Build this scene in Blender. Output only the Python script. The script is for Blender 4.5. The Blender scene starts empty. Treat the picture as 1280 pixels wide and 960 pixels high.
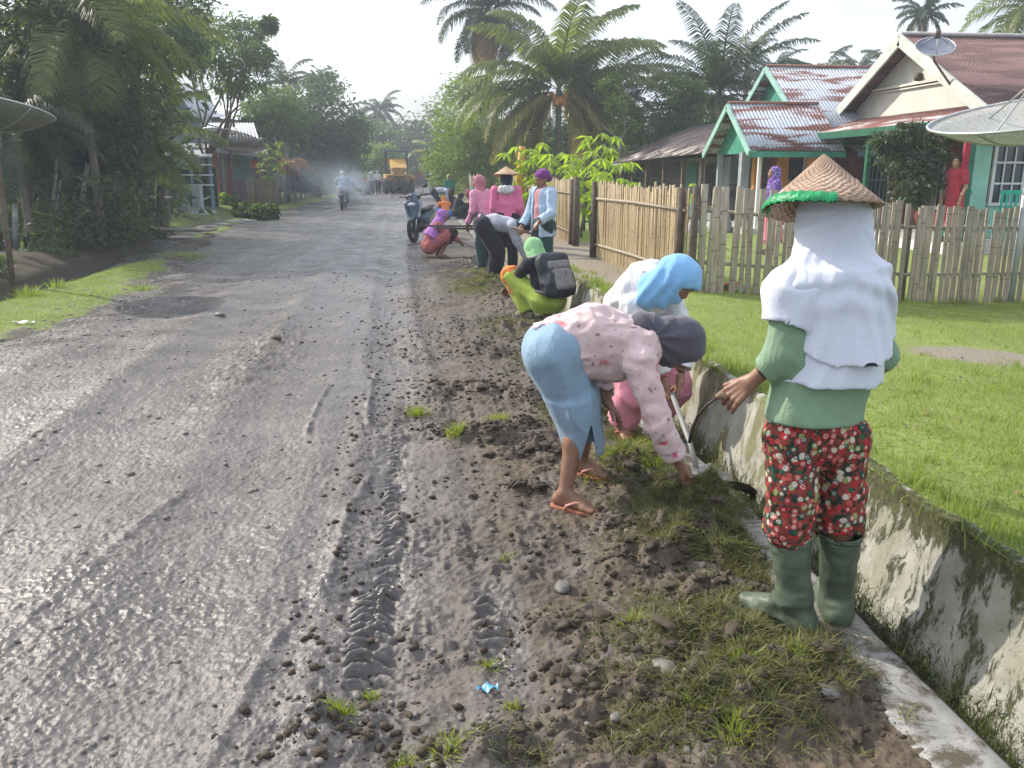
import bpy, math, random
import numpy as np
from mathutils import Vector, Matrix

# ------------------------------------------------------------------ camera, world, sun, exposure
scene = bpy.context.scene
COL = scene.collection
CAM_H = 1.55
PITCH = math.radians(14.2)
YAW = math.radians(6.32)
cam_data = bpy.data.cameras.new('camera')
cam_data.sensor_width = 36.0
cam_data.lens = 29.53
cam_data.clip_start = 0.05
cam_data.clip_end = 3000.0
cam = bpy.data.objects.new('camera', cam_data)
COL.objects.link(cam)
cam.location = (0, 0, CAM_H)
cam.rotation_euler = (math.radians(90) - PITCH, 0, -YAW)
scene.camera = cam

SUN_EL = math.radians(36)
SUN_AZ = (-0.79, 0.613)            # horizontal direction towards the sun
world = bpy.data.worlds.new('World')
scene.world = world
world.use_nodes = True
wn = world.node_tree
for n in list(wn.nodes):
    wn.nodes.remove(n)
w_out = wn.nodes.new('ShaderNodeOutputWorld')
w_bg = wn.nodes.new('ShaderNodeBackground')
w_sky = wn.nodes.new('ShaderNodeTexSky')
w_sky.sky_type = 'NISHITA'
w_sky.sun_disc = False
w_sky.sun_elevation = SUN_EL
w_sky.sun_rotation = math.atan2(SUN_AZ[0], SUN_AZ[1])
w_sky.air_density = 1.3
w_sky.dust_density = 4.0
w_sky.ozone_density = 1.0
w_tc = wn.nodes.new('ShaderNodeTexCoord')
w_map = wn.nodes.new('ShaderNodeMapping')
w_map.inputs['Scale'].default_value = (1.0, 1.0, 3.2)
w_noise = wn.nodes.new('ShaderNodeTexNoise')
w_noise.inputs['Scale'].default_value = 2.1
w_noise.inputs['Detail'].default_value = 6
w_noise.inputs['Roughness'].default_value = 0.55
w_ramp = wn.nodes.new('ShaderNodeValToRGB')
w_ramp.color_ramp.elements[0].position = 0.33
w_ramp.color_ramp.elements[0].color = (0.25, 0.25, 0.25, 1)
w_ramp.color_ramp.elements[1].position = 0.62
w_ramp.color_ramp.elements[1].color = (1, 1, 1, 1)
w_mix = wn.nodes.new('ShaderNodeMixRGB')
w_mix.inputs[2].default_value = (8.5, 9.1, 10.2, 1)      # thin bright cloud
wn.links.new(w_tc.outputs['Generated'], w_map.inputs['Vector'])
wn.links.new(w_map.outputs[0], w_noise.inputs['Vector'])
wn.links.new(w_noise.outputs['Fac'], w_ramp.inputs[0])
wn.links.new(w_ramp.outputs[0], w_mix.inputs[0])
wn.links.new(w_sky.outputs[0], w_mix.inputs[1])
wn.links.new(w_mix.outputs[0], w_bg.inputs['Color'])
w_bg.inputs['Strength'].default_value = 0.125
wn.links.new(w_bg.outputs[0], w_out.inputs['Surface'])

sun_data = bpy.data.lights.new('sun', 'SUN')
sun_data.energy = 4.4
sun_data.angle = math.radians(0.6)
sun_data.color = (1.0, 0.93, 0.82)
sun = bpy.data.objects.new('sun', sun_data)
COL.objects.link(sun)
_sd = Vector((SUN_AZ[0] * math.cos(SUN_EL), SUN_AZ[1] * math.cos(SUN_EL), math.sin(SUN_EL)))
sun.rotation_euler = (-_sd).to_track_quat('-Z', 'Y').to_euler()
sun.location = (-20, 12, 20)

scene.view_settings.view_transform = 'Standard'
scene.view_settings.look = 'None'
scene.view_settings.gamma = 1.0
scene.view_settings.use_curve_mapping = False
scene.view_settings.exposure = 0.38
scene.cycles.max_bounces = 6
scene.cycles.diffuse_bounces = 2
scene.cycles.glossy_bounces = 2
scene.cycles.transmission_bounces = 4
scene.cycles.transparent_max_bounces = 8
scene.cycles.volume_bounces = 0
scene.cycles.sample_clamp_indirect = 4.0
scene.cycles.use_denoising = True
scene.cycles.caustics_reflective = False
scene.cycles.caustics_refractive = False

rng = np.random.default_rng(7)
random.seed(7)
PI = math.pi

# ------------------------------------------------------------------ layout helpers (metres; +Y runs up the road)
def to_world(lat, D):
    return (lat * math.cos(YAW) + D * math.sin(YAW), -lat * math.sin(YAW) + D * math.cos(YAW))

def ray(px, py):
    a = (px - 640) / 1050.0
    b = -(py - 480) / 1050.0
    F = math.cos(PITCH) + b * math.sin(PITCH)
    return a / F, (-math.sin(PITCH) + b * math.cos(PITCH)) / F

def G(px, py, z=0.0):
    a, u = ray(px, py)
    D = (z - CAM_H) / u
    x, y = to_world(a * D, D)
    return np.array([x, y, z])

def P(px, py, D):
    a, u = ray(px, py)
    x, y = to_world(a * D, D)
    return np.array([x, y, CAM_H + u * D])

def A(*v):
    return np.array(v, float)

def unit(v):
    v = np.asarray(v, float)
    return v / (np.linalg.norm(v) + 1e-12)

# ------------------------------------------------------------------ numpy noise
_T = np.random.default_rng(11).random((32, 32, 32)).astype(np.float32)
_T2 = np.random.default_rng(12).random((256, 256)).astype(np.float32)

def noise3(p):
    i = np.floor(p).astype(np.int64)
    f = p - i
    f = f * f * (3 - 2 * f)
    i &= 31
    j = (i + 1) & 31
    x0, y0, z0 = i[..., 0], i[..., 1], i[..., 2]
    x1, y1, z1 = j[..., 0], j[..., 1], j[..., 2]
    fx, fy, fz = f[..., 0], f[..., 1], f[..., 2]
    a = _T[x0, y0, z0] * (1 - fx) + _T[x1, y0, z0] * fx
    b = _T[x0, y1, z0] * (1 - fx) + _T[x1, y1, z0] * fx
    c = _T[x0, y0, z1] * (1 - fx) + _T[x1, y0, z1] * fx
    d = _T[x0, y1, z1] * (1 - fx) + _T[x1, y1, z1] * fx
    return ((a * (1 - fy) + b * fy) * (1 - fz) + (c * (1 - fy) + d * fy) * fz) * 2 - 1

def noise2(x, y, s=1.0, seed=0):
    x = x / s + seed * 17.31
    y = y / s + seed * 9.77
    i = np.floor(x).astype(np.int64)
    j = np.floor(y).astype(np.int64)
    fx = x - i
    fy = y - j
    fx = fx * fx * (3 - 2 * fx)
    fy = fy * fy * (3 - 2 * fy)
    i0, j0, i1, j1 = i & 255, j & 255, (i + 1) & 255, (j + 1) & 255
    return ((_T2[i0, j0] * (1 - fx) + _T2[i1, j0] * fx) * (1 - fy) + (_T2[i0, j1] * (1 - fx) + _T2[i1, j1] * fx) * fy) * 2 - 1

def fbm2(x, y, s, octs=4, seed=0, gain=0.5):
    o = 0
    a = 1.0
    for k in range(octs):
        o = o + a * noise2(x, y, s / (2.03 ** k), seed + k)
        a *= gain
    return o

def sstep(a, b, x):
    t = np.clip((x - a) / (b - a), 0, 1)
    return t * t * (3 - 2 * t)

# ------------------------------------------------------------------ mesh and object helpers
def mesh_np(name, V, F, mat=None, smooth=True, attr=None):
    V = np.asarray(V, np.float32)
    F = np.asarray(F, np.int32)
    me = bpy.data.meshes.new(name)
    k = F.shape[1]
    me.vertices.add(len(V))
    me.vertices.foreach_set('co', V.ravel())
    me.loops.add(F.size)
    me.loops.foreach_set('vertex_index', F.ravel())
    me.polygons.add(len(F))
    me.polygons.foreach_set('loop_start', np.arange(0, F.size, k, dtype=np.int32))
    me.polygons.foreach_set('loop_total', np.full(len(F), k, np.int32))
    me.polygons.foreach_set('use_smooth', np.full(len(F), smooth, bool))
    if attr:
        for an, av in attr.items():
            at = me.attributes.new(an, 'FLOAT', 'POINT')
            at.data.foreach_set('value', np.asarray(av, np.float32))
    me.update(calc_edges=True)
    me.validate()
    if mat is not None:
        me.materials.append(mat)
    return me

def put(name, me, parent=None, loc=None, label=None, cat=None, group=None, kind=None):
    o = bpy.data.objects.new(name, me)
    COL.objects.link(o)
    if parent is not None:
        o.parent = parent
    if loc is not None:
        o.location = loc
    if label: o['label'] = label
    if cat: o['category'] = cat
    if group: o['group'] = group
    if kind: o['kind'] = kind
    return o

def thing(name, label, cat, loc=(0, 0, 0), rz=0.0, group=None):
    o = put(name, None, None, loc, label, cat, group)
    o.rotation_euler = (0, 0, rz)
    return o

def relabel(o, label, group=None):
    o['label'] = label
    if group: o['group'] = group
    return o

def dup(root, loc, rz=0.0, label=None, scale=None):
    r = root.copy()
    COL.objects.link(r)
    r.location = loc
    r.rotation_euler = (0, 0, rz)
    if scale is not None:
        r.scale = (scale, scale, scale)
    if label: r['label'] = label
    for ch in root.children:
        c = ch.copy()
        COL.objects.link(c)
        c.parent = r
        for g in ch.children:
            d = g.copy()
            COL.objects.link(d)
            d.parent = c
    return r

class MB:
    """collects polygons; build() links them as one mesh object"""
    def __init__(self):
        self.v = []
        self.f = []
    def poly(self, pts):
        b = len(self.v)
        self.v += [tuple(map(float, p)) for p in pts]
        self.f.append(tuple(range(b, b + len(pts))))
    def box(self, c, s, R=None):
        c = np.asarray(c, float)
        s = np.asarray(s, float) / 2
        b = len(self.v)
        for dx, dy, dz in ((-1,-1,-1),(1,-1,-1),(1,1,-1),(-1,1,-1),(-1,-1,1),(1,-1,1),(1,1,1),(-1,1,1)):
            p = np.array([dx * s[0], dy * s[1], dz * s[2]])
            if R is not None:
                p = np.asarray(R) @ p
            self.v.append(tuple(c + p))
        for q in ((0,3,2,1),(4,5,6,7),(0,1,5,4),(1,2,6,5),(2,3,7,6),(3,0,4,7)):
            self.f.append(tuple(b + i for i in q))
        return self
    def bar(self, a, b, w, h, up=(0, 0, 1)):
        """a rectangular bar from a to b"""
        a = np.asarray(a, float); b = np.asarray(b, float)
        d = unit(b - a)
        u = np.asarray(up, float)
        if abs(np.dot(u, d)) > 0.95: u = np.array([1.0, 0, 0])
        s = unit(np.cross(d, u)); u = np.cross(s, d)
        R = np.stack([d, s, u], 1)
        return self.box((a + b) / 2, (np.linalg.norm(b - a), w, h), R)
    def tube(self, pts, rad, n=8, cap=True):
        pts = [np.asarray(p, float) for p in pts]
        if not hasattr(rad, '__len__'): rad = [rad] * len(pts)
        b = len(self.v)
        ref = None
        for i, p in enumerate(pts):
            d = unit(pts[min(i + 1, len(pts) - 1)] - pts[max(i - 1, 0)])
            if ref is None:
                ref = np.array([1.0, 0, 0]) if abs(d[0]) < 0.8 else np.array([0, 1.0, 0])
            s = unit(np.cross(d, ref)); t = np.cross(s, d); ref = t
            # ring
            for k in range(n):
                a = 2 * PI * k / n
                self.v.append(tuple(p + rad[i] * (math.cos(a) * s + math.sin(a) * t)))
        for i in range(len(pts) - 1):
            for k in range(n):
                k2 = (k + 1) % n
                self.f.append((b + i * n + k, b + i * n + k2, b + (i + 1) * n + k2, b + (i + 1) * n + k))
        if cap:
            self.f.append(tuple(b + k for k in range(n))[::-1])
            self.f.append(tuple(b + (len(pts) - 1) * n + k for k in range(n)))
        return self
    def lathe(self, prof, c=(0, 0, 0), n=24, R=None):
        """prof: list of (r, z) round the local z axis"""
        b = len(self.v)
        c = np.asarray(c, float)
        for r, z in prof:
            for k in range(n):
                a = 2 * PI * k / n
                p = np.array([r * math.cos(a), r * math.sin(a), z])
                if R is not None: p = np.asarray(R) @ p
                self.v.append(tuple(c + p))
        for i in range(len(prof) - 1):
            for k in range(n):
                k2 = (k + 1) % n
                self.f.append((b + i * n + k, b + i * n + k2, b + (i + 1) * n + k2, b + (i + 1) * n + k))
        return self
    def slab(self, a, b, c, d, th):
        """a quad a,b,c,d given a thickness below its face"""
        a, b, c, d = [np.asarray(q, float) for q in (a, b, c, d)]
        n = unit(np.cross(b - a, d - a)) * th
        k = len(self.v)
        self.v += [tuple(q) for q in (a, b, c, d, a - n, b - n, c - n, d - n)]
        for q in ((0,1,2,3),(7,6,5,4),(0,4,5,1),(1,5,6,2),(2,6,7,3),(3,7,4,0)):
            self.f.append(tuple(k + i for i in q))
        return self
    def mesh(self, name, mat, smooth=False, origin=None):
        me = bpy.data.meshes.new(name)
        v = self.v
        if origin is not None:
            v = [(x - origin[0], y - origin[1], z - origin[2]) for x, y, z in v]
        me.from_pydata(v, [], self.f)
        me.polygons.foreach_set('use_smooth', [smooth] * len(me.polygons))
        if mat is not None: me.materials.append(mat)
        me.update()
        return me
    def build(self, name, mat, parent=None, smooth=False, origin=None, bevel=0.0, **kw):
        o = put(name, self.mesh(name, mat, smooth, origin), parent, **kw)
        if bevel:
            m = o.modifiers.new('bevel', 'BEVEL')
            m.width = bevel
            m.segments = 2
            m.limit_method = 'ANGLE'
        return o

# ------------------------------------------------------------------ materials
class NT:
    def __init__(self, name):
        self.m = bpy.data.materials.new(name)
        self.m.use_nodes = True
        self.t = self.m.node_tree
        for n in list(self.t.nodes): self.t.nodes.remove(n)
        self.out = self.n('ShaderNodeOutputMaterial')
        self.b = self.n('ShaderNodeBsdfPrincipled')
        self.l(self.b.outputs[0], self.out.inputs['Surface'])
    def n(self, typ, **kw):
        x = self.t.nodes.new(typ)
        for k, v in kw.items(): setattr(x, k, v)
        return x
    def l(self, a, b): self.t.links.new(a, b)
    def coord(self, which='Object', scale=(1, 1, 1), rot=(0, 0, 0)):
        c = self.n('ShaderNodeTexCoord')
        m = self.n('ShaderNodeMapping')
        m.inputs['Scale'].default_value = scale
        m.inputs['Rotation'].default_value = rot
        self.l(c.outputs[which], m.inputs['Vector'])
        return m.outputs[0]
    def noise(self, vec, scale, detail=4, rough=0.55, dist=0.0):
        x = self.n('ShaderNodeTexNoise')
        x.inputs['Scale'].default_value = scale
        x.inputs['Detail'].default_value = detail
        x.inputs['Roughness'].default_value = rough
        x.inputs['Distortion'].default_value = dist
        if vec is not None: self.l(vec, x.inputs['Vector'])
        return x.outputs['Fac']
    def voro(self, vec, scale, out='Distance', feature='F1', rnd=1.0):
        x = self.n('ShaderNodeTexVoronoi', feature=feature)
        x.inputs['Scale'].default_value = scale
        x.inputs['Randomness'].default_value = rnd
        if vec is not None: self.l(vec, x.inputs['Vector'])
        return x.outputs[out]
    def ramp(self, fac, stops, mode='LINEAR'):
        x = self.n('ShaderNodeValToRGB')
        r = x.color_ramp
        r.interpolation = mode
        while len(r.elements) > 1: r.elements.remove(r.elements[-1])
        for i, (p, c) in enumerate(stops):
            if not hasattr(c, '__len__'): c = (c, c, c)
            e = r.elements[0] if i == 0 else r.elements.new(p)
            e.position = p
            e.color = (c[0], c[1], c[2], 1)
        self.l(fac, x.inputs[0])
        return x.outputs[0]
    def mix(self, fac, a, b, blend='MIX'):
        x = self.n('ShaderNodeMixRGB', blend_type=blend)
        for i, v in ((0, fac), (1, a), (2, b)):
            if isinstance(v, (int, float)):
                x.inputs[i].default_value = v if i == 0 else (v, v, v, 1)
            elif isinstance(v, tuple):
                x.inputs[i].default_value = (v[0], v[1], v[2], 1)
            else: self.l(v, x.inputs[i])
        return x.outputs[0]
    def math(self, op, a, b=0.0):
        x = self.n('ShaderNodeMath', operation=op)
        for i, v in ((0, a), (1, b)):
            if isinstance(v, (int, float)): x.inputs[i].default_value = v
            else: self.l(v, x.inputs[i])
        return x.outputs[0]
    def bump(self, h, strength=0.3, dist=0.01, normal=None):
        x = self.n('ShaderNodeBump')
        x.inputs['Strength'].default_value = strength
        x.inputs['Distance'].default_value = dist
        self.l(h, x.inputs['Height'])
        if normal is not None: self.l(normal, x.inputs['Normal'])
        self.l(x.outputs[0], self.b.inputs['Normal'])
        return x.outputs[0]
    def col(self, v):
        if isinstance(v, tuple): self.b.inputs['Base Color'].default_value = (v[0], v[1], v[2], 1)
        else: self.l(v, self.b.inputs['Base Color'])
    def rough(self, v):
        if isinstance(v, (int, float)): self.b.inputs['Roughness'].default_value = v
        else: self.l(v, self.b.inputs['Roughness'])
    def spec(self, v): self.b.inputs['Specular IOR Level'].default_value = v
    def metal(self, v): self.b.inputs['Metallic'].default_value = v

def simple(name, c, rough=0.7, var=0.25, scale=8.0, bump=0.2, bdist=0.004, bscale=40, metal=0.0, spec=0.4):
    t = NT(name)
    v = t.coord()
    nz = t.noise(v, scale, 5)
    lo = tuple(max(0, q * (1 - var)) for q in c)
    hi = tuple(min(1, q * (1 + var)) for q in c)
    t.col(t.ramp(nz, [(0.3, lo), (0.7, hi)]))
    t.rough(rough)
    t.spec(spec)
    t.metal(metal)
    if bump: t.bump(t.noise(v, bscale, 4), bump, bdist)
    return t.m

def cloth(name, c, var=0.12, sheen=0.2, weave=260, pattern=None, rough=0.85, crease=.55):
    """woven cloth: soft colour variation, fine weave and small creases; pattern = (scale, [colours], size)"""
    t = NT(name)
    v = t.coord()
    base = t.ramp(t.noise(v, 5, 3), [(0.3, tuple(q * (1 - var) for q in c)), (0.7, tuple(min(1, q * (1 + var)) for q in c))])
    if pattern:
        for i, (sc, pc, size) in enumerate(pattern):
            vv = t.coord(rot=(0.3 * i, 0.5 * i, 0.2 + i), scale=(1, 1, 1))
            warp = t.n('ShaderNodeTexNoise'); warp.inputs['Scale'].default_value = sc * 0.9
            t.l(vv, warp.inputs['Vector'])
            vm = t.n('ShaderNodeMixRGB'); vm.inputs[0].default_value = min(.2, 1.1 / sc)
            t.l(vv, vm.inputs[1]); t.l(warp.outputs['Color'], vm.inputs[2])
            d = t.voro(vm.outputs[0], sc)
            cs = t.n('ShaderNodeSeparateColor'); t.l(t.voro(vm.outputs[0], sc, 'Color'), cs.inputs[0])
            m = t.math('MULTIPLY', t.ramp(d, [(size * 1.35, 1.0), (size * 1.35 + 0.05, 0.0)]), t.ramp(cs.outputs[0], [(.58, 1), (.6, 0)]))
            base = t.mix(m, base, pc)
    t.col(base)
    t.rough(rough)
    t.spec(0.2)
    t.b.inputs['Sheen Weight'].default_value = sheen
    cre = t.noise(t.coord(scale=(1, 1, 0.45)), 13, 5, 0.62, 1.6)
    wv = t.noise(v, weave, 2)
    h = t.math('ADD', t.math('MULTIPLY', cre, 1.0), t.math('MULTIPLY', wv, 0.12))
    t.bump(h, crease, 0.022)
    return t.m

def leaf_mat(name, c, c2, trans=0.45, rough=0.5):
    t = NT(name)
    g = t.n('ShaderNodeNewGeometry')
    r = t.ramp(g.outputs['Random Per Island'], [(0.0, c), (0.55, tuple((a + b) / 2 for a, b in zip(c, c2))), (1.0, c2)])
    big = t.noise(t.coord(), 0.6, 3)
    r = t.mix(t.ramp(big, [(0.35, 0.0), (0.7, 0.45)]), r, c2)
    t.col(r)
    t.rough(rough)
    t.spec(0.4)
    tr = t.n('ShaderNodeBsdfTranslucent')
    br = t.n('ShaderNodeMixRGB', blend_type='MULTIPLY'); br.inputs[0].default_value = 1.0
    t.l(r, br.inputs[1]); br.inputs[2].default_value = (1.5, 1.7, 0.7, 1)
    t.l(br.outputs[0], tr.inputs['Color'])
    mx = t.n('ShaderNodeMixShader'); mx.inputs[0].default_value = trans
    t.l(t.b.outputs[0], mx.inputs[1]); t.l(tr.outputs[0], mx.inputs[2])
    t.l(mx.outputs[0], t.out.inputs['Surface'])
    return t.m

# ------------------------------------------------------------------ implicit surfaces (bodies, clothes, clods)
def rc(a, b, ra, rb, flat=None, ratio=1.0):
    """round cone; flat = a direction along which it is squeezed by ratio"""
    a = np.asarray(a, float); b = np.asarray(b, float)
    ab = b - a; L2 = float(ab @ ab) + 1e-12
    fl = None if flat is None else unit(flat)
    def f(p):
        q = p - a
        t = np.clip(q @ ab / L2, 0, 1)
        q = q - t[:, None] * ab
        if fl is not None:
            w = q @ fl
            q = q + (w * (1 / ratio - 1))[:, None] * fl
            return (np.sqrt((q * q).sum(1)) - (ra + (rb - ra) * t)) * (ratio if ratio < 1 else 1)
        return np.sqrt((q * q).sum(1)) - (ra + (rb - ra) * t)
    return f

def cc(a, b, ra, rb, flat=None, ratio=1.0, e0=0.0, e1=0.0):
    """cone cut flat at both ends"""
    a = np.asarray(a, float); b = np.asarray(b, float)
    ab = b - a; L = float(np.linalg.norm(ab)); u = ab / L
    fl = None if flat is None else unit(flat)
    def f(p):
        q = p - a
        s = q @ u
        t = np.clip(s / L, 0, 1)
        r = q - s[:, None] * u
        if fl is not None:
            w = r @ fl
            r = r + (w * (1 / ratio - 1))[:, None] * fl
        d = np.sqrt((r * r).sum(1)) - (ra + (rb - ra) * t)
        if fl is not None and ratio < 1: d = d * ratio
        return np.maximum(d, np.maximum(-s - e0, s - L - e1))
    return f

def el(c, r, R=None):
    c = np.asarray(c, float); r = np.asarray(r, float)
    def f(p):
        q = p - c
        if R is not None: q = q @ np.asarray(R)
        k0 = np.sqrt(((q / r) ** 2).sum(1))
        k1 = np.sqrt(((q / (r * r)) ** 2).sum(1)) + 1e-9
        return k0 * (k0 - 1) / k1
    return f

def chain(pts, rad, flat=None, ratio=1.0):
    return [rc(pts[i], pts[i + 1], rad[i], rad[i + 1], flat, ratio) for i in range(len(pts) - 1)]

def smin(a, b, k):
    h = np.maximum(k - np.abs(a - b), 0) / k
    return np.minimum(a, b) - h * h * k * 0.25

def union(prims, k=0.03):
    def f(p):
        d = prims[0](p)
        for q in prims[1:]: d = smin(d, q(p), k)
        return d
    return f

def minus(f, subs, k=0.008):
    def g(p):
        d = f(p)
        for s in subs: d = -smin(-d, s(p), k)
        return d
    return g

def cutp(f, pt, n):
    """keep what lies behind the plane (pt, n)"""
    pt = np.asarray(pt, float); n = unit(n)
    return lambda p: np.maximum(f(p), (p - pt) @ n)

def fold(f, amp, scale, seed=0.0, stretch=(1, 1, 1)):
    st = np.asarray(stretch, float) / scale
    def g(p):
        q = p * st + seed
        n = noise3(q)
        n2 = noise3(q * 2.1 + 5.3)
        r = (1 - np.abs(n) * 2.2) * 0.7 + n2 * 0.35
        return f(p) - amp * r
    return g

def surf(f, lo, hi, h, B=6):
    """surface nets on a block-sparse grid"""
    lo = np.asarray(lo, float); hi = np.asarray(hi, float)
    nb = np.maximum(np.ceil((hi - lo) / (h * B)).astype(int), 1)
    n = nb * B
    bi = np.stack(np.meshgrid(*[np.arange(q) for q in nb], indexing='ij'), -1).reshape(-1, 3)
    cen = lo + (bi * B + (B - 1) / 2.0) * h
    fc = f(cen)
    rad = B * h * 1.35 + 0.035
    act = np.abs(fc) < rad
    vals = np.where(fc < 0, -1.0, 1.0)[:, None] * np.ones((1, B ** 3))
    off = np.stack(np.meshgrid(*[np.arange(B)] * 3, indexing='ij'), -1).reshape(-1, 3)
    ia = np.nonzero(act)[0]
    for s in range(0, len(ia), 800):
        idx = ia[s:s + 800]
        pts = (lo + (bi[idx][:, None, :] * B + off[None]) * h).reshape(-1, 3)
        vals[idx] = f(pts).reshape(len(idx), -1)
    v = vals.reshape(*nb, B, B, B).transpose(0, 3, 1, 4, 2, 5).reshape(*n)
    ins = v < 0
    cnt = np.zeros(tuple(n - 1), np.int8)
    pos = np.zeros(tuple(n - 1) + (3,))
    num = np.zeros(tuple(n - 1))
    corners = [(a, b, c) for a in (0, 1) for b in (0, 1) for c in (0, 1)]
    sl = lambda c: tuple(slice(c[i], n[i] - 1 + c[i]) for i in range(3))
    for c in corners: cnt += ins[sl(c)]
    cell = (cnt > 0) & (cnt < 8)
    ci = np.argwhere(cell)
    if len(ci) == 0: return np.zeros((0, 3)), np.zeros((0, 4), int)
    acc = np.zeros((len(ci), 3)); m = np.zeros(len(ci))
    for c in corners:
        for ax in range(3):
            if c[ax]: continue
            d = list(c); d[ax] = 1
            va = v[ci[:, 0] + c[0], ci[:, 1] + c[1], ci[:, 2] + c[2]]
            vb = v[ci[:, 0] + d[0], ci[:, 1] + d[1], ci[:, 2] + d[2]]
            x = (va < 0) != (vb < 0)
            t = np.where(x, va / np.where(x, va - vb, 1), 0)
            pp = np.tile(np.array(c, float), (len(ci), 1)); pp[:, ax] = t
            acc += pp * x[:, None]; m += x
    V = lo + (ci + acc / m[:, None]) * h
    idm = np.full(tuple(n - 1), -1, np.int64)
    idm[cell] = np.arange(len(ci))
    Fs = []
    for ax in range(3):
        a1, a2 = (ax + 1) % 3, (ax + 2) % 3
        s0 = [slice(1, n[i] - 1) for i in range(3)]
        s0[ax] = slice(0, n[ax] - 1)
        s1 = list(s0); s1[ax] = slice(1, n[ax])
        A0, A1 = ins[tuple(s0)], ins[tuple(s1)]
        for sgn in (0, 1):
            e = np.argwhere((A0 & ~A1) if sgn == 0 else (~A0 & A1))
            if not len(e): continue
            base = e.copy()
            for i in range(3):
                if i != ax: base[:, i] += 1
            def cid(o1, o2):
                q = base.copy(); q[:, a1] += o1; q[:, a2] += o2
                return idm[q[:, 0], q[:, 1], q[:, 2]]
            quad = np.stack([cid(-1, -1), cid(0, -1), cid(0, 0), cid(-1, 0)], 1)
            if sgn: quad = quad[:, ::-1]
            Fs.append(quad)
    F = np.concatenate(Fs) if Fs else np.zeros((0, 4), int)
    F = F[(F >= 0).all(1)]
    return V, F

def skin(name, parts, h, mat, parent=None, origin=(0, 0, 0), pad=0.03, box=None):
    """parts: list of (function, lo, hi, voxel) meshed and joined as one object"""
    Vs, Fs, b = [], [], 0
    for f, lo, hi, hh in parts:
        V, F = surf(f, lo, hi, hh)
        Vs.append(V - np.asarray(origin)); Fs.append(F + b); b += len(V)
    me = mesh_np(name, np.concatenate(Vs), np.concatenate(Fs), mat)
    return put(name, me, parent)
# ================================================================== materials of the ground
def m_road():
    t = NT('road_mud')
    v = t.coord()
    at = t.n('ShaderNodeAttribute'); at.attribute_name = 'soil'
    at2 = t.n('ShaderNodeAttribute'); at2.attribute_name = 'wet'
    big = t.noise(v, 0.9, 5, 0.6)
    fine = t.noise(v, 26, 6, 0.65)
    grit = t.voro(v, 42, 'Color')
    gs = t.n('ShaderNodeSeparateColor'); t.l(grit, gs.inputs[0])
    stone = t.ramp(gs.outputs[0], [(0.0, (0.108, 0.096, 0.094)), (0.5, (0.148, 0.132, 0.128)), (1.0, (0.215, 0.197, 0.192))])
    mud = t.ramp(fine, [(0.3, (0.08, 0.069, 0.063)), (0.7, (0.168, 0.148, 0.140))])
    grav = t.mix(0.55, mud, stone)
    earth = t.ramp(fine, [(0.3, (0.050, 0.035, 0.023)), (0.72, (0.142, 0.106, 0.072))])
    c = t.mix(at.outputs['Fac'], grav, earth)
    c = t.mix(t.ramp(big, [(0.40, 0.0), (0.60, 0.6)]), c, (0.07, 0.06, 0.056))
    c = t.mix(t.ramp(t.noise(v, 3.7, 6, .7), [(0.50, 0.0), (0.66, 0.5)]), c, (0.20, 0.18, 0.17))
    wetm = t.math('MULTIPLY', at2.outputs['Fac'], t.ramp(t.noise(v, 2.3, 5, 0.6), [(0.36, 0.35), (0.6, 1.0)]))
    c = t.mix(t.math('MULTIPLY', wetm, 0.42), c, (0.045, 0.042, 0.042))
    t.col(c)
    rg = t.n('ShaderNodeMapRange')
    t.l(wetm, rg.inputs[0]); rg.inputs[3].default_value = 0.74; rg.inputs[4].default_value = 0.25
    jr = t.math('ADD', rg.outputs[0], t.math('MULTIPLY', t.math('SUBTRACT', fine, 0.5), 0.3))
    jr = t.mix(at.outputs['Fac'], jr, t.math('ADD', t.math('MULTIPLY', wetm, -.25), .86))
    t.rough(jr)
    t.spec(0.5)
    hh = t.math('ADD', t.math('MULTIPLY', t.noise(v, 60, 5, 0.7), 0.6), t.math('MULTIPLY', t.voro(v, 55), 0.5))
    b1 = t.n('ShaderNodeBump'); b1.inputs['Strength'].default_value = .42; b1.inputs['Distance'].default_value = .07
    t.l(t.noise(t.coord(scale=(1, .6, 1)), 4.2, 7, .68), b1.inputs['Height'])
    t.bump(hh, 0.30, 0.012, b1.outputs[0])
    return t.m

def m_grass_soil(name, g1, g2, d1, d2, attr='grass'):
    t = NT(name)
    v = t.coord()
    at = t.n('ShaderNodeAttribute'); at.attribute_name = attr
    n1 = t.noise(v, 1.1, 6, 0.65)
    n2 = t.noise(v, 45, 4, 0.7)
    g = t.mix(t.ramp(n2, [(0.3, 0.0), (0.7, 1.0)]), g1, g2)
    g = t.mix(t.ramp(n1, [(0.38, 0.0), (0.7, 0.5)]), g, tuple(a * 0.62 + 0.012 for a in g1))
    d = t.mix(t.ramp(n2, [(0.3, 0.0), (0.7, 1.0)]), d1, d2)
    k = t.math('ADD', at.outputs['Fac'], t.math('MULTIPLY', t.math('SUBTRACT', t.noise(v, 9, 6, 0.75), 0.5), 1.1))
    c = t.mix(t.ramp(k, [(.42, 0.0), (.58, 1.0)]), d, g)
    ab = t.n('ShaderNodeAttribute'); ab.attribute_name = 'bank_shade'
    c = t.mix(ab.outputs['Fac'], c, t.mix(n2, (.018, .016, .010), (.07, .06, .035)))  # tree shade put into the colour, over litter-brown bank soil
    t.col(c)
    t.rough(0.85); t.spec(0.25)
    t.bump(t.noise(v, 70, 5, 0.75), 0.7, 0.012)
    return t.m

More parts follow.
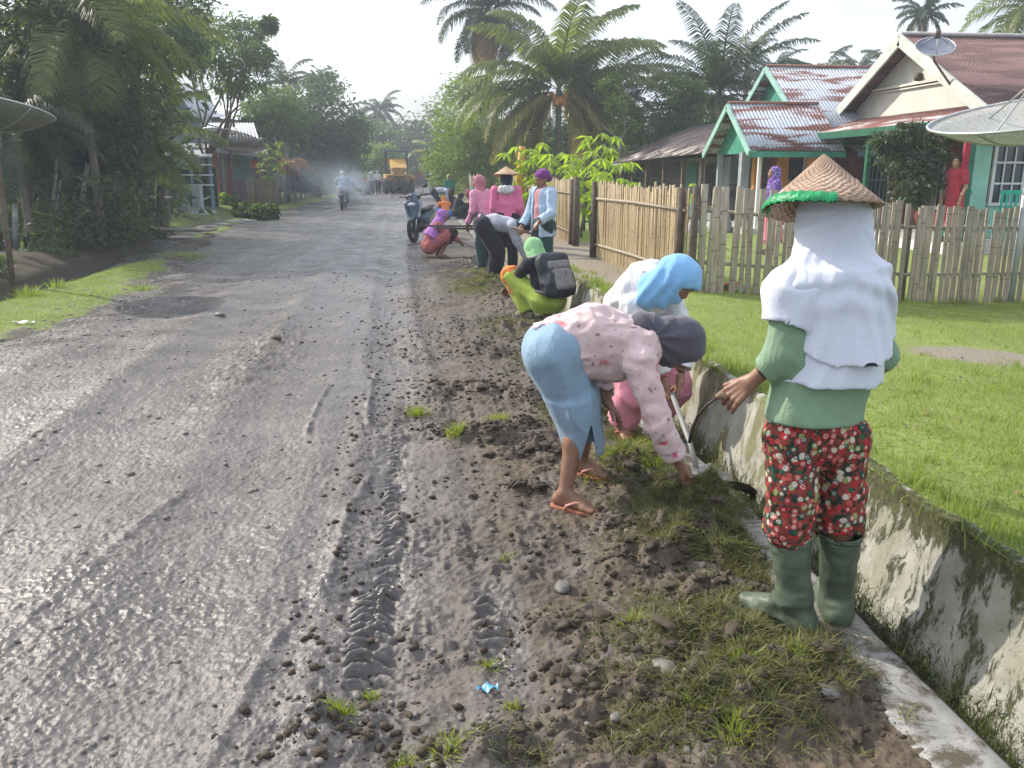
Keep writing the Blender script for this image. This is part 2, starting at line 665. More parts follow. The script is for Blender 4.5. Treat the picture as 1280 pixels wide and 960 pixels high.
M_ROAD = m_road()
M_LAWN = m_grass_soil('lawn_turf', (0.165, 0.215, 0.048), (0.28, 0.33, 0.10), (0.17, 0.145, 0.11), (0.33, 0.285, 0.225))
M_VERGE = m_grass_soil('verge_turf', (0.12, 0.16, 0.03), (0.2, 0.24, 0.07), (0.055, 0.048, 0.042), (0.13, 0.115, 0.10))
M_BLADE = leaf_mat('grass_blades', (0.15, 0.205, 0.038), (0.30, 0.345, 0.10), 0.38)
M_WEED = leaf_mat('weed_blades', (0.055, 0.075, 0.018), (0.20, 0.19, 0.07), 0.3)
M_FRESH = leaf_mat('fresh_blades', (0.13, 0.18, 0.03), (0.32, 0.34, 0.08), 0.42)
M_CLOD = simple('clod_earth', (0.062, 0.047, 0.034), 0.92, 0.5, 14, 0.6, 0.01, 60)
M_STONE = simple('river_stone', (0.15, 0.14, 0.13), 0.6, 0.3, 12, 0.25, 0.004, 60)

# ================================================================== the lie of the land
MOUNDS = [  # x, y, rx, ry, height: heaps of scraped earth and weeds along the drain
    (1.33, 3.62, .28, .26, .10), (1.12, 4.10, .22, .22, .08), (.60, 4.45, .17, .12, .075), (.88, 3.02, .20, .12, .085),
    (1.18, 3.20, .26, .2, .09), (.16, 4.92, .14, .10, .06), (.38, 4.75, .22, .14, .075), (.62, 4.95, .12, .1, .05),
    (.95, 2.45, .28, .2, .07), (.62, 2.2, .3, .2, .04), (1.12, 2.15, .24, .22, .065), (.85, 2.05, .2, .15, .05), (1.0, 5.2, .3, .3, .06),
    (1.05, 6.5, .3, .5, .06), (.95, 8.2, .3, .5, .07), (1.1, 10.3, .25, .6, .08), (1.0, 12.0, .3, .6, .06), (.85, 3.4, .2, .12, .05), (.5, 3.9, .16, .1, .045), (1.05, 2.75, .2, .12, .055), (.45, 2.6, .14, .1, .035), (.8, 5.6, .25, .2, .06), (.3, 5.9, .3, .2, .04), (.55, 7.2, .3, .3, .05),
    (.15, 2.0, .22, .12, .045), (-.28, 2.18, .18, .1, .04), (1.0, 14.5, .3, .9, .06)]
WEEDY = [  # x, y, rx, ry, density
    (1.33, 3.62, .33, .30, 1.0), (1.12, 4.12, .22, .24, .9), (1.18, 3.2, .3, .24, .7), (.98, 2.5, .34, .22, .75), (.8, 2.1, .3, .2, .5), (1.25, 2.8, .16, .3, .4),
    (1.12, 2.15, .26, .22, .6), (.62, 2.0, .14, .1, .15), (1.0, 5.1, .25, .3, .4), (1.0, 6.6, .25, .6, .35), (.9, 8.4, .3, .6, .4),
    (.75, 11.6, .35, .9, .5), (1.05, 13.2, .2, .8, .4), (.75, 2.75, .2, .08, .12), (1.2, 4.75, .16, .2, .4), (.25, 1.98, .16, .07, .2)]

def edge_left(y):
    return np.interp(y, [0, 7.5, 9, 11.5, 16, 22, 31, 45, 60, 90], [-3.9, -3.75, -3.5, -3.55, -3.9, -4.9, -5.4, -5.0, -4.3, -4.0])

def road_z(x, y, detail=True):
    x = np.asarray(x, float); y = np.asarray(y, float)
    h = 0.022 * fbm2(x, y, 2.2, 3, 3)
    # long ruts pressed into the wet gravel
    for (cx, sl, w, dep) in ((-1.9, .015, .30, .022), (-2.75, -.01, .3, .018), (-.95, -.02, .22, .020), (-.15, -.025, .17, .028), (.16, -.01, .15, .016)):
        c = cx + sl * (y - 4) + .05 * noise2(y * 0 + 3.3, y, 2.5, 5)
        q = (x - c) / w
        h = h - dep * np.exp(-q * q) + dep * .55 * np.exp(-((np.abs(q) - 1.5) / .42) ** 2)
    packed = sstep(-.35, .35, fbm2(x, y, .55, 3, 131))
    rough = 0.20 + (.15 + 0.75 * packed) * sstep(-0.6, 0.1, x)
    rough = np.maximum(rough, 0.95 * np.exp(-(((x + 1.35) / .38) ** 2 + ((y - 7.6) / 2.2) ** 2)))
    h = h + rough * 0.020 * fbm2(x, y, .30, 3, 21) + rough * .020 * np.abs(fbm2(x, y, .11, 3, 31))
    if detail:
        near = 1 - sstep(18, 45, y)
        h = h + near * rough * .012 * (1 - np.abs(noise2(x, y, .045, 41)) * 1.6) + near * (.0022 + .0026 * rough) * noise2(x, y, .022, 45) + near * .003 * noise2(x, y, .013, 47)
        # sharp ridges squeezed up by the tyres
        for (x0, y0, x1, y1, w, a) in ((-.36, 6.6, -.33, 5.0, .022, .03), (-.66, 6.1, -.70, 4.9, .02, .026), (-.30, 4.3, -.42, 2.9, .024, .028), (-.48, 2.9, -.62, 1.9, .025, .024), (-1.2, 4.2, -1.5, 2.4, .03, .015)):
            t = np.clip((y - y0) / (y1 - y0), 0, 1)
            inside = sstep(-.02, .06, (y - y0) / (y1 - y0)) * (1 - sstep(.94, 1.02, (y - y0) / (y1 - y0)))
            c = x0 + (x1 - x0) * t + .02 * noise2(x * 0, y, .25, 9)
            h = h + inside * a * np.exp(-((x - c) / w) ** 2) * (0.65 + .5 * noise2(x, y, .07, 8))
        # lugged tyre prints
        for (x0, y0, x1, y1, ph) in ((-.145, 5.6, -.155, 2.2, 0), (-.215, 3.0, -.225, 2.3, .5), (.22, 2.85, .21, 2.4, .2)):
            s = (y - y0) / (y1 - y0)
            inside = sstep(-.03, .08, s) * (1 - sstep(.9, 1.03, s))
            c = x0 + (x1 - x0) * np.clip(s, 0, 1)
            band = np.exp(-(np.abs(x - c) / .05) ** 4)
            lug = np.abs(np.sin((y + ph * .05 + .35 * np.abs(x - c) + .012 * noise2(x, y, .11, 171)) * PI / .050 + .8 * noise2(x, y, .2, 17)))
            h = h + inside * band * (.050 * (lug ** .9) * (.68 + .6 * noise2(x, y, .08, 14)) - .020)
    for (mx, my, rx, ry, mh) in MOUNDS:
        d2 = ((x - mx) / rx) ** 2 + ((y - my) / ry) ** 2
        g = np.exp(-d2 * 1.3)
        h = h + 1.25 * mh * g * (.75 + .65 * noise2(x, y, .09, 51) + .35 * noise2(x, y, .04, 53))
    # sinks to the left edge, and runs under the concrete edging on the right
    h = h - 0.10 * sstep(0, 1.2, edge_left(y) - x)
    lip = 1.415 + .055 * noise2(x * 0, y, .35, 61) + .02 * noise2(x * 0, y, .09, 62) + .06 * np.exp(-((y - 3.6) / .25) ** 2)
    h = h * (1 - sstep(lip - .14, lip, x)) + np.where(y < 30, -.06, 0) * sstep(lip - .02, lip + .07, x)
    return h

def lawn_z(x, y):
    return .42 - .30 * sstep(2.0, 6.5, x) * sstep(0, 6, y) + .012 * fbm2(x, y, 1.1, 3, 71) + .004 * noise2(x, y, .12, 73)

def verge_z(x, y):
    e = edge_left(y)
    d = e - x                                   # distance left of the road edge
    h = -.035 + .06 * sstep(-.05, .5, d + .16 * noise2(x, y, .5, 81) + .08 * noise2(x, y, .13, 82)) + .02 * fbm2(x, y, .9, 3, 84)
    h = h + .012 * np.abs(noise2(x, y, .1, 85))
    dx = d - np.interp(y, [0, 11, 16, 22, 27, 34], [1.75, 1.62, 1.15, .75, .9, 1.2])     # the ditch
    dep = np.interp(y, [0, 24, 30, 40], [.38, .38, .22, 0.0])
    h = h - dep * np.exp(-((dx - .35) / .38) ** 4)
    h = h + .16 * sstep(.7, 1.8, dx) + .05 * fbm2(x, y, 1.6, 2, 88) * sstep(.7, 1.5, dx)
    return h

def grid_sheet(name, X, Y, Z, mat, keep=None, attr=None):
    r, c = X.shape
    V = np.stack([X, Y, Z], -1).reshape(-1, 3)
    i = np.arange(r * c).reshape(r, c)
    F = np.stack([i[:-1, :-1], i[:-1, 1:], i[1:, 1:], i[1:, :-1]], -1).reshape(-1, 4)
    if keep is not None:
        k = keep.reshape(-1)
        F = F[k[F].all(1)]
    used = np.zeros(len(V), bool); used[F.ravel()] = True
    rm = np.cumsum(used) - 1
    V = V[used]; F = rm[F]
    at = {a: b.reshape(-1)[used] for a, b in (attr or {}).items()}
    return mesh_np(name, V, F, mat, True, at)

def fan(tan0, tan1, nc, py0, py1, nr, z=0.0):
    """rows crowd together near the camera, where the ground is seen from close by"""
    py = np.linspace(py0, py1, nr)
    D = np.array([(z - CAM_H) / ray(640, p)[1] for p in py])
    tn = np.linspace(tan0, tan1, nc)
    Y = np.repeat(D[:, None], nc, 1)
    X = (D[:, None] + .15) * tn[None]
    return X, Y

# the road: gravel and mud
X, Y = fan(-1.0, .86, 1150, 1010, 223.5, 900)
Z = road_z(X, Y)
soil = sstep(-.35, .35, X + .25 * fbm2(X, Y, .8, 3, 91)) * (1 - sstep(14, 26, Y)) + .5 * np.exp(-(((X + 1.35) / .4) ** 2 + ((Y - 7.4) / 1.6) ** 2))
wet = (1 - sstep(-.6, .6, X)) * (.50 + .35 * fbm2(X, Y, 1.6, 3, 151) + .7 * sstep(6, 12, Y)) + .12
wet = np.maximum(wet, 1.25 * (1 - sstep(-.3, .5, X)) * sstep(8, 12, Y) * (.6 + .8 * fbm2(X, Y, 1.8, 4, 141)))
for (wx, wy, rx, ry) in ((-1.4, 13.9, .45, .6), (-2.0, 17, .8, 1.2), (-.2, 21, 1.2, 3), (-2.8, 15.5, .6, 1.0)):
    wet = np.maximum(wet, 1.3 * np.exp(-((X - wx) / rx) ** 2 - ((Y - wy) / ry) ** 2))
tread = np.exp(-((X + .19) / .13) ** 4) * sstep(1.9, 2.4, Y) * (1 - sstep(4.4, 5.2, Y)) + np.exp(-((X - .24) / .1) ** 4) * sstep(2.1, 2.4, Y) * (1 - sstep(2.8, 3.2, Y))
wet = np.maximum(wet, 1.0 * tread)
soil = soil * (1 - .75 * tread)
keep = (X < 1.66) & (X > edge_left(Y) - 1.6) | (Y > 34) & (X < 3.2) & (X > edge_left(Y) - 1.6)
road = put('road', grid_sheet('road', X, Y, Z, M_ROAD, keep, {'soil': np.clip(soil, 0, 1), 'wet': np.clip(wet, 0, 1)}), kind='structure')

# the yard side, raised behind the drain wall
X, Y = fan(-.2, 1.9, 620, 1010, 224.5, 420, .3)
X = np.where(X < 1.735, 1.735, X)
Z = lawn_z(X, Y)
gm = np.full(X.shape, .92)
gm -= .75 * (1 - sstep(2.3, 2.75, X + .12 * noise2(X, Y, .4, 93))) * sstep(7.6, 8.6, Y)      # bare strip outside the cane fence
p = G(1245, 458, .25)
gm -= 1.0 * np.exp(-((X - p[0]) / .60) ** 2 - ((Y - p[1]) / .36) ** 2)
gm -= .8 * sstep(12.2, 12.8, Y) * (1 - sstep(14, 14.6, Y)) * (1 - sstep(2.8, 4.5, X))
gm += .12 * fbm2(X, Y, 1.0, 3, 95)
keep = X < 70
d = np.roll(X, -1, 1)
lawn = put('lawn', grid_sheet('lawn', X, Y, Z, M_LAWN, keep & (d > 1.736), {'grass': gm}), kind='structure')

# the left side: short grass, ditch, bank
X, Y = fan(-3.2, .1, 760, 760, 224.5, 420)
keep = (X < edge_left(Y) + .25)
Z = verge_z(X, Y)
dd = edge_left(Y) - X
dx = dd - np.interp(Y, [0, 11, 16, 22, 27, 34], [1.75, 1.62, 1.15, .75, .9, 1.2])
gm = .25 + .6 * sstep(.0, .55, dd + .3 * noise2(X, Y, .5, 97)) * (1 - sstep(-.05, .25, dx)) - .5 * sstep(13.5, 17, Y) * (1 - sstep(20, 21, Y))
gm = np.where(Y > 24, gm + .55 * sstep(.9, 1.3, dx) + .3 * sstep(.1, .8, dd), gm - .1 * sstep(.5, 1, dx))
bank_shade = sstep(.45, .9, dx) * (1 - sstep(19, 23, Y))  # mask for soil painted near black, as shaded ground under the grove
verge = put('grass_verge', grid_sheet('grass_verge', X, Y, Z, M_VERGE, keep, {'grass': gm, 'bank_shade': bank_shade}), kind='structure')

# land out to the horizon
mb = MB()
mb.poly([(-1500, -60, -.55), (1500, -60, -.55), (1500, 2500, -.55), (-1500, 2500, -.55)])
mb.build('ground', simple('far_ground', (0.06, 0.07, 0.035), .95, .4, .3, 0), kind='structure')

# ================================================================== blades, clods, stones
def blade_mesh(name, base, h, lean, width, mat, rs):
    """curved blades: base (n,3), heights (n), lean (n,2) horizontal reach of the tip"""
    n = len(base)
    a = rs.random(n) * 2 * PI
    w = np.stack([np.cos(a), np.sin(a), np.zeros(n)], 1) * (width * (.6 + .8 * rs.random(n)))[:, None]
    L = np.concatenate([lean, np.zeros((n, 1))], 1)
    up = np.array([0, 0, 1.0])
    m = base + L * .35 + up * (h * .62)[:, None]
    tp = base + L + up * h[:, None]
    V = np.stack([base - w, base + w, m + w * .75, m - w * .75, tp + w * .12, tp - w * .12], 1).reshape(-1, 3)
    i = np.arange(n)[:, None] * 6
    F = np.concatenate([i + [[0, 1, 2, 3]], i + [[3, 2, 4, 5]]], 0)
    return mesh_np(name, V, F, mat)

rs = np.random.default_rng(21)
# lawn blades
n = 230000
u = rs.random(n)
y = 1.7 + 8.0 * u ** 1.35
x = 1.76 + rs.random(n) * np.minimum(7.5, .9 * y + .8)
pb = G(1245, 458, .25)
dens = .6 + .45 * fbm2(x, y, .7, 3, 99) - 1.4 * np.exp(-((x - pb[0]) / .60) ** 2 - ((y - pb[1]) / .36) ** 2)
dens = np.where((x < 2.75) & (y > 8.0), dens - .9, dens)
k = rs.random(n) < dens
x, y = x[k], y[k]
base = np.stack([x, y, lawn_z(x, y) - .003], 1)
hh = .010 + .018 * rs.random(len(x))
put('lawn_grass', blade_mesh('lawn_grass', base, hh, rs.normal(0, .010, (len(x), 2)), .0017, M_BLADE, rs), kind='stuff')
# verge blades on the left
n = 60000
y = 7 + 12 * rs.random(n) ** 1.2
dd = rs.random(n) * 1.75
x = edge_left(y) - dd
k = (noise2(x, y, .5, 97) * .3 + dd > .35) & (rs.random(n) < .6 + .5 * fbm2(x, y, .6, 3, 98)) & (y < 15.5 + noise2(x, y, 1., 9))
x, y = x[k], y[k]
base = np.stack([x, y, verge_z(x, y) - .003], 1)
put('verge_grass', blade_mesh('verge_grass', base, .012 + .022 * rs.random(len(x)), rs.normal(0, .012, (len(x), 2)), .0022, M_BLADE, rs), kind='stuff')

# scraped weeds lying on the heaps
bs, hs, ls = [], [], []
for (wx, wy, rx, ry, den) in WEEDY:
    n = int(9500 * den * rx * ry / .08 * (1 if wy < 6 else .5))
    x = wx + rs.normal(0, rx * .55, n); y = wy + rs.normal(0, ry * .55, n)
    cl = noise2(x, y, .07, 5) + .6 * noise2(x, y, .2, 6)
    k = (x < 1.52) & (cl > -.25 - .3 * den)
    x, y = x[k], y[k]
    bs.append(np.stack([x, y, road_z(x, y) - .004 + .03 * den * np.abs(noise2(x, y, .1, 55))], 1))
    hs.append((.006 + .034 * rs.random(len(x)) ** 1.8))
    ls.append(rs.normal(0, .036, (len(x), 2)))
base = np.concatenate(bs); hh = np.concatenate(hs); ll = np.concatenate(ls)
put('uprooted_weeds', blade_mesh('uprooted_weeds', base, hh, ll, .0018, M_WEED, rs), kind='stuff')

# fresh tufts still standing, and weeds on the wall top
bs, hs, ls = [], [], []
def tuft(x0, y0, r, n, h, zf=road_z):
    x = x0 + rs.normal(0, r * .5, n); y = y0 + rs.normal(0, r * .5, n)
    bs.append(np.stack([x, y, zf(x, y) - .004], 1))
    hs.append(h * (.45 + .6 * rs.random(n)))
    ls.append(np.stack([(x - x0) * 1.0, (y - y0) * 1.0], 1) + rs.normal(0, h * .3, (n, 2)))
for (px, py, r, n, h) in ((522, 522, .055, 170, .075), (570, 553, .04, 120, .085), (622, 537, .05, 150, .075), (428, 890, .03, 110, .04),
                          (560, 940, .05, 120, .035), (640, 880, .02, 60, .025), (505, 945, .03, 80, .03), (915, 925, .05, 140, .06),
                          (925, 862, .04, 90, .055), (860, 900, .03, 60, .04), (775, 585, .10, 320, .07), (740, 600, .08, 120, .05), (820, 600, .08, 240, .065),
                          (610, 355, .25, 300, .06), (590, 362, .2, 200, .05), (465, 855, .02, 40, .04), (790, 790, .04, 90, .045), (630, 700, .03, 40, .03),
                          (990, 850, .04, 80, .05), (900, 690, .1, 160, .05), (800, 560, .12, 300, .05), (565, 290, .5, 400, .08), (596, 340, .3, 300, .07), (610, 830, .03, 60, .03)):
    g = G(px, py)
    tuft(min(g[0], 1.36), g[1], r, n, h)
put('fresh_tufts', blade_mesh('fresh_tufts', np.concatenate(bs), np.concatenate(hs), np.concatenate(ls), .0022, M_FRESH, rs), kind='stuff')
bs, hs, ls = [], [], []
for (px, py, r, n, h) in ((35, 372, .14, 120, .16), (72, 362, .1, 90, .13), (182, 362, .12, 120, .10), (80, 350, .3, 200, .12), (240, 322, .4, 300, .1), (10, 300, .6, 300, .2)):
    g = G(px, py)
    tuft(g[0], g[1], r, n, h, verge_z)
put('verge_tufts', blade_mesh('verge_tufts', np.concatenate(bs), np.concatenate(hs), np.concatenate(ls), .004, M_BLADE, rs), kind='stuff')
bs, hs, ls = [], [], []
n = 9000
y = 1.6 + 12 * rs.random(n) ** 1.5
k = rs.random(n) < np.clip(.25 + .9 * noise2(y * 0, y, .35, 41) + .5 * np.exp(-((y - 2.75) / .25) ** 2), .03, 1)
y = y[k]
x = 1.745 + rs.normal(0, .02, len(y))
put('wall_weeds', blade_mesh('wall_weeds', np.stack([x, y, lawn_z(x, y) - .012], 1), .006 + .03 * rs.random(len(y)),
    np.stack([-.03 * rs.random(len(y)), rs.normal(0, .015, len(y))], 1), .0017, M_WEED, rs), kind='stuff')
# dark growth in the gap at the foot of the wall
n = 15000
y = 1.5 + 11 * rs.random(n) ** 1.4
x = 1.565 + rs.normal(0, .03, n) + .01
zz = -.05 + .12 * np.clip((x - 1.55) / .06, 0, 1) * rs.random(n)
put('drain_weeds', blade_mesh('drain_weeds', np.stack([x, y, zz], 1), .01 + .04 * rs.random(n) ** 2, rs.normal(0, .018, (n, 2)), .0018,
    leaf_mat('dark_weed', (.035, .05, .015), (.10, .12, .03), .25), rs), kind='stuff')

def lump(seed, sub=2, rough=.3, flat=.65):
    import bmesh
    bm = bmesh.new()
    bmesh.ops.create_icosphere(bm, subdivisions=sub, radius=1.0)
    V = np.array([v.co[:] for v in bm.verts])
    F = np.array([[v.index for v in f.verts] for f in bm.faces])
    bm.free()
    V = V * (1 + rough * noise3(V * 1.3 + seed * 3.1) + rough * .5 * noise3(V * 3.1 + seed))[:, None]
    V[:, 2] *= flat
    return V, F

def scatter(name, P_, S, mat, rs, sub=1, rough=.4, flat=.7, **kw):
    protos = [lump(s, sub, rough, flat) for s in range(6)]
    Vs, Fs, b = [], [], 0
    which = rs.integers(0, 6, len(P_))
    for w in range(6):
        k = which == w
        if not k.any(): continue
        V, F = protos[w]
        p, s = P_[k], S[k]
        a = rs.random(len(p)) * 2 * PI
        c, sn = np.cos(a)[:, None], np.sin(a)[:, None]
        st = .75 + .5 * rs.random((len(p), 1))
        x = V[None, :, 0] * st; y = V[None, :, 1] / st
        VV = np.stack([x * c - y * sn, x * sn + y * c, np.repeat(V[None, :, 2], len(p), 0)], -1) * s[:, None, None] + p[:, None, :]
        FF = F[None] + (np.arange(len(p)) * len(V))[:, None, None] + b
        Vs.append(VV.reshape(-1, 3)); Fs.append(FF.reshape(-1, 3)); b += VV.shape[0] * VV.shape[1]
    return put(name, mesh_np(name, np.concatenate(Vs), np.concatenate(Fs), mat), **kw)

# crumbs of earth over the heaps and the churned shoulder
pts = []
for (mx, my, rx, ry, mh) in MOUNDS:
    n = int(420 * (rx * ry / .05) ** .7)
    pts.append(np.stack([mx + rs.normal(0, rx * .7, n), my + rs.normal(0, ry * .7, n)], 1))
n = 7000
yy = 1.7 + 9 * rs.random(n) ** 1.7
xx = -.5 + 1.9 * rs.random(n)
k = noise2(xx, yy, .3, 15) > -.15
pts.append(np.stack([xx[k], yy[k]], 1))
pts = np.concatenate(pts)
pts = pts[pts[:, 0] < 1.42]
s = .003 + .015 * rs.random(len(pts)) ** 5
scatter('earth_crumbs', np.column_stack([pts, road_z(pts[:, 0], pts[:, 1]) + s * .2]), s, M_CLOD, rs, 1, .5, .7, kind='stuff')
# bigger broken clods with roots on the heaps
pts = []
for (mx, my, rx, ry, mh) in MOUNDS:
    if my > 7: continue
    n = int(26 * (rx * ry / .05) ** .6 * (mh / .07))
    pts.append(np.stack([mx + rs.normal(0, rx * .5, n), my + rs.normal(0, ry * .5, n)], 1))
pts = np.concatenate(pts); pts = pts[pts[:, 0] < 1.36]
s = .010 + .022 * rs.random(len(pts)) ** 2.4
s = np.where(pts[:, 0] < .35, s * .6, s)
scatter('broken_clods', np.column_stack([pts, road_z(pts[:, 0], pts[:, 1]) + s * .15]), s, M_CLOD, rs, 3, .75, .6, kind='stuff')
# loose gravel on the road
n = 5500
yy = 1.8 + 12 * rs.random(n) ** 1.7
xx = -4.2 * rs.random(n) * np.clip(yy / 3.4, .45, 1) + 1.0 * rs.random(n)
s = .0025 + .011 * rs.random(n) ** 9 * (1 + yy / 8)
scatter('gravel', np.column_stack([xx, yy, road_z(xx, yy) + s * .1]), s, simple('road_gravel', (.19, .17, .155), .7, .4), rs, 1, .45, .6, kind='stuff')
# rubble on the verge
n = 1800
yy = 7 + 12 * rs.random(n); xx = edge_left(yy) - rs.normal(.2, .5, n)
s = .006 + .02 * rs.random(n) ** 3
scatter('verge_gravel', np.column_stack([xx, yy, np.maximum(verge_z(xx, yy), road_z(xx, yy)) + s * .1]), s, simple('pale_gravel', (.3, .28, .26), .8, .3), rs, 1, .3, .5, kind='stuff')

def stone(px, py, r, label, flat=.6, seed=0, mat=None, z=None, zf=road_z, group=None):
    g = G(px, py, 0.0 if z is None else z)
    V, F = lump(seed + 20, 3, .16, flat)
    V = V * r * A(1.25, .9, 1)
    g[2] = float(zf(np.array([g[0]]), np.array([g[1]]))[0]) + r * flat * .45
    o = put('stone', mesh_np('stone', V, F, mat or M_STONE), None, g, label, 'stone', group)
    o.rotation_euler = (0, 0, seed * 1.3)
    return o
stone(703, 738, .034, 'smooth dark oval stone alone on the bare mud below the flip-flops', seed=1)
stone(275, 396, .05, 'lone dark stone sticking up from the grey road left of centre', seed=2)
stone(876, 848, .034, 'round grey stone among the scraped weeds, highest of the three near the green boots', seed=3)
stone(830, 858, .036, 'grey stone in the weeds at the near edge, left of its two neighbours', seed=4)
stone(918, 872, .034, 'half buried grey stone in the weeds, right of its two neighbours', seed=5)
stone(848, 430, .03, 'small dark stone on the soil in front of the light blue headscarf', seed=6)
stone(345, 428, .04, 'brown muddy stone on the low ridge in the middle of the road', seed=7, mat=M_CLOD)
stone(770, 905, .018, 'small pale stone on the mud at the bottom of the picture', seed=8)
stone(1030, 893, .03, 'rounded stone lying on the concrete drain edge', seed=9)
stone(888, 368, .085, 'pale flat stone at the foot of the picket fence, leftmost of three', .5, 11, simple('pale_stone', (.42, .42, .40), .8, .2), .33, lawn_z)
stone(913, 366, .085, 'reddish brick rubble at the foot of the picket fence between two pale stones', .75, 12, simple('brick_rubble', (.36, .19, .12), .9, .3), .33, lawn_z)
stone(927, 368, .07, 'round greenish stone at the foot of the picket fence, rightmost of three', .8, 13, simple('green_stone', (.33, .36, .30), .8, .2), .33, lawn_z)
# blue scrap of plastic
g = G(608, 862)
V = []
for i in range(7):
    for j in range(4):
        V.append((i * .011 - .03, j * .009 - .015, .012 * math.sin(i * 1.7 + j) + .01))
F = [[i * 4 + j, (i + 1) * 4 + j, (i + 1) * 4 + j + 1, i * 4 + j + 1] for i in range(6) for j in range(3)]
o = put('plastic_scrap', mesh_np('plastic_scrap', V, F, simple('blue_plastic', (.08, .32, .5), .35, .2)), None, (g[0], g[1], float(road_z(g[0], g[1])) + .006),
        'crumpled blue scrap of plastic on the near mud', 'litter')
g = G(30, 408)
V = [(x * .16 + .02 * math.sin(y * 5), y * .07, .012 * math.sin(x * 7 + y * 3) + .02) for x in np.linspace(-.6, .6, 7) for y in (-.6, 0, .6)]
F = [[i * 3 + j, (i + 1) * 3 + j, (i + 1) * 3 + j + 1, i * 3 + j + 1] for i in range(6) for j in range(2)]
o = put('paper_scrap', mesh_np('paper_scrap', V, F, simple('white_paper', (.7, .7, .68), .8, .1)), None, (g[0], g[1], float(verge_z(g[0], g[1])) + .01),
        'torn white scrap of paper on the left grass verge', 'litter')

# ================================================================== drain: concrete edging and the plastered wall
def m_wall():
    t = NT('drain_plaster')
    v = t.coord(scale=(1, 1, 1))
    vs = t.coord(scale=(.7, 1.15, .5), rot=(.35, 0, 0))
    base = t.ramp(t.noise(v, 7, 6, .6), [(.3, (.25, .245, .20)), (.7, (.43, .42, .37))])
    alg = t.ramp(t.noise(vs, 5.5, 5, .62, .6), [(.47, 0), (.53, 1)])
    sy = t.n('ShaderNodeSeparateXYZ'); t.l(v, sy.inputs[0])
    far_ = t.n('ShaderNodeMapRange'); t.l(sy.outputs[1], far_.inputs[0]); far_.inputs[1].default_value = 2.6; far_.inputs[2].default_value = 3.6; far_.inputs[3].default_value = .25; far_.inputs[4].default_value = .8
    c = t.mix(t.math('MULTIPLY', alg, far_.outputs[0]), base, (.15, .145, .055))
    mm = t.noise(vs, 12.0, 10, .78, .35)
    at = t.n('ShaderNodeAttribute'); at.attribute_name = 'moss'
    k = t.math('ADD', mm, t.math('MULTIPLY', at.outputs['Fac'], .30))
    mk = t.ramp(k, [(.555, 0), (.60, 1)])
    moss = t.ramp(t.noise(v, 40, 4), [(.3, (.035, .04, .018)), (.7, (.10, .105, .045))])
    c = t.mix(mk, c, moss)
    t.col(c); t.rough(.88); t.spec(.3)
    h = t.math('ADD', t.math('MULTIPLY', mk, .6), t.noise(v, 50, 6, .7))
    t.bump(h, .6, .012)
    return t.m

ny, nz = 1100, 46
yy = 1.2 + 27 * np.linspace(0, 1, ny) ** 1.7
tt = np.linspace(0, 1, nz)
Yg = np.repeat(yy[:, None], nz, 1)
T = np.repeat(tt[None], ny, 0)
top = lawn_z(np.full(ny, 1.76), yy) + .004 + .014 * noise2(yy * 0, yy, .4, 3) + .008 * noise2(yy * 0, yy, .09, 4)
Zg = -.14 + (top[:, None] + .14) * T
Xg = 1.60 + .13 * T + .012 * fbm2(Yg, Zg, .3, 4, 7) + .035 * np.abs(np.sin(Yg * 1.35 + .3)) ** 8 * (T > .1)
# bricks crumble at the top edge
Xg = Xg + .015 * np.clip(T - .9, 0, 1) * 10 * noise2(Yg, Zg, .1, 9)
Xt = 1.80 + 0 * yy
V = np.stack([Xg, Yg, Zg], -1)
cap1 = np.stack([Xg[:, -1] + .03, yy, top + .006 + .006 * noise2(yy, yy * 0, .06, 2)], -1)[:, None]
cap2 = np.stack([Xt + .03 * noise2(yy * 0, yy, .2, 5), yy, top - .02], -1)[:, None]
cap3 = np.stack([Xt + .06, yy, top - .3], -1)[:, None]
V = np.concatenate([V, cap1, cap2, cap3], 1)
nzz = V.shape[1]
i = np.arange(ny * nzz).reshape(ny, nzz)
F = np.stack([i[:-1, :-1], i[:-1, 1:], i[1:, 1:], i[1:, :-1]], -1).reshape(-1, 4)[:, ::-1]
mos = np.concatenate([np.abs(T - .15) * 0 + .55 * sstep(.72, 1, T) + .75 * (1 - sstep(0, .25, T)) - .12 + .22 * (1 - sstep(3.0, 3.6, Yg)) - .4 * sstep(3.2, 3.8, Yg) + .25 * sstep(.4, .7, noise2(Yg, Zg, .6, 77)), np.full((ny, 3), .25)], 1)
put('drain_wall', mesh_np('drain_wall', V.reshape(-1, 3), F, m_wall(), True, {'moss': mos.reshape(-1)}), None, None,
    'low battered plaster wall of the drain, patched with dark moss and algae, holding up the lawn', 'wall')

def m_edging():
    t = NT('edging_concrete')
    v = t.coord()
    c = t.ramp(t.noise(v, 9, 6, .6), [(.3, (.20, .20, .195)), (.7, (.36, .355, .35))])
    k = t.noise(v, 7, 8, .75, .4)
    c = t.mix(t.ramp(k, [(.47, 0), (.57, 1)]), c, (.085, .07, .05))
    t.col(c); t.rough(t.ramp(t.noise(v, 3, 3), [(.3, .3), (.6, .75)])); t.spec(.5)
    t.bump(t.noise(v, 60, 5, .7), .4, .006)
    return t.m
ny = 900
yy = 1.2 + 27 * np.linspace(0, 1, ny) ** 1.6
xs = np.array([1.30, 1.32, 1.36, 1.40, 1.44, 1.48, 1.515, 1.53, 1.532])
zs = np.array([-.2, .004, .012, .014, .014, .013, .010, .002, -.2])
Yg = np.repeat(yy[:, None], len(xs), 1)
Xg = xs[None] + .012 * noise2(Yg * 0, Yg, .5, 2) * (xs[None] > 1.5) + .006 * noise2(Yg * 0, Yg, .08, 6) * (xs[None] > 1.5)
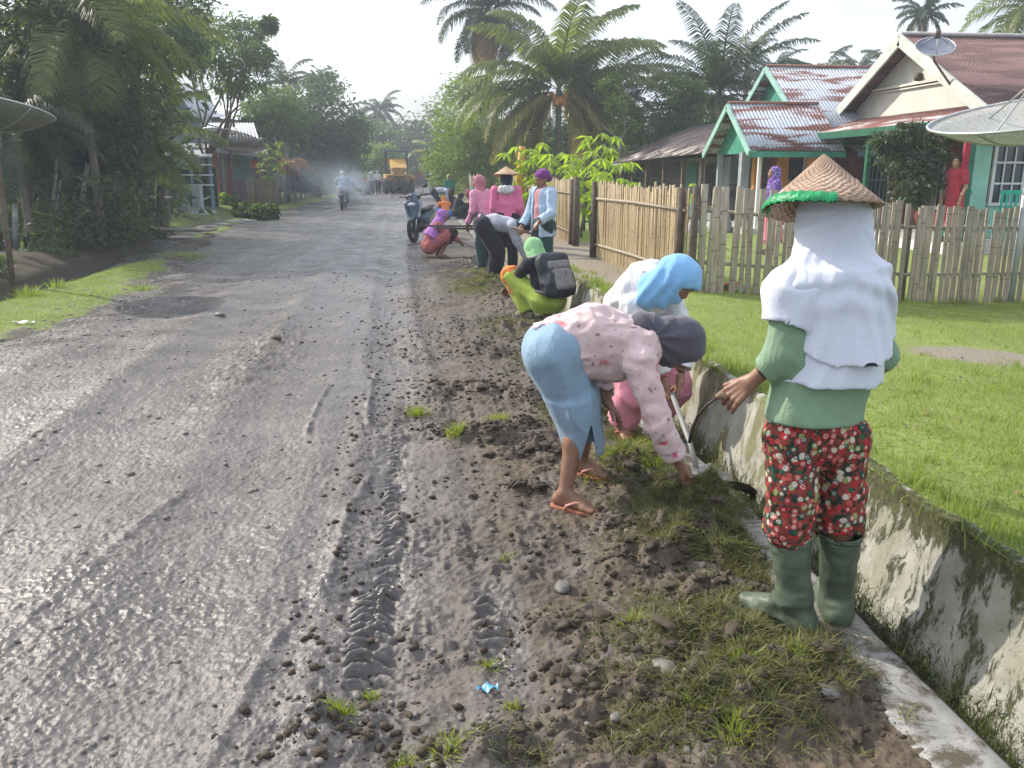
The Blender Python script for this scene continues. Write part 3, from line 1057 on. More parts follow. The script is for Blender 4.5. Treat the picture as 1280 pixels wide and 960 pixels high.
Zg = zs[None] + .004 * fbm2(Xg, Yg, .2, 3, 12) * (zs[None] > -.1)
i = np.arange(Yg.size).reshape(Yg.shape)
F = np.stack([i[:-1, :-1], i[:-1, 1:], i[1:, 1:], i[1:, :-1]], -1).reshape(-1, 4)
put('drain_edging', mesh_np('drain_edging', np.stack([Xg, Yg, Zg], -1).reshape(-1, 3), F, m_edging()), None, None,
    'thin muddy concrete strip along the drain beside the green boots', 'drain edge')
mb = MB(); mb.box((1.57, 15, -.16), (.16, 28, .04))
mb.build('drain_bed', simple('drain_mud', (.03, .03, .02), .8, .4), kind='structure')

# longer clumps, fallen leaves and bare specks that break up the lawn
rs = np.random.default_rng(91)
bs, hs, ls = [], [], []
for k in range(420):
    y0 = 2.0 + 8.5 * rs.random() ** 1.2
    x0 = 1.80 + rs.random() ** 1.6 * min(6.5, .9 * y0 + .6)
    if k < 130: x0 = 1.78 + .06 * rs.random()
    if 130 <= k < 230: x0 = 2.8 + 5.0 * rs.random(); y0 = 8.10 + (x0 - 2.7) * .175 + rs.normal(0, .05)
    n = rs.integers(14, 46); r = .02 + .05 * rs.random()
    x = x0 + rs.normal(0, r, n); y = y0 + rs.normal(0, r, n)
    bs.append(np.stack([x, y, lawn_z(x, y) - .003], 1)); hs.append((.02 + .045 * rs.random() * (2 if k < 230 else 1)) * (.5 + .6 * rs.random(n)))
    ls.append(rs.normal(0, .018, (n, 2)))
put('lawn_clumps', blade_mesh('lawn_clumps', np.concatenate(bs), np.concatenate(hs), np.concatenate(ls), .0022, M_BLADE, rs), kind='stuff')
n = 700
y = 2.2 + 9 * rs.random(n) ** 1.1
x = 1.85 + rs.random(n) * np.minimum(7.0, .9 * y + .6)
L_ = .006 + .018 * rs.random(n)
a = rs.random(n) * 2 * PI
d = np.stack([np.cos(a), np.sin(a), .25 * rs.normal(0, 1, n)], 1) * L_[:, None]
e = np.stack([-np.sin(a), np.cos(a), .2 * rs.normal(0, 1, n)], 1) * (L_ * .45)[:, None]
c = np.stack([x, y, lawn_z(x, y) + .016], 1)
V = np.stack([c - d, c + e, c + d, c - e], 1).reshape(-1, 3)
F = np.arange(n)[:, None] * 4 + np.array([[0, 1, 2, 3]])
put('fallen_leaves', mesh_np('fallen_leaves', V, F, simple('dead_leaf', (.14, .10, .05), .8, .6, 3, 0)), kind='stuff')
# ================================================================== fences, houses, dishes
def m_bamboo(name, c1, c2, stain=(.10, .09, .06)):
    t = NT(name)
    v = t.coord(scale=(6, 6, .7))
    g = t.n('ShaderNodeNewGeometry')
    c = t.ramp(g.outputs['Random Per Island'], [(0, c1), (1, c2)])
    n = t.noise(v, 5, 5, .65)
    c = t.mix(t.ramp(n, [(.42, 0), (.72, .75)]), c, stain)
    s = t.n('ShaderNodeSeparateXYZ'); t.l(t.coord(), s.inputs[0])
    off = t.math('MULTIPLY', g.outputs['Random Per Island'], 7.0)
    nd = t.math('FRACT', t.math('ADD', t.math('MULTIPLY', s.outputs[2], 3.1), off))
    node = t.ramp(nd, [(.0, 1), (.035, 1), (.05, 0)])
    c = t.mix(t.math('MULTIPLY', node, .55), c, tuple(q * .35 for q in c1))
    t.col(c); t.rough(.6); t.spec(.35)
    t.bump(t.math('ADD', n, t.math('MULTIPLY', node, .5)), .35, .006)
    return t.m

BAM_PALE = m_bamboo('cane_pale', (.40, .31, .18), (.60, .48, .30), (.26, .20, .12))
BAM_GREY = m_bamboo('bamboo_weathered', (.25, .215, .155), (.42, .365, .27), (.15, .13, .095))
POST = simple('post_wood', (.11, .085, .065), .85, .35, 14, .4, .006, 40)

def cane_fence(p0, p1, label, zf=lawn_z, hgt=1.02, seed=1, dense=.027, height_end=None):
    rs = np.random.default_rng(seed)
    p0 = np.array(p0); p1 = np.array(p1); L = np.linalg.norm(p1 - p0)
    base = A(p0[0], p0[1], float(zf(p0[0], p0[1])))
    root = thing('cane_fence', label, 'fence', base)
    n = int(L / dense); d = (p1 - p0) / L; nr = A(-d[1], d[0])
    V, F = [], []
    ns = 7
    for i in range(n):
        s = (i + .5) * dense
        q = p0 + d * s + nr * rs.normal(0, .006)
        z = float(zf(q[0], q[1])) - .02
        h = hgt * (1 + .02 * rs.normal()) + .015 * math.sin(s * 3)
        ln = rs.normal(0, .012, 2)
        r = .0105 + .004 * rs.random()
        b = len(V)
        for k, (zz, rr) in enumerate(((0, r), (h * .5, r * .97), (h, r * .9))):
            f = zz / h
            for m in range(ns):
                a = 2 * PI * m / ns
                V.append((q[0] + ln[0] * f + rr * math.cos(a) - base[0], q[1] + ln[1] * f + rr * math.sin(a) - base[1], z + zz - base[2]))
        for k in range(2):
            for m in range(ns):
                m2 = (m + 1) % ns
                F.append((b + k * ns + m, b + k * ns + m2, b + (k + 1) * ns + m2, b + (k + 1) * ns + m))
        F.append((b + 2 * ns, b + 2 * ns + 2, b + 2 * ns + 4, b + 2 * ns + 5))
    put('cane_panel', mesh_np('cane_panel', V, F, BAM_PALE, True), root)
    for f in (.18, .78):
        mb = MB()
        a = A(*(p0 + nr * .03), float(zf(*p0)) + hgt * f) - base; c = A(*(p1 + nr * .03), float(zf(*p1)) + hgt * f) - base
        mb.tube([a, (a + c) / 2 + A(0, 0, .015), c], .018, 7)
        mb.build('rail', BAM_GREY, root, True)
    for s in ([0, .5, 1] if L > 4 else [0.02, .98]):
        q = p0 + (p1 - p0) * s + nr * .06
        z = float(zf(*q))
        mb = MB(); mb.tube([A(q[0], q[1], z - .1) - base, A(q[0] + .01, q[1], z + hgt * 1.0) - base], [.042, .036], 8)
        mb.build('post', POST, root, True)
    return root

cane_fence((2.62, 8.10), (2.40, 11.35), 'dense fence of pale upright canes between the gateway and the picket fence', hgt=1.0, seed=1)
cane_fence((2.50, 13.45), (2.62, 26.0), 'dense fence of pale upright canes beyond the gateway, behind the standing person', hgt=1.02, seed=2, dense=.034)
q = G(722, 309, .4)
mb = MB(); mb.tube([(0, 0, -.1), (.01, 0, .55), (0, 0, 1.06)], [.055, .05, .045], 10)
mb.build('gate_post', POST, None, True, loc=(2.46, 13.15, float(lawn_z(2.46, 13.15))), label='thick dark wooden gate post at the end of the far cane fence', cat='post')
mb = MB(); mb.tube([(0, 0, -.1), (.0, 0, .5), (.01, 0, 1.02)], [.04, .036, .034], 10)
mb.build('gate_post', POST, None, True, loc=(2.66, 8.03, float(lawn_z(2.66, 8.03))), label='weathered corner post where the cane fence meets the picket fence', cat='post')

def picket_fence(pts, label, hgt=1.03, seed=3):
    rs = np.random.default_rng(seed)
    base = A(pts[0][0], pts[0][1], float(lawn_z(*pts[0])))
    root = thing('picket_fence', label, 'fence', base)
    mbp = MB(); rails = []
    for (a, b) in zip(pts[:-1], pts[1:]):
        a = np.array(a); b = np.array(b); L = np.linalg.norm(b - a); d = (b - a) / L; nr = A(d[1], -d[0])
        s = .03
        while s < L - .03:
            w = rs.choice([.045, .06, .075, .085]) * (.85 + .3 * rs.random())
            q = a + d * (s + w / 2); z = float(lawn_z(*q))
            h = hgt * (.965 + .06 * rs.random()) * (.95 if rs.random() < .1 else 1)
            side = nr * .022
            ti = rs.normal(0, .012)
            p0 = A(*(q + side), z - .01) - base; p1 = A(*(q + side + d * ti), z + h) - base
            # a half-round split bamboo slat
            k = len(mbp.v); ns = 5
            for (pp, tt) in ((p0, 0), ((p0 + p1) / 2, .5), (p1, 1)):
                for m in range(ns + 1):
                    an = PI * m / ns
                    mbp.v.append(tuple(pp + A(*d, 0) * (w / 2) * math.cos(an) + A(*nr, 0) * .014 * math.sin(an)))
            for r_ in range(2):
                for m in range(ns):
                    mbp.f.append((k + r_ * (ns + 1) + m, k + (r_ + 1) * (ns + 1) + m, k + (r_ + 1) * (ns + 1) + m + 1, k + r_ * (ns + 1) + m + 1))
            mbp.f.append(tuple(k + 2 * (ns + 1) + m for m in range(ns + 1))[::-1])
            mbp.f.append((k, k + ns, k + ns + ns + 1, k + ns + 1)); mbp.f.append((k + ns + 1, k + 2 * ns + 1, k + 3 * ns + 2, k + 2 * ns + 2))
            g = rs.choice([.003, .008, .02, .035, .055], p=[.34, .24, .18, .14, .1])
            s += w + g
        for f in (.28, .77):
            A0 = A(*a, float(lawn_z(*a)) + hgt * f) - base; B0 = A(*b, float(lawn_z(*b)) + hgt * f) - base
            rails.append((A0, B0))
        m = max(1, int(L / 1.9))
        for i in range(m + 1):
            q = a + (b - a) * i / m - nr * .03; z = float(lawn_z(*q))
            mb = MB(); mb.tube([A(*q, z - .15) - base, A(*q, z + hgt * .93) - base], .035, 8); mb.build('post', POST, root, True)
    mbp.build('picket_panel', BAM_GREY, root, True)
    for A0, B0 in rails:
        mb = MB(); mb.tube([A0, B0], .02, 7); mb.build('rail', BAM_GREY, root, True)
picket_fence([(2.70, 8.08), (5.2, 8.52), (8.4, 9.05), (11.5, 9.6)], 'weathered picket fence of split bamboo slats across the front lawn')

# ---- roofs
def m_zinc(name, zinc, rust, amount=.5, streak=(.35, 1.6, 1.6), sc=2.2):
    t = NT(name)
    v = t.coord()
    vs = t.coord(scale=streak)
    n = t.noise(vs, sc, 6, .62, .5)
    a = .72 - amount * .4
    k = t.ramp(n, [(a - .03, 0), (a + .03, 1)])
    z = t.ramp(t.noise(v, 3, 5), [(.3, tuple(q * .82 for q in zinc)), (.7, zinc)])
    c = t.mix(k, z, t.mix(t.noise(v, 14, 4), tuple(q * .7 for q in rust), rust))
    t.col(c)
    t.rough(t.mix(k, .45, .85)); t.metal(0.0); t.spec(.6)
    return t.m
ZINC = m_zinc('zinc_rusty', (.50, .54, .60), (.20, .085, .07), .50)
ZINC2 = m_zinc('zinc_grey', (.50, .52, .55), (.24, .18, .16), .25)
MAROON = m_zinc('zinc_maroon', (.19, .095, .085), (.12, .065, .06), .6, (.2, 1, 1))
AWN = m_zinc('awning_zinc', (.52, .50, .48), (.26, .10, .08), .72, (1.6, .45, .45), 1.6)
DARKROOF = m_zinc('brown_roof', (.085, .055, .05), (.055, .036, .034), .6)

def corr(mbv, a, b, c, d, wl=.09, amp=.014, th=.006, seed=0):
    """corrugated sheet: a-b along the top, d-c along the bottom; returns an MB"""
    mb = mbv or MB()
    a, b, c, d = [np.asarray(q, float) for q in (a, b, c, d)]
    L = np.linalg.norm(b - a)
    n = max(8, int(L / wl * 6))
    nn = unit(np.cross(b - a, d - a))
    if nn[2] < 0: nn = -nn
    k = len(mb.v)
    rows = 2
    for i in range(n + 1):
        t = i / n
        o = nn * amp * math.sin(2 * PI * t * L / wl)
        jag = .012 * math.sin(i * 1.7 + seed)
        for s in (0, 1):
            p = (a * (1 - t) + b * t) * (1 - s) + (d * (1 - t) + c * t) * s
            mb.v.append(tuple(p + o)); mb.v.append(tuple(p + o - nn * th))
    for i in range(n):
        q = k + i * 4
        mb.f.append((q, q + 4, q + 6, q + 2)); mb.f.append((q + 1, q + 3, q + 7, q + 5))
        mb.f.append((q + 2, q + 6, q + 7, q + 3)); mb.f.append((q, q + 1, q + 5, q + 4))
    return mb

GREEN = simple('green_paint', (.05, .25, .18), .5, .25, 4, .1)
GREEN_D = simple('deep_green_paint', (.018, .115, .065), .5, .25, 4, .1)
MINT = simple('mint_wall', (.32, .62, .52), .7, .12, 3, .15)
CREAM = simple('cream_plaster', (.60, .595, .52), .85, .12, 2.5, .2)
PALEBOARD = simple('pale_board', (.52, .55, .50), .7, .2, 5, .15)
REDWALL = simple('maroon_wall', (.17, .045, .035), .8, .25, 2, .15)
ORANGE = simple('orange_paint', (.62, .27, .07), .6, .15, 3, .1)
GREYW = simple('grey_plaster', (.30, .32, .34), .8, .2, 3, .2)
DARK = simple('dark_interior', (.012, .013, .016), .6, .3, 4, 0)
GLASS = simple('dark_glass', (.02, .035, .05), .08, .2, 2, 0, spec=.8)
WHITE = simple('white_paint', (.74, .75, .76), .5, .06, 4, .1)
SLABM = simple('porch_concrete', (.48, .48, .45), .8, .15, 4, .2)
BLUEP = simple('faded_blue', (.18, .32, .42), .6, .2, 4, .1)
def m_planks(name, c, sc=(1, 1, 9)):
    t = NT(name)
    v = t.coord(scale=sc)
    s = t.n('ShaderNodeSeparateXYZ'); t.l(v, s.inputs[0])
    fr = t.math('FRACT', s.outputs[2]); fl = t.math('FLOOR', s.outputs[2])
    gap = t.ramp(fr, [(0, 1), (.09, 0)])
    wn_ = t.n('ShaderNodeTexWhiteNoise'); wn_.noise_dimensions = '1D'; t.l(fl, wn_.inputs['W'])
    c0 = t.mix(wn_.outputs['Value'], tuple(q * .6 for q in c), tuple(q * 1.35 for q in c))
    c0 = t.mix(t.ramp(t.noise(t.coord(scale=(1, 1, 10)), 3, 5), [(.4, 0), (.7, .6)]), c0, tuple(q * .5 for q in c))
    t.col(t.mix(gap, c0, (.01, .01, .01))); t.rough(.85)
    t.bump(t.math('SUBTRACT', 1.0, gap), .8, .01)
    return t.m
PLANK = m_planks('weathered_planks', (.125, .12, .125), (1, 1, 5.5))

def barred_window(root, c, w, h, axis, nbar=5, nh=2, frame=WHITE, name='window', d=.05):
    """window lying in the plane spanned by axis (a horizontal unit vector) and z"""
    ax = A(*axis, 0); n = A(ax[1], -ax[0], 0); c = A(*c)
    R = np.stack([ax, n, A(0, 0, 1)], 1)
    mb = MB(); mb.box(c, (w, .02, h), R); win = mb.build(name, GLASS, root)
    mb = MB()
    for s in (-1, 1): mb.box(c + ax * s * (w / 2) + n * .03, (.06, d, h + .06), R); mb.box(c + A(0, 0, s * h / 2) + n * .031, (w - .06, d, .06), R)
    mb.build('frame', frame, win)
    mb = MB()
    for i in range(1, nbar): mb.box(c + ax * (i / nbar - .5) * w + n * .034, (.028, .02, h - .06), R)
    for i in range(1, nh): mb.box(c + A(0, 0, (i / nh - .5) * h) + n * .056, (w - .06, .02, .035), R)
    mb.build('bars', frame, win)
    return win

# ---- house on the right: maroon roof, cream gable, awning
def house_right():
    X0, ya, yb, ym, zr, ze = 11.0, 14.5, 22.5, 18.5, 4.42, 2.30
    root = thing('house', 'cream gabled house with a maroon roof and a rusty awning on green posts', 'house', (X0, ym, .12))
    o = A(X0, ym, .12)
    X1 = 21.0
    mk = lambda: MB()
    zt = lambda y: zr - (zr - ze) * abs(y - ym) / (ym - ya)
    corr(None, (X0 - .45, ym, zr), (X1, ym, zr), (X1, ya, ze), (X0 - .45, ya, ze)).build('roof', MAROON, root, True, o)
    rf = root.children[-1]
    corr(None, (X0 - .45, ym, zr - .002), (X1, ym, zr - .002), (X1, yb, ze), (X0 - .45, yb, ze)).build('roof', MAROON, root, True, o)
    mb = MB(); mb.tube([(X0 - .45, ym, zr + .03), (X1, ym, zr + .03)], .05, 8); mb.build('ridge_cap', simple('ridge_grey', (.4, .38, .38), .6), rf, True, o)
    # barge boards
    for y1 in (ya, yb):
        mb = MB(); mb.bar((X0 - .47, ym, zr - .10), (X0 - .47, y1, ze - .10), .05, .24, (0, 0, 1)); mb.build('barge_board', PALEBOARD, root, False, o)
    # gable wall: lower wall and the triangle above the awning
    mb = MB(); mb.poly([(X0, ya + .8, 2.2), (X0, yb - .8, 2.2), (X0, yb - .8, zt(yb - .8) - .06), (X0, ym, zr - .06), (X0, ya + .8, zt(ya + .8) - .06)][::-1]); mb.build('gable', CREAM, root, False, o)
    mb = MB(); mb.box((X0 - .05, ym, 3.42), (.10, 3.3, .05)); mb.box((X0 - .04, ym, 3.35), (.05, 3.2, .03)); mb.build('ledge', CREAM, root, False, o)
    mb = MB(); mb.tube([(X0 - .12, 18.3, 3.55), (X0 + .01, 18.3, 3.55)], .09, 10); mb.build('vent', POST, root, True, o)
    # main walls
    mb = MB(); mb.box((X0 + .08, 18.6, 1.15), (.16, 6.2, 2.1)); mb.build('porch_wall', REDWALL, root, False, o)
    mb = MB(); mb.box(((X0 + X1) / 2 + .1, 22.0, 1.25), (X1 - X0 - .3, .15, 2.3)); mb.box((X1 - .3, 18.6, 1.2), (.15, 6.6, 2.2)); mb.build('wall', REDWALL, root, False, o)
    for y in (17.5, 19.6):
        barred_window(root, A(X0 - .02, y, 1.35) - o, 1.1, 1.1, (0, -1), 6, 2, simple('grey_frame', (.25, .24, .24), .6))
    # near room, mint, facing the lawn
    mb = MB(); mb.box((10.55, 15.35, 1.28), (.34, .30, 2.3)); mb.build('pillar', MINT, root, False, o)
    mb = MB(); mb.box((13.9, 15.42, .55), (6.4, .14, .86)); mb.box((15.5, 15.42, 1.6), (2.6, .14, 1.4)); mb.build('front_wall', MINT, root, False, o)
    mb = MB(); mb.box((13.9, 15.40, 2.27), (6.4, .16, .30)); mb.build('header', simple('maroon_trim', (.26, .05, .07), .6, .2), root, False, o)
    for x in (11.28, 12.18, 13.08):
        barred_window(root, A(x, 15.34, 1.52) - o, .82, 1.16, (1, 0), 4, 3, WHITE)
    mb = MB(); mb.box((12.3, 16.2, 1.2), (3.0, .1, 2.2)); mb.build('inner_wall', DARK, root, False, o)
    # awning
    corr(None, (X0 - .02, 14.2, 2.82), (X0 - .02, 21.0, 2.80), (9.45, 19.9, 2.42), (9.45, 14.2, 2.43), .11, .012).build('awning', AWN, root, True, o)
    mb = MB(); mb.bar((9.43, 14.15, 2.36), (9.43, 19.95, 2.35), .04, .15); mb.build('fascia', GREEN_D, root, False, o)
    for y in (14.6, 16.6, 18.6):
        mb = MB(); mb.bar((9.5, y, 2.37), (10.98, y, 2.70), .05, .07); mb.build('rafter', GREEN_D, root, False, o)
    for (x, y, w) in ((9.68, 14.35, .15), (9.62, 17.65, .10), (9.62, 19.8, .09)):
        mb = MB(); mb.box((x, y, 1.24), (w, w, 2.2)); mb.build('post', GREEN_D if y > 15 else GREEN_D, root, False, o)
    mb = MB(); mb.box((9.58, 14.27, 1.9), (.10, .08, 1.0)); mb.build('red_cloth', simple('red_fabric', (.34, .02, .05), .8, .3, 20, .5, .02, 20), root, False, o, .02)
    mb = MB(); mb.box((11.5, 17.2, .16), (4.4, 6.4, .30)); mb.build('porch_slab', SLABM, root, False, o)
    # plinth strip with white edge
    mb = MB(); mb.box((9.28, 17.2, .20), (.05, 6.4, .16)); mb.build('slab_edge', WHITE, root, False, o)
    return root
house_right()

# small solid dish on its bracket at the gable
def dish(loc, r, depth, ax, mat, label, mesh=False, pole=None, name='satellite_dish', ribs=0, arm=None, polem=None, th=.012, rim=.012):
    root = thing(name, label, 'satellite dish', loc)
    ax = unit(ax); s = unit(np.cross(ax, A(0, 0, 1))); u = np.cross(s, ax)
    R = np.stack([s, u, ax], 1)
    mb = MB()
    n = 40
    prof = [(.001, 0)] + [(r * k / 8, depth * (k / 8) ** 2) for k in range(1, 9)]
    mb.lathe(prof, (0, 0, 0), n, R)
    d = mb.build('reflector', mat, root, True)
    md = d.modifiers.new('thick', 'SOLIDIFY'); md.thickness = th
    mb = MB(); mb.tube([R @ A(r * math.cos(a), r * math.sin(a), depth) for a in np.linspace(0, 2 * PI, 49)], rim, 6, False); mb.build('rim', simple('dish_rim', (.55, .56, .56), .4, .1, metal=.6), root, True)
    if ribs:
        mb = MB()
        for k in range(ribs):
            a = 2 * PI * k / ribs
            mb.tube([R @ A(r * t * math.cos(a), r * t * math.sin(a), depth * t * t - .012) for t in (.08, .3, .55, .8, 1)], .010, 5)
        mb.build('ribs', simple('rib_metal', (.42, .43, .43), .5, .1, metal=.5), root, True)
    if arm:
        mb = MB()
        for k in range(3):
            a = 2 * PI * k / 3 + .5
            mb.tube([R @ A(r * .8 * math.cos(a), r * .8 * math.sin(a), depth * .64), R @ A(0, 0, arm)], .010, 5)
        mb.build('feed_arm', simple('feed_metal', (.35, .35, .36), .5, .1, metal=.5), root, True)
        mb = MB(); mb.tube([R @ A(0, 0, arm - .06), R @ A(0, 0, arm + .08)], .05, 8); mb.build('feed', POST, root, True)
    if pole:
        mb = MB(); mb.tube([A(*q) for q in pole], [.04] * len(pole), 10); mb.build('pole', polem or simple('pole_metal', (.40, .42, .44), .45, .15, metal=.4), root, True)
    return root

def m_dishmesh(name, c, alpha=.42):
    t = NT(name)
    t.col(c); t.rough(.6)
    tr = t.n('ShaderNodeBsdfTransparent')
    v = t.coord()
    g = t.voro(v, 60, 'Distance', 'DISTANCE_TO_EDGE')
    k = t.ramp(g, [(.10, 1.0), (.13, .0)])
    k = t.math('MAXIMUM', k, alpha * .62)
    mx = t.n('ShaderNodeMixShader'); t.l(k, mx.inputs[0]); t.l(tr.outputs[0], mx.inputs[1]); t.l(t.b.outputs[0], mx.inputs[2])
    t.l(mx.outputs[0], t.out.inputs['Surface'])
    return t.m
DMESH = m_dishmesh('dish_wire_mesh', (.46, .47, .44))
DSOLID = simple('dish_grey', (.17, .19, .24), .6, .12, 4, .05)
p = P(1168, 62, 17.6)
ds = dish(p, .36, .07, A(-.30, -.75, 1.15), DSOLID, 'small solid grey dish on a bent arm at the edge of the maroon roof', arm=.3)
mb = MB(); mb.tube([A(0, 0, -.02), A(-.02, -.05, -.20), P(1192, 112, 17.5) - p, P(1200, 120, 17.6) - p], .022, 8); mb.build('bracket', POST, ds, True)
# the big mesh dish on its pole, right edge of the picture
p = P(1292, 176, 9.4)
dish(p, 1.02, .30, A(-.22, -.10, 1), DMESH, 'large open mesh satellite dish on a grey pole behind the picket fence, right edge', ribs=12, arm=.62, pole=[(0, 0, -.02), (.0, 0, -2.0)], rim=.014, th=.004)
mb = MB()

# ---- house in the middle: green trim, patched zinc
def house_green():
    root = thing('house', 'house with green gables, rust-patched zinc roofs and an orange pillar', 'house', (9.4, 21, .12))
    o = A(9.4, 21, .12)
    def gable_roof(x0, x1, ya, ym, yb, ze, zr, mat, ov=.35, gm=GREEN, trim=GREEN):
        corr(None, (x0 - ov, ym, zr), (x1, ym, zr), (x1, ya, ze), (x0 - ov, ya, ze)).build('roof', mat, root, True, o)
        r0 = root.children[-1]
        corr(None, (x0 - ov, ym, zr - .002), (x1, ym, zr - .002), (x1, yb, ze), (x0 - ov, yb, ze)).build('roof', mat, root, True, o)
        for y1 in (ya, yb):
            mb = MB(); mb.bar((x0 - ov - .02, ym, zr - .07), (x0 - ov - .02, y1, ze - .07), .04, .15); mb.build('barge_board', PALEG, root, False, o)
        mb = MB(); mb.bar((x0 - ov, ya - .01, ze - .09), (x1, ya - .01, ze - .09), .03, .13); mb.build('fascia', trim, root, False, o)
        mb = MB()
        mb.slab((x0, ya + .1, ze - .05), (x0, yb - .1, ze - .05), (x0, ym + .02, zr - .12), (x0, ym - .02, zr - .12), .04)
        mb.build('gable', gm, root, False, o)
        mb = MB(); mb.tube([(x0 - ov, ym, zr + .015), (x1, ym, zr + .015)], .04, 8); mb.build('ridge_cap', simple('ridge_rust', (.25, .12, .09), .8), r0, True, o)
    PALEG = simple('pale_green_board', (.28, .48, .42), .55, .15, 4, .1)
    gable_roof(7.95, 9.9, 19.2, 20.8, 22.4, 2.02, 3.16, ZINC)
    gable_roof(9.75, 17.5, 19.9, 23.0, 26.1, 2.28, 4.28, ZINC)
    # porch
    mb = MB(); mb.box((9.1, 20.9, .12), (3.0, 3.2, .24)); mb.build('porch_slab', SLABM, root, False, o)
    for (x, y, w, m, nm) in ((7.95, 19.45, .07, WHITE, 'porch_post'), (7.95, 20.4, .20, GREYW, 'porch_post'), (7.95, 22.1, .12, GREYW, 'porch_post'), (8.65, 21.3, .20, ORANGE, 'pillar'), (9.3, 19.55, .22, ORANGE, 'pillar'), (9.15, 20.9, .22, ORANGE, 'pillar')):
        mb = MB(); mb.box((x, y, 1.10), (w, w, 1.8)); mb.build(nm, m, root, False, o)
    mb = MB(); mb.box((8.25, 20.8, 2.02), (.06, 3.0, .10)); mb.box((8.25, 20.8, 2.35), (.05, 1.6, .22)); mb.build('gable_trim', GREEN, root, False, o)
    # walls
    mb = MB(); mb.box((9.95, 23.0, 1.2), (.15, 5.6, 2.2)); mb.build('wall', REDWALL, root, False, o)
    mb = MB(); mb.box((13.6, 20.3, 1.15), (7.2, .15, 2.1)); mb.build('wall', REDWALL, root, False, o)
    mb = MB(); mb.box((9.78, 21.6, 1.0), (.03, .8, 1.7)); mb.build('doorway', DARK, root, False, o)
    mb = MB(); mb.box((9.76, 24.6, 1.15), (.06, 1.9, 2.0)); mb.build('grey_wall', GREYW, root, False, o)
    barred_window(root, A(9.75, 20.5, 1.4) - o, .8, 1.1, (0, -1), 5, 2, WHITE)
    barred_window(root, A(11.4, 20.18, 1.35) - o, 1.2, 1.1, (1, 0), 6, 2, simple('grey_frame2', (.28, .28, .28), .6))
    barred_window(root, A(13.6, 20.18, 1.35) - o, 1.2, 1.1, (1, 0), 6, 2, simple('grey_frame3', (.28, .28, .28), .6))
    mb = MB(); mb.box((10.6, 20.15, 1.1), (.35, .35, 1.9)); mb.build('corner_pier', REDWALL, root, False, o)
    # lean-to roof in pale zinc behind the awning
    corr(None, (10.2, 20.2, 2.3), (17, 20.2, 2.3), (17, 19.2, 2.0), (10.2, 19.2, 2.0)).build('lean_to_roof', ZINC2, root, True, o)
    mb = MB(); mb.bar((10.2, 19.19, 1.95), (17, 19.19, 1.95), .03, .12); mb.build('fascia', BLUEP, root, False, o)
house_green()

# ---- old plank house
def house_planks():
    root = thing('house', 'old dark plank house with a low brown roof behind the cane fence', 'house', (7.5, 26, .1))
    o = A(7.5, 26, .1)
    a, b = A(6.95, 29.6), A(7.9, 23.2)
    d = unit(b - a); n = A(d[1], -d[0]); n = -n if n[0] > 0 else n
    R3 = np.stack([A(*d, 0), A(*n, 0), A(0, 0, 1)], 1)
    c = (a + b) / 2
    mb = MB(); mb.box(A(*(c - n * .9), 1.0), (np.linalg.norm(b - a), .08, 1.9), R3); mb.build('plank_wall', PLANK, root, False, o)
    mb = MB(); mb.box(A(*(a - n * 3.0), 1.2), (.1, 4.2, 2.1), R3); mb.box(A(*(b - n * 3.0), 1.2), (.1, 4.2, 2.1), R3); mb.build('end_wall', PLANK, root, False, o)
    for f in (.02, .22, .40, .60, .80, .98):
        q = a + (b - a) * f
        mb = MB(); mb.box(A(*q, .95), (.09, .09, 1.9), R3); mb.build('veranda_post', POST, root, False, o)
    e0, e1 = a + n * .35 - d * .5, b + n * .35 + d * .3
    r0, r1 = a - n * 2.6 + d * .3, b - n * 2.6 + d * .3
    corr(None, A(*r0, 3.05), A(*r1, 3.15), A(*e1, 2.02), A(*e0, 1.80), .1, .012).build('roof', DARKROOF, root, True, o)
    s0, s1 = a - n * 5.2, b - n * 5.2
    corr(None, A(*r0, 3.04), A(*r1, 3.14), A(*s1, 2.1), A(*s0, 2.1), .1, .012).build('roof', DARKROOF, root, True, o)
    mb = MB(); mb.bar(A(*e0, 1.72), A(*(e0 + (e1 - e0) * .28), 1.76), .03, .13); mb.build('eave_board', GREYW, root, False, o)
    mb = MB(); mb.box(A(*(b - n * .84 - d * 1.4), 1.05), (2.6, .05, 1.8), R3); mb.build('grey_panel', GREYW, root, False, o)
    win = barred_window(root, A(*(b - n * .78 - d * .9), 1.15) - o, .8, 1.2, tuple(d), 5, 2, POST)
    mb = MB(); mb.box(A(*(b - n * .78 - d * 2.3), 1.0), (.7, .05, 1.6), R3); mb.build('door', simple('teal_door', (.10, .20, .19), .7, .2), root, False, o)
house_planks()

# water tank and black pots standing in the yard
for (px, py, r, h_, lab) in ((900, 290, .28, .42, 'grey metal tub standing in front of the house with green gables'), (869, 291, .20, .30, 'pale cone-shaped pot in the yard left of the grey tub')):
    g = G(px, py, .12)
    mb = MB(); mb.lathe([(.001, 0), (r, 0), (r * 1.02, .02), (r * .95, h_ * .5), (r * .7, h_), (r * .66, h_), (r * .9, h_ * .5), (.001, .03)], (0, 0, 0), 20)
    mb.build('tub', simple('tub_metal', (.28, .29, .31), .5, .3), None, True, loc=(g[0], g[1], .12), label=lab, cat='tub')
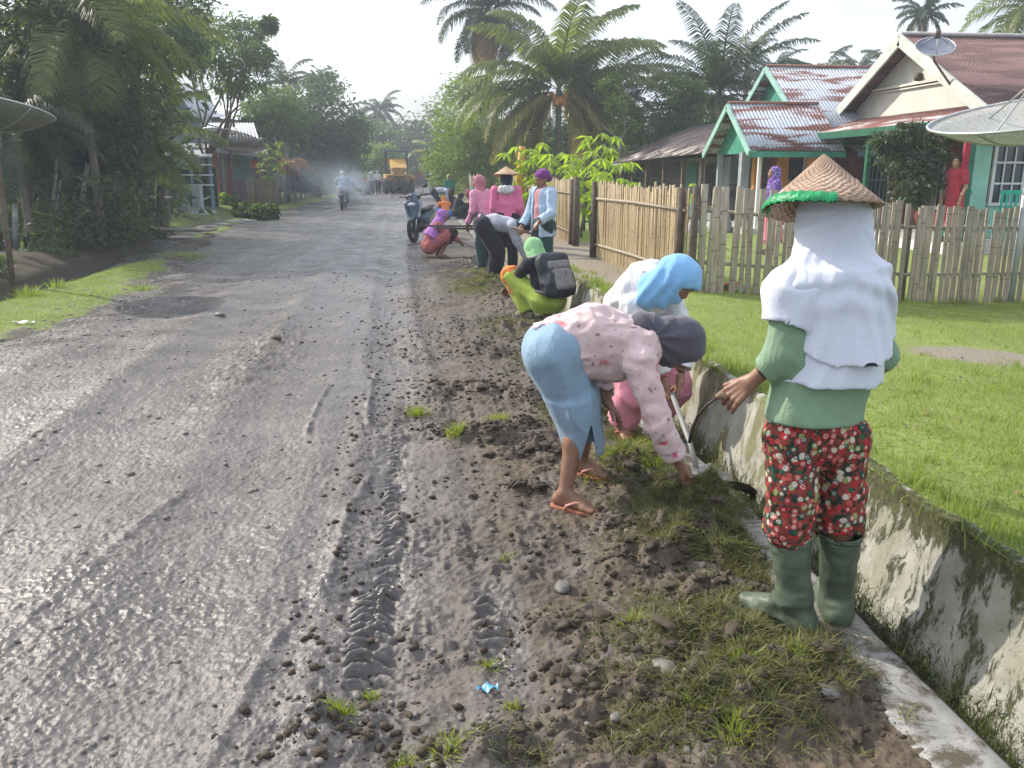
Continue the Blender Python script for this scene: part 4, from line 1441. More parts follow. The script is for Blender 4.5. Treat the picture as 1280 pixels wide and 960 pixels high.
# plastic chair on the right porch
def chair(x, y, rz, label):
    root = thing('plastic_chair', label, 'chair', (x, y, .30), rz)
    m = simple('turquoise_plastic', (.02, .40, .32), .35, .1)
    mb = MB(); mb.box((0, 0, .42), (.44, .42, .03)); mb.build('seat', m, root, False, None, .01)
    mb = MB()
    for i in range(5): mb.box((-.17 + i * .085, -.21, .66), (.045, .02, .42))
    mb.box((0, -.21, .88), (.42, .03, .07)); mb.build('backrest', m, root, False)
    for sx in (-1, 1):
        for sy in (-1, 1):
            mb = MB(); mb.bar((.2 * sx, .19 * sy, 0), (.19 * sx, .18 * sy, .41), .035, .035); mb.build('leg', m, root)
        mb = MB(); mb.bar((.215 * sx, -.2, .62), (.215 * sx, .18, .62), .04, .02); mb.bar((.215 * sx, .18, .41), (.215 * sx, .18, .62), .03, .03, (1, 0, 0)); mb.build('armrest', m, root)
chair(9.9, 14.9, 2.3, 'turquoise plastic chair on the porch, left of its pair behind the picket fence')
chair(10.9, 14.6, 2.9, 'turquoise plastic chair on the porch, right of its pair behind the picket fence')

# ================================================================== the left side of the road
def Lw(px, D, z=0.0):
    a, u = ray(px, 225)
    x, y = to_world(a * D, D)
    return A(x, y, z)

def veranda_left():
    root = thing('house', 'wooden veranda house with salmon posts and a zinc roof across the road', 'house', Lw(300, 38))
    o = Lw(300, 38)
    rt = A(*to_world(1, 0), 0); vw = A(*to_world(0, 1), 0)
    Q = lambda px, D, z: Lw(px, D, z)
    corr(None, Q(262, 41, 3.75), Q(322, 41, 3.75), Q(328, 37.6, 2.75), Q(258, 37.6, 2.8), .14, .02).build('roof', ZINC2, root, True, o)
    corr(None, Q(236, 38.2, 2.75), Q(332, 38.2, 2.65), Q(338, 36.2, 2.22), Q(232, 36.2, 2.55), .14, .018).build('awning', simple('old_zinc', (.22, .21, .20), .7, .3), root, True, o)
    mb = MB(); mb.bar(Q(236, 36.2, 2.5), Q(338, 36.2, 2.15), .04, .10); mb.build('fascia', GREYW, root, False, o)
    R = np.stack([rt, vw, A(0, 0, 1)], 1)
    mb = MB(); mb.box(Q(300, 40.2, 1.25), (3.6, .1, 2.4), R); mb.build('wall', m_planks('grey_planks', (.16, .14, .15), (1, 1, 6)), root, False, o)
    for (px, w, m) in ((270, .22, simple('salmon_paint', (.52, .16, .12), .7, .2)), (281, .12, GREYW), (288, .14, simple('dull_red', (.30, .07, .07), .7, .2)), (322, .10, REDWALL), (333, .10, POST)):
        mb = MB(); mb.box(Q(px, 37.0, 1.15), (w, .15, 2.3), R); mb.build('post', m, root, False, o)
    mb = MB(); mb.box(Q(302, 38.4, 1.7), (.55, .04, 1.5), R); mb.box(Q(310, 38.3, 1.6), (.35, .04, 1.5), R); mb.build('curtain', simple('teal_curtain', (.16, .32, .32), .8, .2, 12, .5, .03, 8), root, False, o)
    mb = MB(); mb.box(Q(303, 36.9, .75), (.75, .06, 1.0), R); mb.build('panel', simple('mauve_board', (.20, .15, .20), .8, .2), root, False, o)
    mb = MB(); mb.box(Q(285, 37.0, .7), (.5, .06, .9), R); mb.build('panel', simple('rose_board', (.24, .13, .15), .8, .2), root, False, o)
    mb = MB(); mb.box(Q(320, 36.8, 1.85), (.34, .04, .28), R); mb.build('hanging_cloth', simple('orange_red_cloth', (.62, .10, .06), .8, .2), root, False, o)
veranda_left()
# bamboo mat screen
mat_ = thing('screen', 'upright pale bamboo mat screen in front of the wooden veranda house', 'screen', Lw(327, 35.5))
rtv_ = A(*to_world(1, 0), 0)
mb = MB()
for i in range(34): mb.tube([rtv_ * (-.62 + i * .037), rtv_ * (-.62 + i * .037) + A(0, 0, 1.28 + .03 * math.sin(i * 2.3))], .02, 5)
mb.build('cane_panel', BAM_GREY, mat_, True)
for s in (-1, 1):
    mb = MB(); mb.tube([rtv_ * .6 * s + A(0, .05, -.1), rtv_ * .6 * s + A(0, .05, 1.2)], .035, 6); mb.build('post', POST, mat_, True)
# big mesh dish with ribs in front of the veranda
p = Lw(291, 33.5, 2.32)
dish(p, 1.28, .42, A(.15, .30, 1), m_dishmesh('old_dish_mesh', (.22, .19, .17)), 'old brown mesh satellite dish on a wooden post before the veranda house', ribs=12, arm=1.0, pole=[(0, 0, 0), (0, 0, -2.4)], polem=POST, th=.004)
# dish at the left edge
p = P(-8, 162, 11.5)
dish(p, .70, .28, A(.12, .20, 1), simple('green_grey_dish', (.13, .14, .11), .7, .3, 3, .1), 'shallow olive dish reaching in from the left edge in front of the dark trees', pole=[(0, 0, 0), (-.05, 0, -2.5)], ribs=8, polem=POST)

def left_house(px0, px1, D, z0, zr, ze, label, roofm, wallm, depth=4.0):
    o = Lw((px0 + px1) / 2, D)
    root = thing('house', label, 'house', o)
    rt = A(*to_world(1, 0), 0); vw = A(*to_world(0, 1), 0)
    w = abs(Lw(px1, D)[0] - Lw(px0, D)[0])
    a = Lw(px0, D, 0)
    R = np.stack([rt, vw, A(0, 0, 1)], 1)
    # ridge runs away from us: the right slope drops towards the road
    mid = a + rt * w * .5
    for s, e in ((1, a + rt * w), (-1, a)):
        corr(None, A(mid[0], mid[1], zr) - vw * .3, A(mid[0], mid[1], zr) + vw * depth, A(e[0], e[1], ze) + vw * depth, A(e[0], e[1], ze) - vw * .3, .16, .02).build('roof', roofm, root, True, o)
        mb = MB(); mb.bar(A(mid[0], mid[1], zr - .08) - vw * .32, A(e[0], e[1], ze - .08) - vw * .32, .05, .2); mb.build('barge_board', simple('slate_board', (.10, .12, .17), .6), root, False, o)
    mb = MB(); mb.box(a + rt * w * .5 + vw * depth * .5 + A(0, 0, ze / 2), (w * .84, depth * .9, ze), R)
    mb.build('wall', wallm, root, False, o)
    mb = MB(); mb.slab(A(a[0], a[1], ze) + rt * .2, A(a[0], a[1], ze) + rt * (w - .2), A(mid[0], mid[1], zr - .1) + rt * .02, A(mid[0], mid[1], zr - .1) - rt * .02, .05); mb.build('gable', wallm, root, False, o)
    return root
left_house(190, 262, 43.0, 0, 5.75, 3.5, 'house with a steep grey zinc gable half hidden behind the left palms', ZINC2, simple('slate_wall', (.16, .18, .24), .8, .2))
left_house(238, 268, 48.0, 0, 5.3, 3.7, 'small steep zinc gable just behind the first grey gable on the left', ZINC2, simple('slate_wall2', (.16, .18, .24), .8, .2), 3.0)
o = Lw(283, 46)
root = thing('house', 'low house with a bright white metal roof beyond the veranda house', 'house', o)
rt = A(*to_world(1, 0), 0); vw = A(*to_world(0, 1), 0)
corr(None, Lw(262, 49, 5.0), Lw(306, 49, 5.0), Lw(308, 45, 4.25), Lw(258, 45, 4.25), .16, .02).build('roof', simple('white_metal', (.78, .80, .82), .4, .05), root, True, o)
mb = MB(); mb.box(Lw(283, 47.2, 2.1), (2.0, 3.4, 4.2), np.stack([rt, vw, A(0, 0, 1)], 1)); mb.build('wall', GREYW, root, False, o)

# low white railings and pillars of the next yard
rail = thing('railing', 'yard railing of pale concrete pillars with white rails by the bench', 'railing', Lw(225, 30.5))
o = Lw(225, 30.5)
R = np.stack([rt, vw, A(0, 0, 1)], 1)
for px in (228, 245): 
    mb = MB(); mb.box(Lw(px, 30.5, .55) - o, (.30, .30, 1.1), R); mb.build('pillar', simple('pale_pillar', (.36, .40, .42), .8, .2), rail)
mb = MB(); mb.box(Lw(215, 30.9, .04) - o, (2.4, 1.8, .22), R); mb.build('base_slab', simple('pale_slab', (.42, .46, .48), .8, .15), rail)
sh_ = thing('shed', 'open shed with white rails and a dark roof behind the pale pillars', 'shed', Lw(235, 34))
o = Lw(235, 34)
for z in (1.05, 1.42, 1.8):
    mb = MB(); mb.bar(Lw(196, 33, z) - o, Lw(267, 33, z) - o, .05, .05); mb.build('rail', WHITE, sh_)
for px in (198, 220, 240, 264):
    mb = MB(); mb.bar(Lw(px, 33.1, 0) - o, Lw(px, 33.1, 2.1) - o, .09, .09); mb.build('post', REDWALL if px < 200 else BLUEP, sh_)
mb = MB(); mb.box(Lw(232, 35, .9) - o, (2.5, .1, 1.6), R); mb.build('back_panel', simple('dark_green_net', (.03, .07, .06), .9, .3), sh_)
mb = MB(); mb.slab(Lw(192, 32.8, 2.1) - o, Lw(268, 32.8, 2.1) - o, Lw(268, 35.5, 2.4) - o, Lw(192, 35.5, 2.4) - o, .05); mb.build('roof', GREYW, sh_)
# rough wooden bench
bn = thing('bench', 'rough wooden bench table on thin legs beside the left ditch', 'bench', Lw(183, 23.8))
o = Lw(183, 23.8)
mb = MB(); mb.box(A(0, 0, .85), (1.1, .5, .05), R); mb.build('top', simple('grey_board', (.30, .28, .26), .85, .2), bn)
for sx in (-.5, .12, .46):
    mb = MB(); mb.bar(rt * sx, rt * sx + A(0, 0, .84), .06, .06); mb.build('leg', POST, bn)
mb = MB(); mb.bar(rt * -.55 + A(0, 0, .35), rt * .5 + A(0, 0, .32), .04, .06); mb.build('brace', POST, bn)
# plank bridge over the ditch
g = G(222, 293)
mb = MB()
for k in range(4): mb.bar(A(-1.0, -.3 + k * .2, .03 + .01 * k), A(.9, -.25 + k * .2, .0), .17, .035)
mb.build('plank_bridge', simple('wet_board', (.11, .10, .095), .6, .3), None, False, loc=(g[0], g[1], .10), label='dark planks laid as a bridge over the left ditch', cat='plank bridge')
# kerb stones along the left ditch
for i, (px, py) in enumerate(((248, 288), (262, 285), (276, 282), (292, 279), (306, 277))):
    g = G(px, py)
    V, F = lump(i + 40, 2, .12, .5)
    put('ditch_stone', mesh_np('ditch_stone', V * A(.38, .16, .12), F, simple('kerb_stone', (.26, .25, .23), .85, .25)), None, (g[0], g[1], .02), 'flat grey stone in the row edging the left ditch', 'stone', 'stones edging the left ditch')
# far sheds closing the road
def far_shed(px0, px1, D, h, c, label):
    o = Lw((px0 + px1) / 2, D); w = abs(Lw(px1, D)[0] - Lw(px0, D)[0])
    root = thing('shed', label, 'shed', o)
    mb = MB(); mb.box(A(0, 0, h / 2), (w, 3, h), R); mb.build('wall', simple(label.split()[1] + '_shedwall', c, .8, .25), root)
    mb = MB(); mb.slab(A(0, 0, h + .1) - rt * w * .6 - vw * 2, A(0, 0, h + .1) + rt * w * .6 - vw * 2, A(0, 0, h + 1.0) + rt * w * .6 + vw * 1.5, A(0, 0, h + 1.0) - rt * w * .6 + vw * 1.5, .1); mb.build('roof', DARKROOF, root)
    mb = MB(); mb.box(A(0, 0, 1.0) - vw * 1.52, (w * .25, .05, 1.9), R); mb.build('door', DARK, root)
far_shed(506, 534, 104, 2.2, (.07, .16, .20), 'far teal shed with a rusty roof closing the view up the road')
far_shed(455, 487, 96, 2.6, (.20, .12, .09), 'far brown shed under the trees left of the roller')
far_shed(352, 412, 62, 1.9, (.26, .26, .28), 'low grey shed under the big round tree on the left')

# rough stake fences on the far right verge
def stakes(p0, p1, n, label, h=.9, seed=0, cross=2, m=None):
    rs = np.random.default_rng(seed)
    p0 = A(*p0); p1 = A(*p1)
    root = thing('stake_fence', label, 'fence', p0)
    mb = MB()
    for i in range(n):
        q = (p1 - p0) * i / (n - 1) + A(rs.normal(0, .02), rs.normal(0, .02), 0)
        mb.tube([q, q + A(rs.normal(0, .04), rs.normal(0, .04), h * (.85 + .25 * rs.random()))], .018 + .01 * rs.random(), 5)
    mb.build('stake_panel', m or BAM_GREY, root, True)
    for k in range(cross):
        mb = MB(); mb.tube([A(0, 0, h * (.3 + .4 * k)), p1 - p0 + A(0, 0, h * (.3 + .4 * k))], .02, 5); mb.build('rail', m or BAM_GREY, root, True)
stakes((2.2, 33, .2), (2.5, 52, .2), 60, 'rough stake fence on the right beyond the bending workers', 1.2, 1)
stakes((-6.2, 39, .1), (-5.6, 60, .1), 60, 'rough grey stake fence under the round tree on the left', 1.4, 2, m=simple('grey_stake', (.22, .21, .22), .9, .3))
stakes((3.4, 17.5, .3), (6.0, 19.0, .15), 26, 'low dark stake fence behind the gateway', .8, 3, m=POST)
stakes((-11.5, 18.0, .2), (-7.6, 16.6, .2), 14, 'broken stakes in front of the dark trees at the left edge', 1.0, 4, 1, m=POST)
# ================================================================== trees, palms, shrubs
BARK = simple('bark_brown', (.11, .085, .065), .9, .35, 6, .6, .02, 18)
BARKG = simple('bark_grey', (.19, .17, .15), .9, .35, 6, .6, .02, 18)
PALMT = simple('palm_trunk', (.17, .145, .12), .9, .3, 5, .7, .02, 14)
LF_DARK = leaf_mat('leaf_dark', (.036, .064, .040), (.10, .14, .065), .4)
LF_MID = leaf_mat('leaf_mid', (.045, .080, .022), (.12, .17, .048), .4)
LF_PALE = leaf_mat('leaf_pale', (.10, .15, .035), (.22, .28, .07), .45)
LF_BRIGHT = leaf_mat('leaf_bright', (.20, .30, .03), (.38, .46, .07), .5)
LF_BLUE = leaf_mat('leaf_blue', (.035, .055, .035), (.085, .115, .06), .35)
FR_GREEN = leaf_mat('frond_green', (.075, .100, .035), (.19, .21, .07), .45)
FR_OLIVE = leaf_mat('frond_olive', (.19, .17, .06), (.36, .31, .12), .45)
FR_DARK = leaf_mat('frond_dark', (.022, .040, .022), (.065, .09, .04), .3)
FR_DRY = leaf_mat('frond_dry', (.20, .12, .06), (.34, .22, .12), .3)
FLOWER = leaf_mat('coral_bract', (.20, .09, .06), (.34, .17, .10), .3)

def leaves_at(C, size, rs, aspect=2.2, droop=.3, out=None):
    """one bent leaf (two quads) at every centre C, facing out and sagging"""
    n = len(C)
    d = rs.normal(0, 1, (n, 3)); d[:, 2] = d[:, 2] * .5 - droop
    if out is not None: d = d + out * .8
    d /= np.linalg.norm(d, axis=1)[:, None]
    s = np.cross(d, rs.normal(0, 1, (n, 3))); s /= np.linalg.norm(s, axis=1)[:, None]
    L = (size * (.6 + .8 * rs.random(n)))[:, None]
    w = L / aspect / 2
    m = C + d * L * .5 + np.array([0, 0, .06]) * L
    t = C + d * L - np.array([0, 0, .12]) * L
    V = np.stack([C - s * w * .25, C + s * w * .25, m + s * w, m - s * w, t + s * w * .15, t - s * w * .15], 1).reshape(-1, 3)
    i = np.arange(n)[:, None] * 6
    return V, np.concatenate([i + [[0, 1, 2, 3]], i + [[3, 2, 4, 5]]])

def crown_points(rs, clumps, n_per, spread=.55):
    """clumps: (centre, radii); leaves gather on the outside of many small tufts"""
    P_, O = [], []
    for c, r in clumps:
        c = np.asarray(c, float); r = np.asarray(r, float) if hasattr(r, '__len__') else np.array([r] * 3)
        k = max(5, int(n_per / 26))
        u = rs.normal(0, 1, (k, 3)); u /= np.linalg.norm(u, axis=1)[:, None]
        rad = (.45 + .55 * rs.random(k) ** .5)[:, None]
        tc = c + u * rad * r
        ts = float(r.mean()) * (.16 + .16 * rs.random(k))
        m = n_per // k
        q = np.repeat(tc, m, 0) + rs.normal(0, 1, (k * m, 3)) * np.repeat(ts, m)[:, None] * np.array([1, 1, .6])
        P_.append(q); O.append(np.repeat(u, m, 0))
    return np.concatenate(P_), np.concatenate(O)

def limb(mb, a, b, r0, r1, rs, wob=.08, n=5):
    a = np.asarray(a, float); b = np.asarray(b, float); L = np.linalg.norm(b - a)
    pts = [a + (b - a) * t + rs.normal(0, wob * L, 3) * math.sin(PI * t) for t in np.linspace(0, 1, n)]
    mb.tube(pts, list(np.linspace(r0, r1, n)), 7)

def tree(name, label, loc, h, clumps, n_leaf, leaf, mat, seed, trunk_r=.12, bark=BARK, aspect=2.2, trunk_top=None, group=None, lean=(0, 0), cat='tree', droop=.3, extra_mat=None):
    rs = np.random.default_rng(seed)
    root = thing(name, label, cat, loc, 0, group)
    mb = MB()
    top = A(lean[0], lean[1], trunk_top or h * .45)
    limb(mb, (0, 0, -.2), top, trunk_r, trunk_r * .7, rs, .03)
    for c, r in clumps:
        limb(mb, top * (.6 + .4 * rs.random()), np.asarray(c, float), trunk_r * .45, trunk_r * .12, rs, .08)
    mb.build('trunk', bark, root, True)
    C, O = crown_points(rs, clumps, n_leaf // len(clumps))
    V, F = leaves_at(C, leaf, rs, aspect, droop, O)
    put('crown', mesh_np('crown', V, F, mat, False), root)
    return root

def frond(L, elev, droop, az, rs, nl=46, leaf=.55, width=.035, twist=0.0, base=(0, 0, 0), sag=.55, ragged=.15):
    """a pinnate palm frond as arrays: midrib quads and hanging leaflets"""
    t = np.linspace(0, 1, 14)
    ang = elev - droop * t ** 1.3
    ds = L / 13
    x = np.concatenate([[0], np.cumsum(np.cos(ang[:-1]) * ds)]); z = np.concatenate([[0], np.cumsum(np.sin(ang[:-1]) * ds)])
    ca, sa = math.cos(az), math.sin(az)
    mid = np.stack([x * ca, x * sa, z], 1) + np.asarray(base)
    side = np.array([-sa, ca, 0])
    V, F = [], []
    for i in range(14):
        w = .035 * (1 - t[i] * .85) * L / 3.2
        V += [mid[i] - side * w, mid[i] + side * w]
    for i in range(13): F.append((2 * i, 2 * i + 1, 2 * i + 3, 2 * i + 2))
    V = np.array(V); F = np.array(F)
    tl = np.linspace(.10, .99, nl)
    Vs, Fs = [V], [F]; b = len(V)
    for s in (-1, 1):
        tt = np.clip(tl + rs.normal(0, .004, nl), 0, 1)
        p = np.stack([np.interp(tt, t, mid[:, k]) for k in range(3)], 1)
        a = np.interp(tt, t, ang)
        fwd = np.stack([np.cos(a) * ca, np.cos(a) * sa, np.sin(a)], 1)
        upn = np.stack([-np.sin(a) * ca, -np.sin(a) * sa, np.cos(a)], 1)
        ln = leaf * (np.sin(PI * (tt * .86 + .12)) ** .6) * (1 - ragged * rs.random(nl))
        d1 = side[None] * s * .80 + fwd * .55 + upn * (.22 + .2 * rs.normal(0, 1, (nl, 1)) * .6)
        d1 /= np.linalg.norm(d1, axis=1)[:, None]
        d2 = d1 * (1 - sag) + np.array([0, 0, -1.0]) * sag + fwd * .1
        d2 /= np.linalg.norm(d2, axis=1)[:, None]
        m = p + d1 * (ln * .45)[:, None]; e = m + d2 * (ln * .55)[:, None]
        w = fwd * width
        VV = np.stack([p - w * .5, p + w * .5, m + w * .6, m - w * .6, e + w * .1, e - w * .1], 1).reshape(-1, 3)
        i = np.arange(nl)[:, None] * 6 + b
        Vs.append(VV); Fs.append(np.concatenate([i + [[0, 1, 2, 3]], i + [[3, 2, 4, 5]]])); b += len(VV)
    return np.concatenate(Vs), np.concatenate(Fs)

def palm(label, loc, h, L, n, mat, seed, trunk_r=.14, leaf=.6, e0=1.35, e1=-.75, group=None, nuts=None, dry=0, lean=(0, 0), nl=46, droop=1.5, width=.035, name='palm_tree', wide=1.0, dense=1.0, skip=None, azs=None, fr2=None):
    rs = np.random.default_rng(seed)
    root = thing(name, label, 'palm tree', loc, 0, group)
    top = A(lean[0], lean[1], h)
    mb = MB()
    pts = [A(lean[0] * t ** 1.6, lean[1] * t ** 1.6, -.2 + (h + .2) * t) for t in np.linspace(0, 1, 14)]
    mb.tube(pts, [trunk_r * (1.25 - .45 * t + .04 * (k % 2)) for k, t in enumerate(np.linspace(0, 1, 14))], 10)
    mb.build('trunk', PALMT, root, True)
    Vs, Fs, b, Vd, Fd, bd = [], [], 0, [], [], 0
    for k in range(n):
        t = (k + .5) / n
        el_ = e0 + (e1 - e0) * t ** .9 + rs.normal(0, .08)
        az = k * 2.39996 + rs.normal(0, .2)
        if azs is not None and k < len(azs): az = azs[k]
        V, F = frond(L * (.82 + .25 * rs.random()) * (.8 + .3 * math.sin(PI * min(1, t + .25))), el_, droop * (.75 + .4 * rs.random()), az, rs, nl, leaf, width, base=top)
        if k >= n - dry: Vd.append(V); Fd.append(F + bd); bd += len(V)
        else: Vs.append(V); Fs.append(F + b); b += len(V)
    put('fronds', mesh_np('fronds', np.concatenate(Vs), np.concatenate(Fs), mat, False), root)
    if Vd: put('old_fronds', mesh_np('old_fronds', np.concatenate(Vd), np.concatenate(Fd), fr2 or FR_DRY, False), root)
    if nuts:
        V, F = lump(4, 2, .03, 1.15)
        for k in range(nuts):
            a = k * 2.4; c = top + A(.30 * math.cos(a), -.12 - .26 * abs(math.sin(a)), -.22 - .10 * (k % 4))
            put('coconut', mesh_np('coconut', V * .12 + c, F, NUT), root)
    return root
NUT = simple('orange_coconut', (.55, .25, .05), .5, .2, 5, .1)

def Z(px, py, D):
    return P(px, py, D)[2]

def spot(px, D, z=0.0):
    a, u = ray(px, 225)
    x, y = to_world(a * D, D)
    return A(x, y, z)

def clumps_from(px_list, D, loc, r_scale=1.0, depth=1.2, seed=0):
    """(px, py, radius in px) for the outline of the crown, spread in depth"""
    rs = np.random.default_rng(seed)
    out = []
    for (px, py, r) in px_list:
        d = D + rs.uniform(-depth, depth)
        p = P(px, py, d) - loc
        R_ = r * d / 1050 * r_scale
        out.append((p, A(R_, R_, R_ * .8)))
    return out

# --- right of the road
coco = spot(697, 34, .1)
palm('coconut palm with orange nuts and drooping yellowing fronds, above the cane fence', coco, Z(693, 112, 34) - .1, 4.7, 36, FR_GREEN, 5, .125, 1.1, 1.4, -.95, nuts=9, dry=15, nl=90, width=.06, droop=1.45, azs=[k * 2.4 for k in range(12)] + [(PI if k % 2 else 0) + .55 * math.sin(k * 2.1) for k in range(24)], fr2=FR_OLIVE)
palm('dense tall palm rising out of the frame behind the orange-nut palm', spot(612, 43, .1), Z(612, 18, 43), 3.3, 34, FR_DARK, 8, .18, .9, 1.45, -1.1, dry=8, nl=60, width=.05)
palm('dark palm half hidden right of the orange-nut palm', spot(758, 40, .1), Z(755, 120, 40), 3.6, 22, FR_DARK, 9, .18, .85, 1.3, -.6, nl=56, width=.05, dry=2)
palm('big oil palm with dark arching fronds behind the plank house', spot(893, 37, .1), Z(893, 122, 37), 4.4, 40, FR_DARK, 10, .32, .85, 1.45, -.6, nl=64, width=.05, droop=1.15, dry=5)
palm('short spiky palm above the patched zinc roof', spot(1016, 50, .1), Z(1016, 112, 50), 3.2, 16, FR_DARK, 11, .2, .7, 1.4, -.1, nl=44, width=.06)
palm('small thin palm standing clear against the sky behind the gable', spot(1133, 46, .1), Z(1135, 22, 46), 1.8, 15, FR_DARK, 12, .13, .55, 1.3, -.5, nl=34, width=.06, droop=1.3)
palm('palm leaning in behind the maroon roof at the top right corner', spot(1262, 34, .1), Z(1255, 15, 34), 3.0, 20, FR_GREEN, 13, .16, .8, 1.3, -.6, nl=48, width=.045, droop=1.6)
for i, (px, py, D, L) in enumerate(((925, 80, 58, 3.4), (960, 95, 62, 3.0), (1060, 92, 60, 2.4), (1090, 84, 66, 2.6), (985, 118, 55, 3.0))):
    palm(['tall palm top between the oil palm and the zinc roof', 'lower palm top against the sky right of the oil palm', 'tiny palm top over the middle of the zinc roof', 'tiny palm top just left of the cream gable', 'low palm top touching the zinc ridge'][i],
         spot(px, D, .1), Z(px, py, D), L, 14, FR_DARK, 30 + i, .18, .6, 1.3, -.4, nl=34, width=.07, group='palm tops behind the zinc roof')

bl = spot(592, 39, .1)
tree('leafy_tree', 'tall loose pale green tree beside the road left of the palms', bl, 6.5, clumps_from([(585, 112, 24), (572, 140, 30), (596, 150, 30), (612, 172, 28), (583, 180, 34), (612, 195, 30), (565, 170, 24), (640, 195, 24), (600, 120, 22), (556, 205, 24), (590, 212, 26)], 39, bl, 1.1, 1.5, 1), 16000, .17, LF_PALE, 21, .12, BARKG, 3.0, 2.2)
bl = spot(640, 44, .1)
tree('leafy_tree', 'dark leafy tree filling the gap between the two tall palms', bl, 6, clumps_from([(640, 150, 34), (662, 170, 30), (730, 165, 34), (700, 190, 34), (655, 200, 30), (745, 195, 28)], 45, bl, 1.1, 1.5, 2), 9000, .2, LF_BLUE, 22, .14)
bl = spot(835, 33, .1)
tree('leafy_tree', 'feathery light green tree in front of the oil palm', bl, 5.5, clumps_from([(848, 120, 22), (830, 140, 28), (800, 155, 26), (860, 150, 26), (815, 175, 28), (848, 178, 28), (790, 185, 22), (875, 170, 22), (780, 170, 18), (862, 118, 16)], 33, bl, 1.15, 1.2, 3), 13000, .16, LF_MID, 23, .1, BARKG, 3.4, 2.0)
bl = spot(775, 30, .1)
tree('leafy_tree', 'slim tree with a round pale tuft beside the dark palm', bl, 6, clumps_from([(762, 104, 12), (772, 130, 12), (780, 165, 18), (770, 195, 20), (800, 200, 20)], 31, bl, 1.0, .6, 4), 3500, .15, LF_PALE, 24, .06, BARKG, 2.6, 2.6)
bl = spot(1165, 15.9, .12)
tree('leafy_tree', 'dark bushy tree growing in front of the porch under the awning', bl, 2.6, clumps_from([(1150, 178, 26), (1120, 190, 22), (1160, 192, 22), (1140, 210, 26), (1152, 225, 20), (1140, 238, 22), (1110, 178, 14), (1135, 165, 12)], 16.2, bl, 1.05, .5, 5), 6500, .085, LF_BLUE, 25, .05, BARKG, 2.2, 1.1)

def papaya(label, loc, h, n, r, seed, mat=LF_BRIGHT, name='papaya_plant', group=None, leaf=.20):
    """thin stem, long stalks, each with a many-fingered leaf"""
    rs = np.random.default_rng(seed)
    root = thing(name, label, 'plant', loc, 0, group)
    mb = MB(); limb(mb, (0, 0, -.1), (.05, 0, h), .03, .02, rs, .03)
    V, F, b = [], [], 0
    for k in range(n):
        a = k * 2.4; e = .9 - 1.1 * (k / n) + rs.normal(0, .1)
        z0 = h * (1 - .42 * (k / n))
        L = r * (.7 + .5 * rs.random())
        p0 = A(.05 * z0 / h, 0, z0); d = A(math.cos(a) * math.cos(e), math.sin(a) * math.cos(e), math.sin(e))
        tip = p0 + d * L
        mb.tube([p0, p0 + d * L * .5 + A(0, 0, .04 * L), tip], .006, 4)
        for q in range(8):
            t = (q - 3.5) / 3.5 * 2.3
            fx = unit(A(d[0], d[1], 0)); sx = A(-fx[1], fx[0], 0)
            dv = unit(fx * math.cos(t) + sx * math.sin(t) + A(0, 0, -.55 + .2 * rs.normal()))
            sv = unit(np.cross(dv, A(0, 0, 1)))
            l = leaf * (.7 + .5 * rs.random()); w = l * .14
            V += [tip, tip + dv * l * .45 + sv * w + A(0, 0, .01), tip + dv * l - A(0, 0, l * .2), tip + dv * l * .45 - sv * w + A(0, 0, .01)]
            F.append((b, b + 1, b + 2, b + 3)); b += 4
    mb.build('stem', BARKG, root, True)
    put('leaves', mesh_np('leaves', V, F, mat, False), root)
    return root
for i, (px, py, D, n, r, lab) in enumerate(((742, 192, 17, 22, .50, 'bright green papaya plant, tallest of those over the gateway'), (700, 214, 16.5, 16, .42, 'bright papaya leaves beside the plum turban'), (656, 198, 17.5, 16, .45, 'bright papaya-like plant left of the plum turban'),
                                            (728, 222, 15.5, 16, .38, 'low bright leafy plant just above the gateway'), (765, 226, 14.5, 16, .36, 'low bright leafy plant over the left end of the near cane fence'), (680, 208, 17.2, 14, .4, 'bright leafy plant directly behind the plum turban'), (856, 240, 12.5, 8, .16, 'small bright sprig poking over the corner of the cane fence'))):
    papaya(lab, spot(px, D, .3), Z(px, py, D) - .3, n, r, 50 + i, leaf=.26 if i < 6 else .1, group='bright leafy plants behind the cane fences')
# yellow stem beside the far cane fence
o = spot(651, 18, .3)
mb = MB(); mb.tube([(0, 0, 0), (.02, 0, .5), (-.02, 0, 1.1), (.03, 0, 1.75)], [.10, .11, .10, .07], 9)
mb.build('dry_stump', simple('yellow_stem', (.52, .32, .05), .7, .4, 6, .4, .02, 12), None, True, loc=o, label='stout yellow-brown stem behind the far cane fence', cat='stump')

# --- the left: dark grove
LG = [
    (28, 17.5, [(20, 30, 60), (60, 70, 60), (10, 110, 60), (50, 140, 60), (80, 20, 50), (20, 180, 50), (70, 190, 45)], 'dark bushy tree at the left edge of the grove', LF_DARK, 9500, 61),
    (110, 19, [(110, 40, 60), (150, 80, 60), (100, 110, 60), (140, 150, 55), (90, 170, 50), (170, 30, 50), (120, 200, 48), (60, 215, 40)], 'dark spreading tree in the middle of the left grove', LF_DARK, 10500, 62),
    (195, 22, [(190, 30, 50), (215, 50, 30), (145, 110, 46), (215, 10, 40), (140, 160, 40), (135, 210, 36), (120, 235, 36), (160, 185, 20)], 'dark leafy tree at the right end of the left grove', LF_BLUE, 9000, 63),
    (262, 34, [(265, 35, 34), (285, 65, 30), (250, 55, 30), (305, 85, 26), (290, 100, 22), (240, 70, 24), (310, 40, 16), (325, 70, 14), (335, 30, 8)], 'tall airy tree against the sky behind the veranda house', LF_MID, 8000, 64)]
